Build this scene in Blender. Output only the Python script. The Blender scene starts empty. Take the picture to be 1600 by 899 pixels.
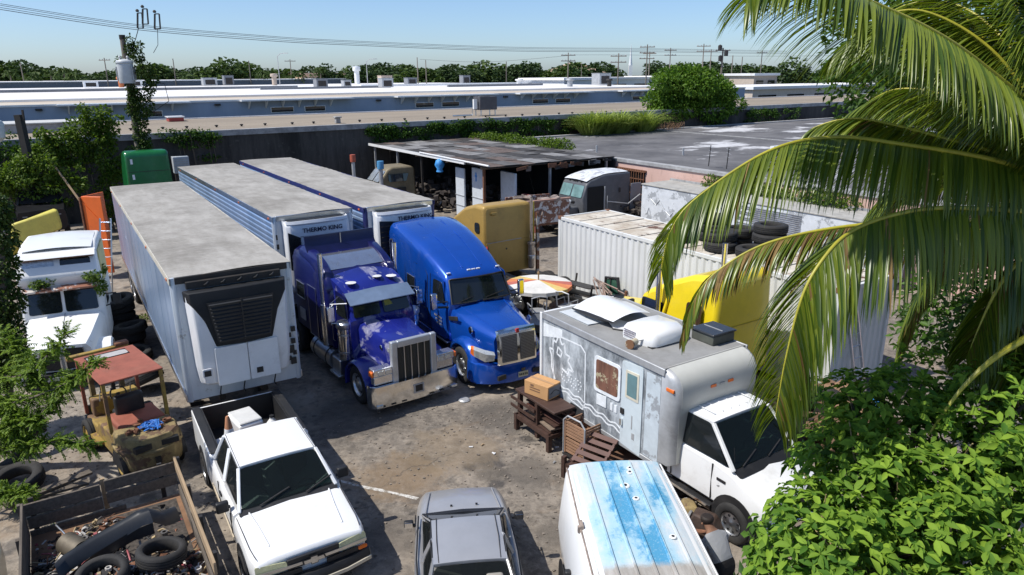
import bpy, bmesh, math, random
import numpy as np
from mathutils import Vector, Matrix, noise as mnoise
random.seed(7)
R = math.radians
scene = bpy.context.scene
C = scene.collection

# ---------------------------------------------------------------- camera, sky, sun, exposure
cam_d = bpy.data.cameras.new('camera'); cam = bpy.data.objects.new('camera', cam_d); C.objects.link(cam)
cam_d.sensor_fit = 'HORIZONTAL'; cam_d.sensor_width = 36.0; cam_d.lens = 36.0 * 1106.8 / 1600.0
cam_d.clip_start = 0.1; cam_d.clip_end = 6000
cam.matrix_world = Matrix.Translation((0, 0, 8.254)) @ Matrix.Rotation(R(90 - 16.758), 4, 'X') @ Matrix.Rotation(R(-0.472), 4, 'Z')
scene.camera = cam
SUN_EL, SUN_AZ = 56.0, 17.0           # shadows fall along (cos, sin) of SUN_AZ
world = bpy.data.worlds.new('World'); scene.world = world; world.use_nodes = True
wn = world.node_tree; wn.nodes.clear()
wo = wn.nodes.new('ShaderNodeOutputWorld'); wb = wn.nodes.new('ShaderNodeBackground'); ws = wn.nodes.new('ShaderNodeTexSky')
ws.sky_type = 'NISHITA'; ws.sun_disc = False; ws.sun_elevation = R(SUN_EL)
ws.sun_rotation = R(270 - SUN_AZ)     # sun stands behind and to the left of the camera
ws.air_density = 0.78; ws.dust_density = 0.8; ws.ozone_density = 6.5; ws.altitude = 0
wb.inputs['Strength'].default_value = 0.135
wn.links.new(ws.outputs[0], wb.inputs['Color']); wn.links.new(wb.outputs[0], wo.inputs['Surface'])
sun_d = bpy.data.lights.new('sun', 'SUN'); sun_d.energy = 4.3; sun_d.angle = R(0.53); sun_d.color = (1.0, 0.955, 0.88)
sun = bpy.data.objects.new('sun', sun_d); C.objects.link(sun)
_sd = Vector((math.cos(R(SUN_AZ)) * math.cos(R(SUN_EL)), math.sin(R(SUN_AZ)) * math.cos(R(SUN_EL)), -math.sin(R(SUN_EL))))
sun.rotation_euler = _sd.to_track_quat('-Z', 'Y').to_euler(); sun.location = (-20, -8, 40)
vs = scene.view_settings; vs.view_transform = 'Standard'; vs.look = 'None'; vs.gamma = 1.0; vs.exposure = 0.25; vs.use_curve_mapping = False
scene.cycles.max_bounces = 8; scene.cycles.transparent_max_bounces = 12
scene.cycles.use_denoising = True

# ---------------------------------------------------------------- lot frame: everything in the yard stands square to it
LOT = R(33.0)
def lot(u, v, z=0.0):
    return (u * math.cos(LOT) - v * math.sin(LOT), u * math.sin(LOT) + v * math.cos(LOT), z)
NOSE = R(-57.0)      # heading of a vehicle parked nose out

# ---------------------------------------------------------------- mesh helpers
class M:
    def __init__(s): s.v = []; s.f = []
    def add(s, vs_, fs_):
        o = len(s.v); s.v += [tuple(map(float, p)) for p in vs_]; s.f += [tuple(i + o for i in f) for f in fs_]; return s
    def box(s, c, d, rz=0.0, rx=0.0, ry=0.0):
        m = Matrix.Translation(c) @ Matrix.Rotation(rz, 4, 'Z') @ Matrix.Rotation(ry, 4, 'Y') @ Matrix.Rotation(rx, 4, 'X')
        p = [m @ Vector((x * d[0] / 2, y * d[1] / 2, z * d[2] / 2)) for x in (-1, 1) for y in (-1, 1) for z in (-1, 1)]
        return s.add(p, [(0, 1, 3, 2), (4, 6, 7, 5), (0, 4, 5, 1), (2, 3, 7, 6), (0, 2, 6, 4), (1, 5, 7, 3)])
    def bb(s, x0, x1, y0, y1, z0, z1): return s.box(((x0 + x1) / 2, (y0 + y1) / 2, (z0 + z1) / 2), (abs(x1 - x0), abs(y1 - y0), abs(z1 - z0)))
    def bar(s, a, b, w, h=None, up=(0, 0, 1)):
        a = Vector(a); b = Vector(b); h = h or w; d = (b - a).normalized(); up = Vector(up)
        if abs(d.dot(up)) > .98: up = Vector((1, 0, 0))
        r = d.cross(up).normalized(); u = r.cross(d)
        p = [q + r * (i * w / 2) + u * (j * h / 2) for q in (a, b) for i in (-1, 1) for j in (-1, 1)]
        return s.add(p, [(0, 1, 3, 2), (4, 6, 7, 5), (0, 4, 5, 1), (2, 3, 7, 6), (0, 2, 6, 4), (1, 5, 7, 3)])
    def tube(s, pts, r, n=8, cap=True):
        pts = [Vector(p) for p in pts]; k = len(pts); rs = r if isinstance(r, (list, tuple)) else [r] * k
        V_, F_ = [], []; prev = None
        for i, p in enumerate(pts):
            d = (pts[min(i + 1, k - 1)] - pts[max(i - 1, 0)]).normalized()
            if prev is None:
                a = d.orthogonal().normalized()
            else:
                a = (prev - d * prev.dot(d)); a = a.normalized() if a.length > 1e-6 else d.orthogonal().normalized()
            prev = a; b = d.cross(a)
            V_ += [p + (a * math.cos(2 * math.pi * j / n) + b * math.sin(2 * math.pi * j / n)) * rs[i] for j in range(n)]
        for i in range(k - 1):
            for j in range(n): F_.append((i * n + j, i * n + (j + 1) % n, (i + 1) * n + (j + 1) % n, (i + 1) * n + j))
        if cap: F_ += [tuple(range(n))[::-1], tuple(range((k - 1) * n, k * n))]
        return s.add(V_, F_)
    def lathe(s, prof, n=24, c=(0, 0, 0), axis='Z', closed=False, cap0=True):
        V_, F_ = [], []; k = len(prof)
        for (r, h) in prof:
            for j in range(n):
                a = 2 * math.pi * j / n; x, y = r * math.cos(a), r * math.sin(a)
                p = (x, y, h) if axis == 'Z' else ((h, x, y) if axis == 'X' else (y, h, x))
                V_.append((p[0] + c[0], p[1] + c[1], p[2] + c[2]))
        for i in range(k if closed else k - 1):
            i2 = (i + 1) % k
            for j in range(n): F_.append((i * n + j, i * n + (j + 1) % n, i2 * n + (j + 1) % n, i2 * n + j))
        if not closed:
            if cap0 and prof[0][0] > 1e-4: F_.append(tuple(range(n))[::-1])
            if prof[-1][0] > 1e-4: F_.append(tuple(range((k - 1) * n, k * n)))
        return s.add(V_, F_)
    def loft(s, secs, loop=True, caps=True):
        n = len(secs[0]); V_ = [p for q in secs for p in q]; F_ = []
        for i in range(len(secs) - 1):
            for j in range(n if loop else n - 1):
                j2 = (j + 1) % n; F_.append((i * n + j, i * n + j2, (i + 1) * n + j2, (i + 1) * n + j))
        if caps and loop: F_ += [tuple(range(n))[::-1], tuple(range((len(secs) - 1) * n, len(secs) * n))]
        return s.add(V_, F_)
    def prism(s, poly, plane, a, b):
        f = {'XZ': lambda p, t: (p[0], t, p[1]), 'XY': lambda p, t: (p[0], p[1], t), 'YZ': lambda p, t: (t, p[0], p[1])}[plane]
        return s.loft([[f(p, a) for p in poly], [f(p, b) for p in poly]])
    def slab(s, cor, t, back=0.0):
        """polygon of 3-D corners pushed out by t along its normal (and back by `back`)"""
        cor = [Vector(c) for c in cor]; nrm = Vector((0, 0, 0))
        for i in range(len(cor)): nrm += cor[i].cross(cor[(i + 1) % len(cor)])
        nrm.normalize()
        return s.loft([[c - nrm * back for c in cor], [c + nrm * t for c in cor]])
    def pane(s, q, inset=0.0, t=.006, r=.06, back=.002, seg=3):
        """rounded inset quad lying on the quad q; normal follows winding"""
        q = [Vector(c) for c in q]; n = len(q); c0 = sum(q, Vector()) / n
        if inset:
            qq = []
            for i in range(n):
                a, b, c = q[i - 1], q[i], q[(i + 1) % n]
                e1 = (a - b).normalized(); e2 = (c - b).normalized(); sn = max(.3, e1.cross(e2).length)
                qq.append(b + (e1 + e2) * (inset / sn))
            q = qq
        out = []
        for i in range(n):
            a, b, c = q[i - 1], q[i], q[(i + 1) % n]; rr = min(r, (a - b).length * .45, (c - b).length * .45)
            p1 = b + (a - b).normalized() * rr; p2 = b + (c - b).normalized() * rr
            for k in range(seg + 1):
                t_ = k / seg; out.append(p1 * (1 - t_) ** 2 + b * 2 * t_ * (1 - t_) + p2 * t_ ** 2)
        return s.slab(out, t, back)
    def grid(s, fn, nu, nv):
        V_ = [fn(i / nu, j / nv) for i in range(nu + 1) for j in range(nv + 1)]
        return s.add(V_, [(i * (nv + 1) + j, (i + 1) * (nv + 1) + j, (i + 1) * (nv + 1) + j + 1, i * (nv + 1) + j + 1) for i in range(nu) for j in range(nv)])
    def mesh(s, name, smooth=None, fix=True):
        me = bpy.data.meshes.new(name); me.from_pydata(s.v, [], s.f)
        if fix:
            bm = bmesh.new(); bm.from_mesh(me); bmesh.ops.recalc_face_normals(bm, faces=bm.faces); bm.to_mesh(me); bm.free()
        if smooth is not None:
            me.shade_smooth()
            if smooth < 180: me.set_sharp_from_angle(angle=R(smooth))
        me.update(); return me
def link(name, me, m, parent=None, loc=None, rz=None):
    o = bpy.data.objects.new(name, me); C.objects.link(o)
    if m is not None and not me.materials: me.materials.append(m)
    if parent is not None: o.parent = parent
    if loc is not None: o.location = loc
    if rz is not None: o.rotation_euler = (0, 0, rz)
    return o
def part(name, mb, m, parent=None, smooth=35, bev=0.0, seg=2, sub=0, loc=None, rz=None, fix=True):
    o = link(name, mb.mesh(name, smooth, fix), m, parent, loc, rz)
    if sub: md = o.modifiers.new('sub', 'SUBSURF'); md.levels = sub; md.render_levels = sub
    if bev:
        md = o.modifiers.new('bevel', 'BEVEL'); md.width = bev; md.segments = seg; md.limit_method = 'ANGLE'; md.angle_limit = R(30)
        md.harden_normals = False
    return o
def tag(o, label, cat, group=None, kind=None):
    if label: o['label'] = label
    if cat: o['category'] = cat
    if group: o['group'] = group
    if kind: o['kind'] = kind
    return o
def thing(name, label, cat, loc=(0, 0, 0), rz=0.0, group=None, rot=None, sc=None):
    o = bpy.data.objects.new(name, None); C.objects.link(o); o.location = loc; o.rotation_euler = rot or (0, 0, rz)
    if sc: o.scale = (sc, sc, sc) if not isinstance(sc, tuple) else sc
    o.empty_display_size = .3
    return tag(o, label, cat, group)
def kids(o): return [c for c in bpy.data.objects if c.parent is o]
def dup(root, loc, rz=None, label=None, rot=None, sc=None):
    def cp(o, par):
        c = o.copy(); C.objects.link(c); c.parent = par
        for g in children[o.name]: cp(g, c)
        return c
    children = {}
    for o in bpy.data.objects:
        children.setdefault(o.name, [])
    for o in bpy.data.objects:
        if o.parent: children[o.parent.name].append(o)
    r = cp(root, None); r.location = loc
    if rz is not None: r.rotation_euler = (0, 0, rz)
    if rot is not None: r.rotation_euler = rot
    if sc is not None: r.scale = (sc, sc, sc)
    if label: r['label'] = label
    return r
def text_mesh(txt, size, bold=0.0):
    cu = bpy.data.curves.new('lettering', 'FONT'); cu.body = txt; cu.size = size; cu.align_x = 'CENTER'; cu.align_y = 'CENTER'
    cu.extrude = .004; cu.offset = bold; cu.resolution_u = 2
    o = bpy.data.objects.new('lettering', cu); C.objects.link(o); bpy.context.view_layer.update()
    me = bpy.data.meshes.new_from_object(o); bpy.data.objects.remove(o); bpy.data.curves.remove(cu); return me
def lettering(txt, size, m, parent, loc, xdir, ydir, bold=0.0, name='lettering'):
    me = text_mesh(txt, size, bold); x = Vector(xdir).normalized(); y = Vector(ydir).normalized(); z = x.cross(y)
    mx = Matrix((x, y, z)).transposed().to_4x4(); mx.translation = Vector(loc)
    me.transform(mx); me.materials.clear(); return link(name, me, m, parent)

# ---------------------------------------------------------------- materials
class NT:
    def __init__(s, name):
        s.m = bpy.data.materials.new(name); s.m.use_nodes = True; s.t = s.m.node_tree; s.n = s.t.nodes; s.l = s.t.links
        s.b = s.n['Principled BSDF']; s.out = s.n['Material Output']; s.tc = s.n.new('ShaderNodeTexCoord')
    def node(s, typ, **kw):
        n = s.n.new('ShaderNode' + typ)
        for k, v in kw.items(): setattr(n, k, v)
        return n
    def coords(s, scale=(1, 1, 1), kind='Object', rot=(0, 0, 0)):
        mp = s.node('Mapping'); mp.inputs['Scale'].default_value = scale; mp.inputs['Rotation'].default_value = rot
        s.l.new(s.tc.outputs[kind], mp.inputs['Vector']); return mp.outputs[0]
    def noise(s, scale, detail=4, rough=.6, vec=None, dist=0.0):
        n = s.node('TexNoise'); n.inputs['Scale'].default_value = scale; n.inputs['Detail'].default_value = detail
        n.inputs['Roughness'].default_value = rough; n.inputs['Distortion'].default_value = dist
        s.l.new(vec if vec is not None else s.tc.outputs['Object'], n.inputs['Vector']); return n.outputs[0]
    def vor(s, scale, vec=None, feature='F1', out='Distance'):
        n = s.node('TexVoronoi', feature=feature); n.inputs['Scale'].default_value = scale
        s.l.new(vec if vec is not None else s.tc.outputs['Object'], n.inputs['Vector']); return n.outputs[out]
    def ramp(s, fac, a, b, c0=(0, 0, 0, 1), c1=(1, 1, 1, 1)):
        n = s.node('ValToRGB'); e = n.color_ramp.elements
        e[0].position = a; e[1].position = b; e[0].color = c0; e[1].color = c1
        s.l.new(fac, n.inputs[0]); return n.outputs[0]
    def mix(s, fac, a, b, mode='MIX'):
        n = s.node('Mix', data_type='RGBA', blend_type=mode)
        for sock, val in ((n.inputs[0], fac), (n.inputs[6], a), (n.inputs[7], b)):
            if isinstance(val, (int, float)): sock.default_value = val
            elif isinstance(val, tuple): sock.default_value = (*val[:3], 1)
            else: s.l.new(val, sock)
        return n.outputs[2]
    def math(s, op, a, b=0.0):
        n = s.node('Math', operation=op)
        for sock, val in ((n.inputs[0], a), (n.inputs[1], b)):
            if isinstance(val, (int, float)): sock.default_value = val
            else: s.l.new(val, sock)
        return n.outputs[0]
    def setc(s, sock, val):
        i = s.b.inputs[sock]
        if isinstance(val, (int, float)): i.default_value = val
        elif isinstance(val, tuple): i.default_value = (*val[:3], 1)
        else: s.l.new(val, i)
    def bump(s, h, strength=.3, dist=.02):
        n = s.node('Bump'); n.inputs['Strength'].default_value = strength; n.inputs['Distance'].default_value = dist
        s.l.new(h, n.inputs['Height']); s.l.new(n.outputs[0], s.b.inputs['Normal'])
MATS = {}
def mat(name, col, rough=.6, metal=0.0, var=.12, scale=3.0, dirt=0.0, dirtcol=(.12, .1, .08), dscale=1.6, bump=0.0, bscale=30, coat=0.0, spec=.5, stretch=(1, 1, 1), wear=0.0, wearcol=(.6, .6, .6), wscale=2.5):
    if name in MATS: return MATS[name]
    t = NT(name); vec = t.coords(stretch)
    n1 = t.noise(scale, 5, .65, vec)
    lo = tuple(c * (1 - var) for c in col); hi = tuple(min(1, c * (1 + var)) for c in col)
    c = t.mix(t.ramp(n1, .3, .7), lo, hi)
    if wear:
        w = t.ramp(t.noise(wscale, 6, .7, t.coords((1, 1, 1), rot=(.3, .5, .1))), .62 - wear * .3, .66 - wear * .3)
        c = t.mix(w, c, wearcol)
    rv = rough
    if dirt:
        d = t.ramp(t.noise(dscale, 7, .72, t.coords(stretch, rot=(.2, .1, .4))), .62 - dirt * .25, .86 - dirt * .2)
        d = t.math('MULTIPLY', d, min(1, .45 + dirt * .5))
        c = t.mix(d, c, dirtcol); rv = t.math('ADD', t.math('MULTIPLY', d, .35), rough)
    t.setc('Base Color', c); t.setc('Roughness', rv); t.setc('Metallic', metal)
    t.b.inputs['Specular IOR Level'].default_value = spec
    if coat: t.b.inputs['Coat Weight'].default_value = coat; t.b.inputs['Coat Roughness'].default_value = .08
    if bump: t.bump(t.noise(bscale, 4, .6), bump, .01)
    MATS[name] = t.m; return t.m
def glass(name, tint=(.55, .7, .66), rough=.03, clear=.75):
    if name in MATS: return MATS[name]
    t = NT(name); tr = t.node('BsdfTransparent'); tr.inputs[0].default_value = (*tint, 1)
    t.setc('Base Color', tuple(c * .05 for c in tint)); t.setc('Roughness', rough)
    mx = t.node('MixShader'); lw = t.node('LayerWeight'); lw.inputs[0].default_value = .12
    f = t.math('MULTIPLY', t.math('SUBTRACT', 1.0, lw.outputs['Fresnel']), clear)
    t.l.new(f, mx.inputs[0]); t.l.new(t.b.outputs[0], mx.inputs[1]); t.l.new(tr.outputs[0], mx.inputs[2]); t.l.new(mx.outputs[0], t.out.inputs['Surface'])
    MATS[name] = t.m; return t.m
def leafmat(name, lo, hi, trans=.35, rough=.45, back=None):
    t = NT(name); g = t.node('NewGeometry'); n = t.noise(.9, 2)
    f = t.math('ADD', t.math('MULTIPLY', g.outputs['Random Per Island'], .7), t.math('MULTIPLY', n, .3))
    c = t.mix(t.ramp(f, .15, .85), lo, hi); t.setc('Base Color', c); t.setc('Roughness', rough); t.b.inputs['Specular IOR Level'].default_value = .25
    tl = t.node('BsdfTranslucent'); t.l.new(t.mix(1.0, c, (1.0, 1.1, .45), 'MULTIPLY'), tl.inputs[0])
    mx = t.node('MixShader'); mx.inputs[0].default_value = trans
    t.l.new(t.b.outputs[0], mx.inputs[1]); t.l.new(tl.outputs[0], mx.inputs[2]); t.l.new(mx.outputs[0], t.out.inputs['Surface'])
    MATS[name] = t.m; return t.m

rubber = mat('rubber', (.022, .021, .02), .82, var=.25, scale=9, dirt=.35, dirtcol=(.09, .08, .07), bump=.25, bscale=60)
black = mat('black_plastic', (.016, .016, .017), .5, var=.2, dirt=.3, dirtcol=(.08, .075, .07))
dark = mat('dark_steel', (.035, .033, .032), .6, .3, var=.3, dirt=.5, dirtcol=(.1, .07, .05))
chrome = mat('chrome', (.78, .78, .78), .14, 1.0, var=.06, dirt=.35, dirtcol=(.25, .22, .19), dscale=4)
alu = mat('aluminium', (.62, .63, .64), .34, 1.0, var=.1, dirt=.3, dirtcol=(.3, .28, .25), dscale=3)
white = mat('white_paint', (.78, .785, .78), .3, var=.03, scale=1.2, dirt=.28, dirtcol=(.42, .4, .36), dscale=1.1, coat=.35)
interior = mat('vehicle_interior', (.07, .068, .063), .8, var=.2)
amber = mat('amber_lens', (.75, .16, .02), .25, var=.1, coat=.5)
redl = mat('red_lens', (.5, .02, .02), .25, var=.1, coat=.5)
lens = mat('headlight_lens', (.6, .62, .6), .12, .5, var=.2, scale=20, coat=.8)
oldlens = mat('yellowed_lens', (.5, .5, .3), .3, .2, var=.2, scale=20, coat=.3)
darkglass = mat('dark_glass', (.012, .015, .016), .05, var=.2, spec=.8)
clearglass = glass('windscreen_glass')
rust = mat('rust', (.17, .075, .04), .85, var=.4, scale=12, bump=.4)
wood = mat('weathered_wood', (.2, .15, .11), .85, var=.35, scale=4, stretch=(1, 8, 8), bump=.3)

# ---------------------------------------------------------------- foliage helper
def leaf_mesh(name, P, D, N, L, W, m, fold=.25, shape='leaf'):
    """leaves at P along D with normal N; each leaf a folded kite of two triangles (or four for 'long')"""
    P = np.asarray(P, float); n = len(P); D = D / np.linalg.norm(D, axis=1, keepdims=True)
    S = np.cross(D, N); S /= np.linalg.norm(S, axis=1, keepdims=True) + 1e-9; N2 = np.cross(S, D)
    L = np.broadcast_to(L, n)[:, None]; W = np.broadcast_to(W, n)[:, None]
    if shape == 'leaf':
        V = np.stack([P, P + D * L * .45 + S * W * .5 + N2 * W * fold, P + D * L - N2 * L * .12, P + D * L * .45 - S * W * .5 + N2 * W * fold], 1).reshape(-1, 3)
        T = np.array([[0, 1, 2], [0, 2, 3]]); k = 4
    else:   # rounder leaf with drooping tip
        V = np.stack([P, P + D * L * .28 + S * W * .42 + N2 * W * fold * .7, P + D * L * .62 + S * W * .5 + N2 * W * fold * .8, P + D * L - N2 * L * .2,
                      P + D * L * .62 - S * W * .5 + N2 * W * fold * .8, P + D * L * .28 - S * W * .42 + N2 * W * fold * .7, P + D * L * .5], 1).reshape(-1, 3)
        T = np.array([[0, 1, 6], [1, 2, 6], [2, 3, 6], [3, 4, 6], [4, 5, 6], [5, 0, 6]]); k = 7
    F = (T[None] + (np.arange(n) * k)[:, None, None]).reshape(-1, 3)
    me = bpy.data.meshes.new(name); me.vertices.add(len(V)); me.vertices.foreach_set('co', V.ravel())
    me.loops.add(F.size); me.loops.foreach_set('vertex_index', F.ravel().astype(np.int32))
    me.polygons.add(len(F)); me.polygons.foreach_set('loop_start', np.arange(0, F.size, 3, dtype=np.int32))
    me.polygons.foreach_set('loop_total', np.full(len(F), 3, dtype=np.int32)) if hasattr(me.polygons[0], 'loop_total') and False else None
    me.update(calc_edges=True); me.validate()
    if m: me.materials.append(m)
    return me
rng = np.random.default_rng(11)
def blob_points(blobs, n, shell=.55):
    """points in ellipsoids (cx,cy,cz,rx,ry,rz), mostly in the outer shell; returns points and outward normals"""
    w = np.array([b[3] * b[4] + b[4] * b[5] + b[3] * b[5] for b in blobs]); k = rng.choice(len(blobs), n, p=w / w.sum())
    B = np.array(blobs, float)[k]; d = rng.normal(size=(n, 3)); d /= np.linalg.norm(d, axis=1, keepdims=True)
    r = shell + (1 - shell) * rng.random((n, 1)) ** .6
    return B[:, :3] + d * r * B[:, 3:], d
def foliage(name, blobs, n, L, W, m, shell=.55, droop=.3, up=.5, shape='leaf', clump=None):
    P, d = blob_points(blobs, n if not clump else max(1, n // clump), shell)
    if clump:
        P = np.repeat(P, clump, 0); d = np.repeat(d, clump, 0); n = len(P)
        D = rng.normal(size=(n, 3)) * .9 + d * .8; D[:, 2] -= droop
        P = P + rng.normal(size=(n, 3)) * L * .25
    else:
        D = d + rng.normal(size=(n, 3)) * .7; D[:, 2] -= droop
    N = d * (1 - up) + rng.normal(size=(n, 3)) * .35; N[:, 2] += up
    s = rng.uniform(.65, 1.25, n)
    return leaf_mesh(name, P, D, N, L * s, W * s, m, shape=shape)
def lumps(c, r, n, jit=.6, rs=(.35, .6), flat=1.0):
    out = []
    for i in range(n):
        d = rng.normal(size=3); d /= np.linalg.norm(d); k = rng.uniform(.35, 1.0) * jit
        q = rng.uniform(*rs)
        out.append((c[0] + d[0] * r[0] * k, c[1] + d[1] * r[1] * k, c[2] + d[2] * r[2] * k, r[0] * q, r[1] * q, r[2] * q * flat))
    return out
def limbs(base, top, crown, n, r0, m, parent, name='trunk'):
    mb = M(); b = Vector(base); t = Vector(top); mid = (b + t) / 2 + Vector((random.uniform(-.2, .2), random.uniform(-.2, .2), 0)) * r0 * 4
    mb.tube([b, mid, t], [r0, r0 * .8, r0 * .6], 8)
    for i in range(n):
        c = Vector(crown[i % len(crown)][:3]); s = mid.lerp(t, random.uniform(.2, 1)); q = s.lerp(c, .5) + Vector((0, 0, (c - s).length * .08))
        mb.tube([s, q, c], [r0 * .5, r0 * .32, r0 * .1], 6)
    return part(name, mb, m, parent, 60)
bark = mat('bark', (.13, .105, .08), .9, var=.35, scale=6, stretch=(1, 1, .2), bump=.5, bscale=20)
leaf_far = leafmat('far_foliage', (.02, .045, .014), (.065, .105, .035), .2, .7)
leaf_far2 = leafmat('far_foliage_light', (.03, .06, .012), (.085, .13, .03), .2, .6)
leaf_bush = leafmat('bush_foliage', (.022, .06, .008), (.085, .17, .022), .3, .5)
leaf_vine = leafmat('vine_foliage', (.04, .085, .01), (.17, .25, .03), .35, .55)

# ---------------------------------------------------------------- ground and yard
t = NT('far_ground'); n1 = t.noise(.05, 6); t.setc('Base Color', t.mix(t.ramp(n1, .35, .65), (.05, .075, .025), (.16, .14, .1))); t.setc('Roughness', .95)
o = part('ground', M().grid(lambda a, b: (-2200 + 4400 * a, -400 + 3400 * b, 0), 8, 8), t.m, smooth=None); o['kind'] = 'structure'
t = NT('yard_concrete')
big = t.noise(.13, 6, .66, dist=.5); med = t.noise(.55, 7, .72, dist=.6); fine = t.noise(4.5, 8, .78); grit = t.noise(42, 5, .8)
mid2 = t.noise(1.5, 8, .76, t.coords(rot=(0, 0, 1.0)), .7)
c = t.mix(t.ramp(med, .36, .64), (.13, .108, .085), (.36, .3, .235))
c = t.mix(t.math('MULTIPLY', t.ramp(mid2, .46, .6), .7), c, (.09, .075, .06))
c = t.mix(t.math('MULTIPLY', t.ramp(big, .46, .58), .72), c, (.055, .046, .038))
c = t.mix(t.math('MULTIPLY', t.ramp(t.noise(.42, 6, .66, t.coords((1, 1, 1), rot=(0, 0, .7)), .9), .52, .64), .6), c, (.2, .13, .07))
c = t.mix(t.math('MULTIPLY', t.ramp(fine, .42, .68), .6), c, (.4, .345, .28))
c = t.mix(t.math('MULTIPLY', t.ramp(t.noise(2.6, 7, .75, None, .5), .52, .64), .65), c, (.05, .042, .036))
spots = t.ramp(t.math('ADD', t.vor(1.0), t.math('MULTIPLY', t.noise(3.4, 6, .7), .42)), .36, .44, (1, 1, 1, 1), (0, 0, 0, 1))
spots = t.math('MULTIPLY', spots, t.ramp(t.noise(.5, 3), .44, .54))
c = t.mix(t.math('MULTIPLY', spots, .85), c, (.022, .018, .016))
sp2 = t.ramp(t.math('ADD', t.vor(2.9), t.math('MULTIPLY', t.noise(9, 5, .7), .4)), .34, .42, (1, 1, 1, 1), (0, 0, 0, 1))
c = t.mix(t.math('MULTIPLY', t.math('MULTIPLY', sp2, t.ramp(t.noise(.7, 3, .5, t.coords(rot=(0, 0, 1.3))), .44, .56)), .75), c, (.032, .027, .023))
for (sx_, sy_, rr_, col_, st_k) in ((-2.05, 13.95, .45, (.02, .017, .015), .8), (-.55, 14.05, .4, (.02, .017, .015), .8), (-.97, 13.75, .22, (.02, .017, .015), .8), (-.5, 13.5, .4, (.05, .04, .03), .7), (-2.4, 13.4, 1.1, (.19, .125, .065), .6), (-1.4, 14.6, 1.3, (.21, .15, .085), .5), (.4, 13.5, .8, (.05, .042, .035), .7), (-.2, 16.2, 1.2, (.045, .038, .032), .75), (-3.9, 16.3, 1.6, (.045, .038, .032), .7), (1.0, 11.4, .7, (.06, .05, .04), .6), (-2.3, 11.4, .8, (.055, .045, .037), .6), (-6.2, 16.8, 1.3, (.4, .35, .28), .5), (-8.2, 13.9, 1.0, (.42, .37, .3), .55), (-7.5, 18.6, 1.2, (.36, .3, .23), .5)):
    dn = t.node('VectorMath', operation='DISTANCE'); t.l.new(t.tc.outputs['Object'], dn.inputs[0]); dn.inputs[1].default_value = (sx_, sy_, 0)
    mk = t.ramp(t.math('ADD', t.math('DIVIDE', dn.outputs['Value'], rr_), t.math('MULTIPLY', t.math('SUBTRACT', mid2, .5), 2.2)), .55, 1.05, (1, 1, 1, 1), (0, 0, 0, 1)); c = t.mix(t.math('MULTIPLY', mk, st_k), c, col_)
wv = t.node('VectorMath', operation='ADD'); nz = t.node('TexNoise'); nz.inputs['Scale'].default_value = 1.4; nz.inputs['Detail'].default_value = 6
t.l.new(t.tc.outputs['Object'], nz.inputs['Vector']); t.l.new(t.tc.outputs['Object'], wv.inputs[0]); t.l.new(nz.outputs['Color'], wv.inputs[1])
cr = t.ramp(t.vor(.2, wv.outputs[0], 'DISTANCE_TO_EDGE'), .0, .006, (1, 1, 1, 1), (0, 0, 0, 1)); cr = t.math('MULTIPLY', cr, t.ramp(t.noise(.35, 3, .5, t.coords(rot=(0, 0, 2.0))), .48, .58))
c = t.mix(t.math('MULTIPLY', cr, .7), c, (.035, .03, .025))
pale = t.math('MULTIPLY', t.ramp(t.noise(1.3, 8, .78, t.coords(rot=(0, 0, .3)), 1.2), .6, .7), .5); c = t.mix(pale, c, (.36, .33, .28))
c = t.mix(t.math('MULTIPLY', t.ramp(grit, .35, .75), .3), c, (.34, .31, .27)); c = t.mix(t.math('MULTIPLY', t.ramp(grit, .56, .7), .35), c, (.045, .038, .033))
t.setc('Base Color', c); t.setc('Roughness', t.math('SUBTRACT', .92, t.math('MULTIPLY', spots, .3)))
t.bump(t.math('ADD', t.math('MULTIPLY', grit, .6), t.math('ADD', fine, t.math('MULTIPLY', cr, -.8))), .5, .02)
yard_mat = t.m
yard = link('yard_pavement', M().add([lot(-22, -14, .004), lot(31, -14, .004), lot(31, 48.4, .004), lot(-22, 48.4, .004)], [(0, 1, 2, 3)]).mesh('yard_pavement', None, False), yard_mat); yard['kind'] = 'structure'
t = NT('worn_line_paint'); a = t.ramp(t.noise(7, 6, .75), .42, .56); t.setc('Base Color', t.mix(a, (.22, .19, .15), (.6, .58, .54))); t.setc('Roughness', .85)
pts = [(-3.75, 13.27), (-3.2, 13.02), (-2.72, 12.86), (-2.2, 12.66), (-1.95, 12.55)]; mb = M()
for i in range(4):
    a, b = Vector(pts[i]), Vector(pts[i + 1]); nn = (b - a).orthogonal().normalized() * (.035 + .012 * (i % 2))
    mb.add([(*(a - nn), .008), (*(b - nn), .008), (*(b + nn), .008), (*(a + nn), .008)], [(0, 1, 2, 3)])
o = part('pavement_marking', mb, t.m, yard, None)

# ---------------------------------------------------------------- the low warehouse with the mouldy wall, lot frame (u, v, z)
t = NT('mouldy_wall'); st = t.noise(.7, 7, .75, t.coords((1.2, 1.2, .18))); c = t.mix(t.ramp(st, .35, .7), (.018, .018, .017), (.085, .08, .074))
c = t.mix(t.math('MULTIPLY', t.ramp(t.noise(2.2, 6, .7), .58, .75), .5), c, (.16, .15, .135)); t.setc('Base Color', c); t.setc('Roughness', .9); t.bump(t.noise(8, 5), .3, .03); mould = t.m
t = NT('gravel_roof'); c = t.mix(t.ramp(t.noise(.25, 7, .7, t.coords((.25, 1, 1))), .3, .7), (.2, .165, .125), (.33, .275, .205)); c = t.mix(t.math('MULTIPLY', t.ramp(t.noise(6, 5), .5, .7), .4), c, (.14, .11, .09))
t.setc('Base Color', c); t.setc('Roughness', .95); gravel = t.m
concrete = mat('concrete_cap', (.33, .33, .33), .85, var=.25, dirt=.6, dirtcol=(.1, .1, .1), dscale=.8)
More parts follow.
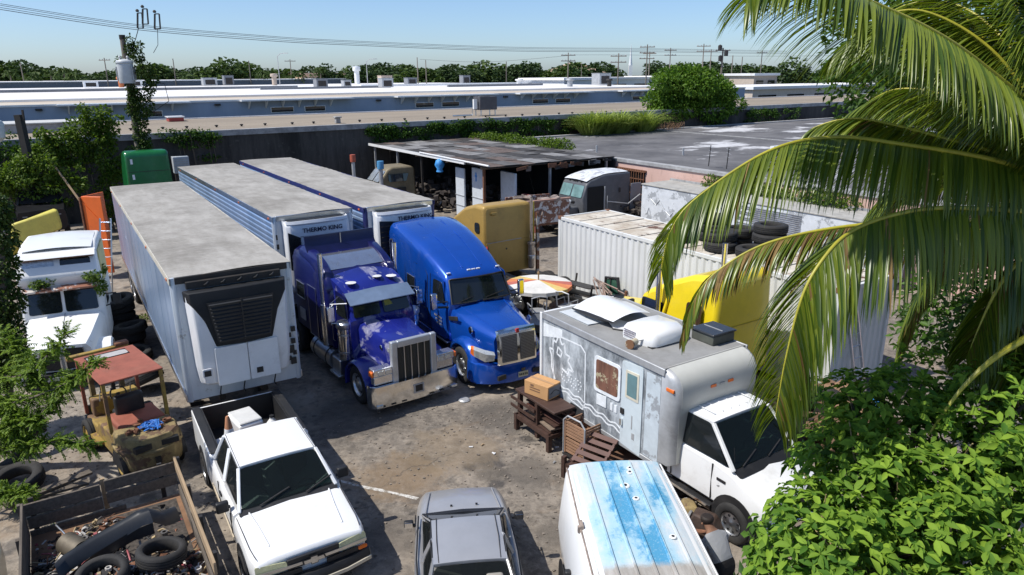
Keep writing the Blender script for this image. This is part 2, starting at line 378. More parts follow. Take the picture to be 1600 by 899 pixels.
wh = thing('warehouse', 'low warehouse with mould blackened wall and tan gravel roof behind the trailers', 'warehouse', (0, 0, 0), LOT)
part('wall', M().bb(-45, 150, 48.6, 66.5, 0, 4.7), mould, wh, None)
part('roof', M().bb(-45, 150, 49.0, 66.5, 4.71, 4.86), gravel, wh, None)
part('parapet_cap', M().bb(-45, 150, 48.5, 49.0, 4.65, 5.0), concrete, wh, None)
part('parapet_cap', M().bb(-45, 150, 66.2, 66.55, 4.8, 4.92), mat('white_flashing', (.62, .63, .65), .6, var=.15, dirt=.4), wh, None)
pm = M().lathe([(.07, 0), (.07, .08), (.12, .09), (.12, .15), (.02, .17)], 8).mesh('vent_pipe', 40)
for i in range(26):
    u = 3.5 + i * 1.72 + random.uniform(-.2, .2); link('vent_pipe', pm, dark, wh, (u, 54.6 - (u - 3) * .105, 4.86))
mb = M().bb(31.5, 33.2, 53.2, 54.3, 5.35, 6.5)
ac = thing('rooftop_air_conditioner', 'dark boxy air conditioner on a stand on the gravel roof', 'air conditioner', lot(32.3, 53.7, 4.86), LOT)
part('casing', M().bb(-.85, .85, -.55, .55, .5, 1.6), mat('ac_grey', (.09, .09, .1), .6, .2, var=.2), ac, bev=.03)
part('fan_guard', M().lathe([(.4, 1.61), (.4, 1.66), (.36, 1.66), (.36, 1.61)], 20, closed=True), dark, ac)
for sx in (-.7, .7):
    for sy in (-.45, .45): part('leg', M().bb(sx - .04, sx + .04, sy - .04, sy + .04, 0, .5), alu, ac)
part('pipe', M().tube([(-.85, 0, .7), (-1.3, 0, .7), (-1.3, 0, .1), (-3.2, 0, .1)], .06, 6), alu, ac)
part('switch_box', M().bb(-1.3, -1.0, -.3, -.1, .6, 1.4), white, ac)
def hatch(u, v, w, d, h, m, label, cap=None):
    o = thing('roof_hatch', label, 'roof hatch', lot(u, v, 4.86), LOT); part('curb', M().bb(-w / 2, w / 2, -d / 2, d / 2, 0, h), m, o, bev=.03)
    part('lid', M().bb(-w / 2 - .08, w / 2 + .08, -d / 2 - .08, d / 2 + .08, h + .004, h + .1), cap or m, o, bev=.02); return o
hatch(9.2, 63.5, 1.1, 1.4, .3, mat('hatch_red', (.35, .06, .05), .7), 'small white roof hatch with red front on gravel roof', white)
hatch(0.0, 57.5, 5.2, 3.2, .55, concrete, 'wide flat skylight box on gravel roof behind the short post', mat('skylight_top', (.5, .5, .48), .7, var=.1, dirt=.3))
hatch(18.6, 52.2, .35, .35, .4, concrete, 'tiny vent box alone on the gravel roof above the trailers')
hatch(39.0, 65.2, .5, .5, .6, white, 'small white vent box near the blue wall')

# ---------------------------------------------------------------- the long pale blue warehouse
t = NT('pale_blue_wall'); c = t.mix(t.ramp(t.noise(.5, 6, .7, t.coords((1, 1, .3))), .3, .7), (.28, .335, .42), (.36, .42, .5)); t.setc('Base Color', c); t.setc('Roughness', .8); blue_wall = t.m
t = NT('white_roof'); c = t.mix(t.ramp(t.noise(.09, 7, .72, t.coords((.22, 1, 1))), .42, .62), (.78, .79, .8), (.64, .61, .57)); c = t.mix(t.math('MULTIPLY', t.ramp(t.noise(.5, 6, .7, t.coords((.2, 1.4, 1))), .56, .74), .45), c, (.42, .36, .3)); t.setc('Base Color', c); t.setc('Roughness', .8); white_roof = t.m
t = NT('stained_roof'); c = t.mix(t.ramp(t.noise(.2, 7, .72, t.coords((.2, 1, 1))), .35, .65), (.62, .57, .48), (.36, .28, .2)); t.setc('Base Color', c); t.setc('Roughness', .85); stained_roof = t.m
greyp = mat('grey_parapet', (.2, .21, .23), .8, var=.15)
bw = thing('long_warehouse', 'long pale blue warehouse with wide white roof in the distance', 'warehouse', (0, 0, 0), LOT)
part('wall', M().bb(-40, 88, 72.0, 84, 0, 6.0), blue_wall, bw, None)
part('roof', M().bb(-40, 88, 72.0, 84, 6.004, 6.1), stained_roof, bw, None)
part('roof', M().bb(-42, 90, 84, 132, 6.004, 6.22), white_roof, bw, None)
part('roof', M().bb(-45, 92, 132, 188, 6.004, 6.22), white_roof, bw, None)
part('roof_edge', M().bb(-40, 88, 71.9, 72.3, 6.0, 6.16), white, bw, None)
part('roof_edge', M().bb(-42, 90, 83.8, 84.2, 6.1, 6.3), white, bw, None)
part('roof_edge', M().bb(-10, 40, 131.6, 132.2, 6.2, 6.62), greyp, bw, None)
part('roof_edge', M().bb(52, 92, 131.6, 132.2, 6.2, 6.6), white, bw, None)
part('roof_edge', M().bb(30, 52, 118, 118.5, 6.2, 6.55), greyp, bw, None)
part('roof_edge', M().bb(60, 80, 112, 112.5, 6.2, 6.6), greyp, bw, None)
for (u0, u1) in ((1.5, 11.8), (16.2, 27.2), (32, 44.5), (47.4, 58.5), (63.2, 72)):
    cn = part('canopy', M().bb(u0, u1, 70.9, 71.95, 6.0, 6.14), white, bw, None)
    k = int((u1 - u0) / 1.6)
    for i in range(k):
        uu = u0 + .8 + i * 1.6; part('bracket', M().prism([(71.95, 5.3), (71.95, 6.0), (71.0, 6.0)], 'YZ', uu - .06, uu + .06), white, cn, None)
for (u0, u1) in ((7.9, 9.4), (19.1, 21.2), (22.4, 24.4), (34.5, 36.6), (37.7, 39.8), (49.9, 52.1), (53.3, 55.5), (65.8, 68)):
    wd = part('window', M().bb(u0 - .08, u1 + .08, 71.9, 71.995, 4.86, 5.4), white, bw, None); part('pane', M().bb(u0, u1, 71.86, 71.89, 4.92, 5.34), darkglass, wd, None)
for u in (0.2, 14.2, 30.2, 46): part('wall_lamp', M().box((u, 71.85, 5.75), (.5, .3, .18)), dark, bw, None)
# low grey parapet building behind, and roof equipment
fb = thing('grey_parapet_building', 'low grey flat building along the far edge of the white roof', 'building', (0, 0, 0), LOT)
part('wall', M().bb(-60, 92, 196, 240, 0, 7.3), greyp, fb, None); part('roof', M().bb(-61, 93, 195.8, 240, 7.3, 7.5), white_roof, fb, None)
def unit(u, v, w, d, h, m, label, kind='box', z=6.25):
    o = thing('rooftop_unit' if kind == 'box' else 'roof_vent', label, 'rooftop unit' if kind == 'box' else 'roof vent', lot(u, v, z), LOT)
    if kind == 'box':
        part('casing', M().bb(-w / 2, w / 2, -d / 2, d / 2, .15, h), m, o, bev=.05); part('lid', M().bb(-w / 2 - .05, w / 2 + .05, -d / 2 - .05, d / 2 + .05, h, h + .08), m, o)
        part('grille', M().bb(-w * .35, w * .35, -d / 2 - .02, -d / 2, .3, h * .8), dark, o)
    else:
        part('pipe', M().lathe([(w * .35, 0), (w * .35, h * .75)], 12), m, o); part('cowl', M().lathe([(w * .5, h * .72), (w * .55, h * .8), (w * .5, h * .97), (w * .1, h)], 12), m, o)
    return o
galv = mat('galvanised', (.42, .43, .44), .5, .4, var=.15, dirt=.3); tanm = mat('tan_metal', (.5, .4, .32), .7, var=.15)
unit(16, 176, 1.5, 1.5, 2.2, mat('orange_brick', (.5, .16, .06), .8), 'orange brick vent stack on the white roof', 'vent')
unit(18.5, 176, 3, 2, 1.4, white, 'white rooftop unit beside the orange stack'); unit(10, 170, 2.6, 2, 1.3, white, 'leftmost small white unit on the distant roof')
unit(34, 178, 3, 2.4, 1.7, galv, 'grey rooftop unit right of the orange stack'); unit(39, 182, 2.2, 2, 2.2, greyp, 'dark grey tall unit on the white roof')
unit(47, 172, 1.6, 1.6, 2.6, tanm, 'tan vent stack above the second canopy', 'vent'); unit(42, 125, 2.0, 1.8, 1.5, greyp, 'dark condenser on white roof above the second canopy')
unit(47, 126, 1.4, 1.4, 1.2, galv, 'small galvanised unit next to the dark condenser'); unit(67, 172, 1.8, 1.8, 4.2, white, 'tall white vent stack on the distant roof', 'vent')
unit(48.5, 112, 2.0, 1.6, 1.5, galv, 'galvanised condenser on the white roof near the third canopy'); unit(60.5, 140, 2.4, 2, 1.9, tanm, 'tan rooftop unit behind the galvanised condenser')
unit(69, 146, 2.2, 2, 1.4, greyp, 'dark low unit behind the third canopy'); unit(78, 138, 1.8, 1.6, 1.8, greyp, 'dark box unit on white roof above the rooftop air conditioner')
unit(80, 120, 1.5, 1.5, 1.1, white, 'white low vent on the roof left of the fourth canopy', 'vent'); unit(74, 96, 1.3, 1.3, 1.3, galv, 'galvanised vent above the fourth canopy', 'vent')
unit(84, 100, 2.6, 2.2, 2.0, galv, 'galvanised rooftop unit at the right end of the white roof'); unit(79, 92, 1.0, 1.0, 1.2, dark, 'small dark vent near the roof end', 'vent')
# further flat buildings seen over the roof
def flat(name, label, u, v, w, d, h, m, roofm=None, wins=0):
    o = thing(name, label, 'building', lot(u, v), LOT); part('wall', M().bb(-w / 2, w / 2, -d / 2, d / 2, 0, h), m, o, None)
    part('roof', M().bb(-w / 2 - .4, w / 2 + .4, -d / 2 - .4, d / 2 + .4, h, h + .45), roofm or white_roof, o, None)
    for i in range(wins):
        x = -w / 2 + (i + .5) * w / wins; part('window', M().bb(x - w / wins * .3, x + w / wins * .3, -d / 2 - .06, -d / 2, h - 2.2, h - .9), darkglass, o, None)
    return o
flat('distant_building', 'tan flat building among the far trees behind the grey parapet', 75, 226, 13, 12, 8.6, mat('tan_render', (.52, .36, .25), .8), mat('tan_roof', (.45, .3, .22), .8))
flat('distant_building', 'white flat building with dark doorways beyond the white roof', 128, 118, 26, 20, 7.2, mat('pale_render', (.6, .62, .64), .8), None, 5)
flat('distant_building', 'low white building left of the doorway building', 103, 128, 24, 16, 7.0, mat('pale_render', (.6, .62, .64), .8), None, 4)
flat('distant_building', 'pale building strip right of the big bush', 118, 84, 44, 14, 5.6, mat('cream_render', (.58, .5, .42), .8), None, 6)
flat('distant_building', 'beige box building with panel front by the big bush', 122, 99, 7, 8, 7.6, mat('beige_render', (.5, .42, .35), .8), None, 2)
o = thing('hip_roof_house', 'building with broad tan hipped roof among far trees', 'building', lot(176, 226), LOT)
part('wall', M().bb(-8, 8, -7, 7, 0, 8.6), mat('cream_render', (.58, .5, .42), .8), o, None)
part('roof', M().add([(-9.5, -8, 8.6), (9.5, -8, 8.6), (9.5, 8, 8.6), (-9.5, 8, 8.6), (-3, 0, 12.2), (3, 0, 12.2)], [(0, 1, 5, 4), (1, 2, 5), (2, 3, 4, 5), (3, 0, 4), (3, 2, 1, 0)]), mat('tan_tiles', (.42, .3, .21), .85, var=.2), o, None)
o = thing('church_spire', 'thin white spire rising over the far trees', 'spire', (36, 222, 0)); part('tower', M().bb(-.5, .5, -.5, .5, 0, 10.5), white, o)
part('spire', M().lathe([(.55, 10.5), (.3, 13), (.03, 16.5)], 8), white, o)
WIRES = [([(-41.5, 62.0, 14.08), (-34.14, 68.67, 12.88), (-25.76, 76.25, 12.26), (-18.5, 82.81, 11.97), (0.26, 99.8, 11.71), (22.02, 119.49, 12.02), (55.74, 150.0, 12.28)], 'topmost power line sweeping across the sky'), ([(-41.52, 61.99, 13.96), (-34.15, 68.65, 12.76), (-25.77, 76.24, 12.14), (-18.51, 82.81, 11.84), (0.26, 99.8, 11.57), (22.03, 119.49, 11.88), (55.76, 150.02, 12.13)], 'second power line from the top across the sky'), ([(-41.54, 61.96, 13.79), (-34.17, 68.63, 12.58), (-25.78, 76.23, 11.96), (-18.52, 82.8, 11.67), (0.26, 99.8, 11.38), (22.04, 119.5, 11.69), (55.8, 150.05, 11.91)], 'third power line from the top across the sky'), ([(-41.56, 61.95, 13.64), (-34.19, 68.62, 12.43), (-25.8, 76.21, 11.8), (-18.53, 82.79, 11.52), (0.26, 99.79, 11.22), (22.05, 119.51, 11.52), (55.83, 150.08, 11.73)], 'lowest long power line across the sky'), ([(13.58, 170.0, 12.37), (24.97, 170.0, 12.28), (36.66, 170.0, 12.05), (57.44, 170.0, 11.75), (77.9, 170.0, 11.73)], 'low distant power line between the poles over the bush'), ([(-20.62, 170.0, 11.67), (-5.43, 170.0, 10.99), (13.58, 170.0, 12.23)], 'short distant power line left of the lone crossarm pole')]

# ---------------------------------------------------------------- far trees
tree_vars = []
for k in range(7):
    tall = 11 + 2 * (k % 3); wide = 4.2 + .7 * (k % 4)
    cr = lumps((0, 0, tall * .62), (wide, wide, tall * .36), 9 + k, .75, (.3, .55))
    me = foliage('crown', cr, 1500, .85, .7, leaf_far if k % 3 else leaf_far2, .6, .1, .55)
    mb = M(); mb.tube([(0, 0, 0), (.1, .1, tall * .3), (0, .2, tall * .55)], [.32, .26, .15], 7)
    for c_ in cr[:5]: mb.tube([(0, .1, tall * .35), ((c_[0]) * .5, c_[1] * .5, tall * .5), c_[:3]], [.16, .11, .04], 5)
    tree_vars.append((tall, me, mb.mesh('trunk', 60)))
def palm_far_mesh():
    P, D, N, L = [], [], [], []
    for i in range(26):
        a = rng.uniform(0, 6.28); e = rng.uniform(-.5, 1.1); d = np.array([math.cos(a) * math.cos(e), math.sin(a) * math.cos(e), math.sin(e)])
        for j in range(7):
            s = j / 6; P.append(d * 1.9 * s + np.array([0, 0, -1.1 * s * s])); D.append(d + np.array([0, 0, -1.0 - s]) + rng.normal(size=3) * .5); N.append(rng.normal(size=3)); L.append(1.0)
    return leaf_mesh('crown', np.array(P), np.array(D), np.array(N), np.array(L), .35, leaf_far2)
pf = palm_far_mesh(); pt = M().tube([(0, 0, -7), (.15, 0, -3), (0, 0, 0)], [.22, .17, .14], 7).mesh('trunk', 60)
def far_tree(x, y, h, k, label, group):
    tall, me, tm = tree_vars[k]; o = thing('tree', label, 'tree', (x, y, 0), random.uniform(0, 6.28), group); s = h / tall
    o.scale = (s * random.uniform(1.2, 1.9), s * random.uniform(1.2, 1.9), s * random.uniform(.9, 1.08)); link('crown', me, None, o); link('trunk', tm, bark, o)
prof = [(0, 13.2), (30, 14.2), (60, 12.2), (95, 11.6), (130, 10.6), (165, 10.8), (200, 10.4), (245, 10.8), (280, 10.9), (310, 11.8), (345, 11.9), (375, 10.8), (400, 9.8), (425, 10.8), (455, 11.0), (480, 10.8), (510, 11.8), (545, 11.6), (575, 11.2),
        (610, 12.3), (640, 11.4), (665, 10.4), (700, 10.6), (735, 10.4), (765, 11.0), (800, 11.6), (825, 11.4), (860, 10.6), (895, 10.6), (930, 11.2), (1040, 11.4), (1075, 11.6), (1105, 11.8), (1140, 12.0), (1175, 11.2), (1320, 13), (1360, 13), (1400, 12), (1450, 12), (1500, 12), (1560, 12), (1610, 12), (1650, 12), (-40, 13), (-80, 13)]
for i, (px, h) in enumerate(prof):
    D = random.uniform(205, 235) * (1 + .25 * max(0, (px - 700) / 700)); x = (px - 800) / 1106.8 * (D * .96)
    far_tree(x, D, h * random.uniform(.95, 1.08), i % 7, 'one tree of the dark green line on the horizon', 'trees along the horizon')
for i, px in enumerate([15, 75, 110, 150, 190, 230, 265, 300, 340, 390, 440, 470, 500, 530, 560, 595, 630, 680, 715, 750, 785, 815, 845, 880, 915, 950, 1030, 1060, 1090, 1120, 1160, 1200, 1340]):
    D = random.uniform(248, 300) * (1 + .2 * max(0, (px - 700) / 700)); x = (px - 800) / 1106.8 * (D * .96)
    far_tree(x, D, random.uniform(10.5, 12.8), (i * 3 + 1) % 7, 'one tree of the dark green line on the horizon', 'trees along the horizon')
for i, (px, D, h) in enumerate([(22, 196, 10.4), (55, 192, 9.6), (85, 198, 10.2), (105, 195, 10.8), (118, 192, 9.4), (415, 200, 9.8), (505, 205, 10.6), (470, 198, 9.4), (840, 230, 11.5), (815, 226, 11)]):
    o = thing('palm_tree', 'one small palm standing before the far tree line', 'palm tree', ((px - 800) / 1106.8 * (D * .96), D, h - .6), random.uniform(0, 6), 'palms before the far trees'); link('crown', pf, None, o); link('trunk', pt, bark, o)
# two nearer trees right of the bush
far_tree(1e-3 + 58, 150, 10.6, 2, 'rounded light green tree right of the big bush', None); far_tree(70, 160, 10.5, 0, 'second rounded tree between bush and palm fronds', None)

# ---------------------------------------------------------------- utility poles, wires
polem = mat('pole_wood', (.2, .17, .14), .9, var=.3, scale=5, stretch=(1, 1, .1)); wirem = mat('wire', (.03, .03, .035), .6); greyc = mat('pole_concrete', (.42, .42, .42), .8)
def pole(px, ytop, D, arms, label, r=.16, m=None, lamp=False):
    x = (px - 800) / 1106.8 * (D * .96); hz = 116 + (px - 800) * -.00824; top = 8.254 + (hz - ytop) / 1106.8 * D * .96
    o = thing('utility_pole' if not lamp else 'street_lamp', label, 'utility pole' if not lamp else 'street lamp', (x, D, 0), random.uniform(-.3, .3))
    part('post', M().tube([(0, 0, 0), (0, 0, top)], [r, r * .65], 8), m or polem, o)
    if lamp:
        part('arm', M().tube([(0, 0, top - .1), (.8, 0, top + .5), (2.0, 0, top + .6)], .07, 6), greyc, o); part('lamp_head', M().box((2.3, 0, top + .58), (.9, .3, .15)), greyc, o)
    for i in range(arms):
        z = top - .5 - 1.1 * i; part('crossarm', M().bb(-1.5, 1.5, -.08, .08, z - .08, z + .08), m or polem, o)
        for sx in (-1.3, -.5, .5, 1.3): part('insulator', M().lathe([(.07, z + .08), (.11, z + .15), (.05, z + .3)], 6, (sx, 0, 0)), greyc, o)
    return o
pl = [(41, 99, 190, 0, 'short pole rising from the far trees near the frame edge'), (172, 92, 170, 1, 'far pole just left of the vine covered pole'), (278, 93, 180, 0, 'pale far pole between the vine covered pole and tan building'),
      (395, 96, 190, 0, 'thin far pole left of the tan building'), (459, 94, 210, 1, 'far pole right of the tan building'), (656, 91, 175, 0, 'taller of two far poles side by side over the roof'), (669, 95, 178, 0, 'shorter of two far poles side by side over the roof'),
      (794, 97, 185, 0, 'far pole above the rooftop air conditioner'), (890, 84, 150, 2, 'crossarm pole standing alone left of the white spire'), (911, 101, 200, 0, 'slim short pole right of the lone crossarm pole'), (968, 85, 140, 2, 'crossarm pole in front of the tan hipped roof'),
      (1012, 72, 150, 3, 'tall pole with three crossarms right of the hipped roof'), (1016, 82, 170, 1, 'pole directly behind the three crossarm pole'), (1048, 77, 170, 2, 'crossarm pole over the left part of the bush'), (1099, 71, 165, 2, 'tall crossarm pole over the middle of the bush'),
      (1111, 79, 175, 1, 'shorter pole just right of the tall pole over the bush'), (1145, 88, 180, 0, 'pale post over the right part of the bush'), (1160, 90, 185, 0, 'second pale post over the right part of the bush'), (1190, 81, 190, 1, 'far pole between bush and palm fronds')]
for p in pl: pole(*p)
pole(440, 89, 175, 0, 'curved arm street lamp above the second canopy', .12, greyc, True); pole(577, 97, 190, 0, 'small street lamp left of the tall vent stack', .12, greyc, True)
o = pole(1129, 77, 150, 1, 'thick dark pole with transformers over the bush', .24)
for a in range(3): part('transformer', M().lathe([(.4, 13.2 - a * 1.0), (.42, 14.2 - a * 1.0), (.1, 14.4 - a * 1.0)], 10, ((-.7, .6, -.5)[a], -.3, -.8)), dark, o)
def wire(name, pts, r, label):
    P = [Vector(p) for p in pts]; out = []
    for i in range(len(P) - 1):
        p0, p1, p2, p3 = P[max(i - 1, 0)], P[i], P[i + 1], P[min(i + 2, len(P) - 1)]
        for k in range(10):
            t = k / 10; out.append(.5 * ((2 * p1) + (p2 - p0) * t + (2 * p0 - 5 * p1 + 4 * p2 - p3) * t * t + (3 * p1 - p0 - 3 * p2 + p3) * t ** 3))
    out.append(P[-1]); return tag(part(name, M().tube(out, r, 5), wirem), label, 'wire')
W_ = WIRES
for i, (pts, lab) in enumerate(W_): wire('power_line', pts, .02 + .006 * (i > 2), lab)

# ---------------------------------------------------------------- wheels
_wm = {}
def tyre_mesh(r, w, ri):
    k = ('t', round(r, 3), round(w, 3), round(ri, 3))
    if k not in _wm:
        h = w / 2; pr = [(ri, -h * .8), (ri + .02, -h * .95), ((r + ri) / 2, -h * 1.04), (r - .04, -h * .96), (r - .008, -h * .8)]
        for g in (-.45, -.05, .35):   # tread grooves
            pr += [(r, h * g - h * .03), (r - .016, h * g), (r - .016, h * g + h * .08), (r, h * g + h * .11)]
        pr += [(r - .008, h * .8), (r - .04, h * .96), ((r + ri) / 2, h * 1.04), (ri + .02, h * .95), (ri, h * .8)]
        _wm[k] = M().lathe(pr, 36, axis='Y', closed=True).mesh('tyre', 50, True)
    return _wm[k]
def rim_mesh(ri, w, style):
    k = ('r', round(ri, 3), round(w, 3), style)
    if k not in _wm:
        mb = M(); h = w / 2
        if style == 'truck':     # dished disc with hand holes and hub
            mb.lathe([(ri * 1.01, h * .97), (ri * .95, h * .9), (ri * .9, h * .55), (ri * .78, h * .42), (ri * .45, h * .5), (ri * .42, h * .8), (ri * .3, h * .95), (.001, h * 1.0)], 32, axis='Y', cap0=False)
            for i in range(10):
                a = 2 * math.pi * i / 10; mb.lathe([(.018, h * .45), (.018, h * .62)], 6, (math.sin(a) * ri * .55, 0, math.cos(a) * ri * .55), 'Y')
        else:
            mb.lathe([(ri, h * .95), (ri * .93, h * .9), (ri * .88, h * .7), (ri * .3, h * .78), (ri * .22, h * .9), (.001, h * .92)], 28, axis='Y', cap0=False)
        _wm[k] = mb.mesh('rim', 40)
    return _wm[k]
def hole_mesh(ri, w, n=8):
    k = ('h', round(ri, 3), round(w, 3), n)
    if k not in _wm:
        mb = M(); h = w / 2
        for i in range(n):
            a = 2 * math.pi * (i + .5) / n; mb.lathe([(ri * .12, h * .3), (ri * .12, h * .56 if n == 10 else h * .79), (.001, h * .57 if n == 10 else h * .8)], 10, (math.sin(a) * ri * .68, 0, math.cos(a) * ri * .68), 'Y')
        _wm[k] = mb.mesh('hand_holes', 40)
    return _wm[k]
def wheel(par, x, y, z, r, w, style='truck', rm=None, steer=0.0, ratio=.6, holes=8):
    e = bpy.data.objects.new('wheel', None); C.objects.link(e); e.parent = par; e.location = (x, y, z)
    e.rotation_euler = (0, 0, steer + (0 if y > 0 else math.pi)); e.empty_display_size = .2
    link('tyre', tyre_mesh(r, w, r * ratio), rubber, e); link('rim', rim_mesh(r * ratio, w, style), rm or alu, e); link('hand_holes', hole_mesh(r * ratio, w, 10 if style == 'truck' else holes), black, e)['kind'] = 'stuff'
    return e
def axle(par, x, half, r, w, dual=False, style='truck', rm=None):
    for s in (-1, 1):
        wheel(par, x, s * half, r, r, w, style, rm)
        if dual: link('inner_tyre', tyre_mesh(r, w, r * .6), rubber, par, (x, s * (half - w * 1.15), r))
    part('axle', M().tube([(x, -half, r), (x, half, r)], .07, 8), dark, par)

# ---------------------------------------------------------------- refrigerated trailers
t = NT('trailer_roof_grime'); s1 = t.noise(1.1, 7, .72, t.coords((.55, 1.5, 1))); s2 = t.noise(.35, 5, .7); s3 = t.noise(6, 5, .7, t.coords((2.5, .35, 1)))
c = t.mix(t.ramp(s1, .32, .68), (.24, .225, .195), (.41, .39, .355)); c = t.mix(t.math('MULTIPLY', t.ramp(s2, .45, .62), .6), c, (.16, .147, .125)); c = t.mix(t.math('MULTIPLY', t.ramp(s3, .5, .72), .45), c, (.48, .46, .42))
c = t.mix(t.math('MULTIPLY', t.ramp(t.noise(14, 5, .7), .55, .7), .3), c, (.16, .14, .12)); t.setc('Base Color', c); t.setc('Roughness', .8); t.bump(s1, .15, .02); roofgrime = t.m
t = NT('trailer_skin'); s1 = t.noise(.8, 6, .7, t.coords((1.5, 1.5, .12))); c = t.mix(t.ramp(s1, .3, .7), (.28, .4, .58), (.45, .56, .74)); c = t.mix(t.math('MULTIPLY', t.ramp(t.noise(2.5, 6, .75, t.coords((2.5, 2.5, .3))), .56, .74), .5), c, (.26, .28, .32))  # blue tint painted into the bare metal's colour for the sky's reflection
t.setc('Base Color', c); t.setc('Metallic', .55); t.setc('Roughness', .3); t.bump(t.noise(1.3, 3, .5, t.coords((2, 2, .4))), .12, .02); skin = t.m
t = NT('trailer_front_skin'); s1 = t.noise(1.5, 6, .7, t.coords((1, 1.4, .3))); c = t.mix(t.ramp(s1, .3, .7), (.44, .5, .56), (.58, .63, .68)); c = t.mix(t.math('MULTIPLY', t.ramp(t.noise(3, 7, .75), .6, .68), .7), c, (.2, .19, .18))
t.setc('Base Color', c); t.setc('Roughness', .45); t.setc('Metallic', .25); frontskin = t.m
unitwhite = mat('reefer_white', (.74, .75, .76), .38, var=.05, dirt=.25, dirtcol=(.35, .34, .32), dscale=1.5)
navy = mat('navy_rail', (.02, .025, .12), .4, var=.15, dirt=.3); cream_rail = mat('cream_rail', (.5, .47, .4), .6, var=.15, dirt=.3)
def trailer(label, pos, yaw, L, unitkind, rail, seams, dent=False):
    o = thing('refrigerated_trailer', label, 'trailer', pos, yaw, 'refrigerated trailers parked side by side'); Wd = 1.295; z0, z1 = 1.24, 4.1
    def roof_fn(a, b):
        x = -L * a; y = -Wd + 2 * Wd * b; return (x, y, z1 + .02 + .03 * math.sin(math.pi * b) + (.006 * math.sin(x * 2 * math.pi / .61)) + .012 * math.sin(x * 1.3 + y * 2))
    part('roof', M().grid(roof_fn, 110, 10), roofgrime, o, 60)
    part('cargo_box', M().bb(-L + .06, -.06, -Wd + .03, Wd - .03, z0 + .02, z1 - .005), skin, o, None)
    for s in (-1, 1):
        side = M(); y = s * (Wd - .026)
        if seams == 'vertical':      # smooth aluminium sheets with raised vertical seams
            n = int(L / 1.22)
            for i in range(n):
                x0 = -.12 - i * (L - .2) / n; x1 = -.12 - (i + 1) * (L - .2) / n + .012
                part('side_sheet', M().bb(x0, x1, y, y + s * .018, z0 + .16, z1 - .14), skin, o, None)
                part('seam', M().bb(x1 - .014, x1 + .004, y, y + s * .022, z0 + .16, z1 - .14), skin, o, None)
        else:                        # fluted horizontal panels
            k = 15; hgt = (z1 - z0 - .34) / k
            for i in range(k):
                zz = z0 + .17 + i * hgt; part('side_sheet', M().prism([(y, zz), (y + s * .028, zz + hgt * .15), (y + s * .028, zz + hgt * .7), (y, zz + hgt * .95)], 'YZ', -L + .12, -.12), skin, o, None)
        part('top_rail', M().bb(-L, 0, s * Wd - .012, s * Wd + .012, z1 - .14, z1 + .022), rail, o, bev=.008)
        part('bottom_rail', M().bb(-L, 0, s * Wd - .012, s * Wd + .016, z0, z0 + .17), alu, o, bev=.008)
        for i in range(5): part('marker_lamp', M().bb(-.3 - i * L / 4.3, -.42 - i * L / 4.3, s * (Wd + .012), s * (Wd + .03), z1 - .1, z1 - .05), amber, o)
    part('front_wall', M().bb(-.06, 0, -Wd + .12, Wd - .12, z0, z1 + .01), frontskin, o, None)
    for s in (-1, 1):
        part('corner_post', M().prism([(-.14, s * Wd), (-.05, s * (Wd + .01)), (.0, s * (Wd - .05)), (.012, s * (Wd - .13)), (-.12, s * (Wd - .13))], 'XY', z0 - .04, z1 + .015), frontskin if rail is not navy else navy, o, bev=.02)
    part('front_header', M().bb(-.04, .03, -Wd + .1, Wd - .1, z1 - .12, z1 + .03), dark if unitkind == 'louvred' else alu, o, bev=.01)
    dr = part('rear_door', M().bb(-L - .05, -L + .06, -Wd + .02, -.01, z0, z1), frontskin, o, bev=.02); part('rear_door', M().bb(-L - .05, -L + .06, .01, Wd - .02, z0, z1), frontskin, o, bev=.02)
    for y in (-.9, -.3, .3, .9): part('lock_rod', M().tube([(-L - .07, y, z0 + .05), (-L - .07, y, z1 - .05)], .018, 6), chrome, o)
    part('chassis', M().bb(-L + .3, -.4, -.55, -.42, z0 - .32, z0).bb(-L + .3, -.4, .42, .55, z0 - .32, z0).bb(-L + .1, -.1, -Wd + .1, Wd - .1, z0 - .06, z0 + .02), dark, o, None)
    for s in (-1, 1):
        part('landing_leg', M().bb(-2.7, -2.55, s * .85 - .07, s * .85 + .07, .12, z0).box((-2.62, s * .85, .07), (.3, .28, .1)), dark, o)
        part('mud_flap', M().bb(-L + .12, -L + .14, s * .9 - .3, s * .9 + .3, .25, .95), black, o)
    for x in (-L + 1.3, -L + 2.5): axle(o, x, Wd - .2, .51, .26, True)
    # refrigeration unit on the nose
    u = None
    if unitkind == 'louvred':
        def sec(z, hw, d, r=.16): return [(0.004, -hw, z), (d * .55, -hw, z), (d * .9, -hw + r * .55, z), (d, -hw + r * 1.4, z), (d * 1.05, 0, z), (d, hw - r * 1.4, z), (d * .9, hw - r * .55, z), (d * .55, hw, z), (.004, hw, z)]
        u = part('refrigeration_unit', M().loft([sec(1.62, .82, .26), sec(1.7, .98, .38), sec(2.1, 1.02, .44), sec(2.9, 1.04, .48), sec(3.5, 1.06, .47), sec(3.78, 1.06, .42)]), unitwhite, o, 40, bev=.025)
        gq = [(.515, -.66, 2.62), (.515, .66, 2.62), (.505, .98, 3.86), (.505, -.98, 3.86)]
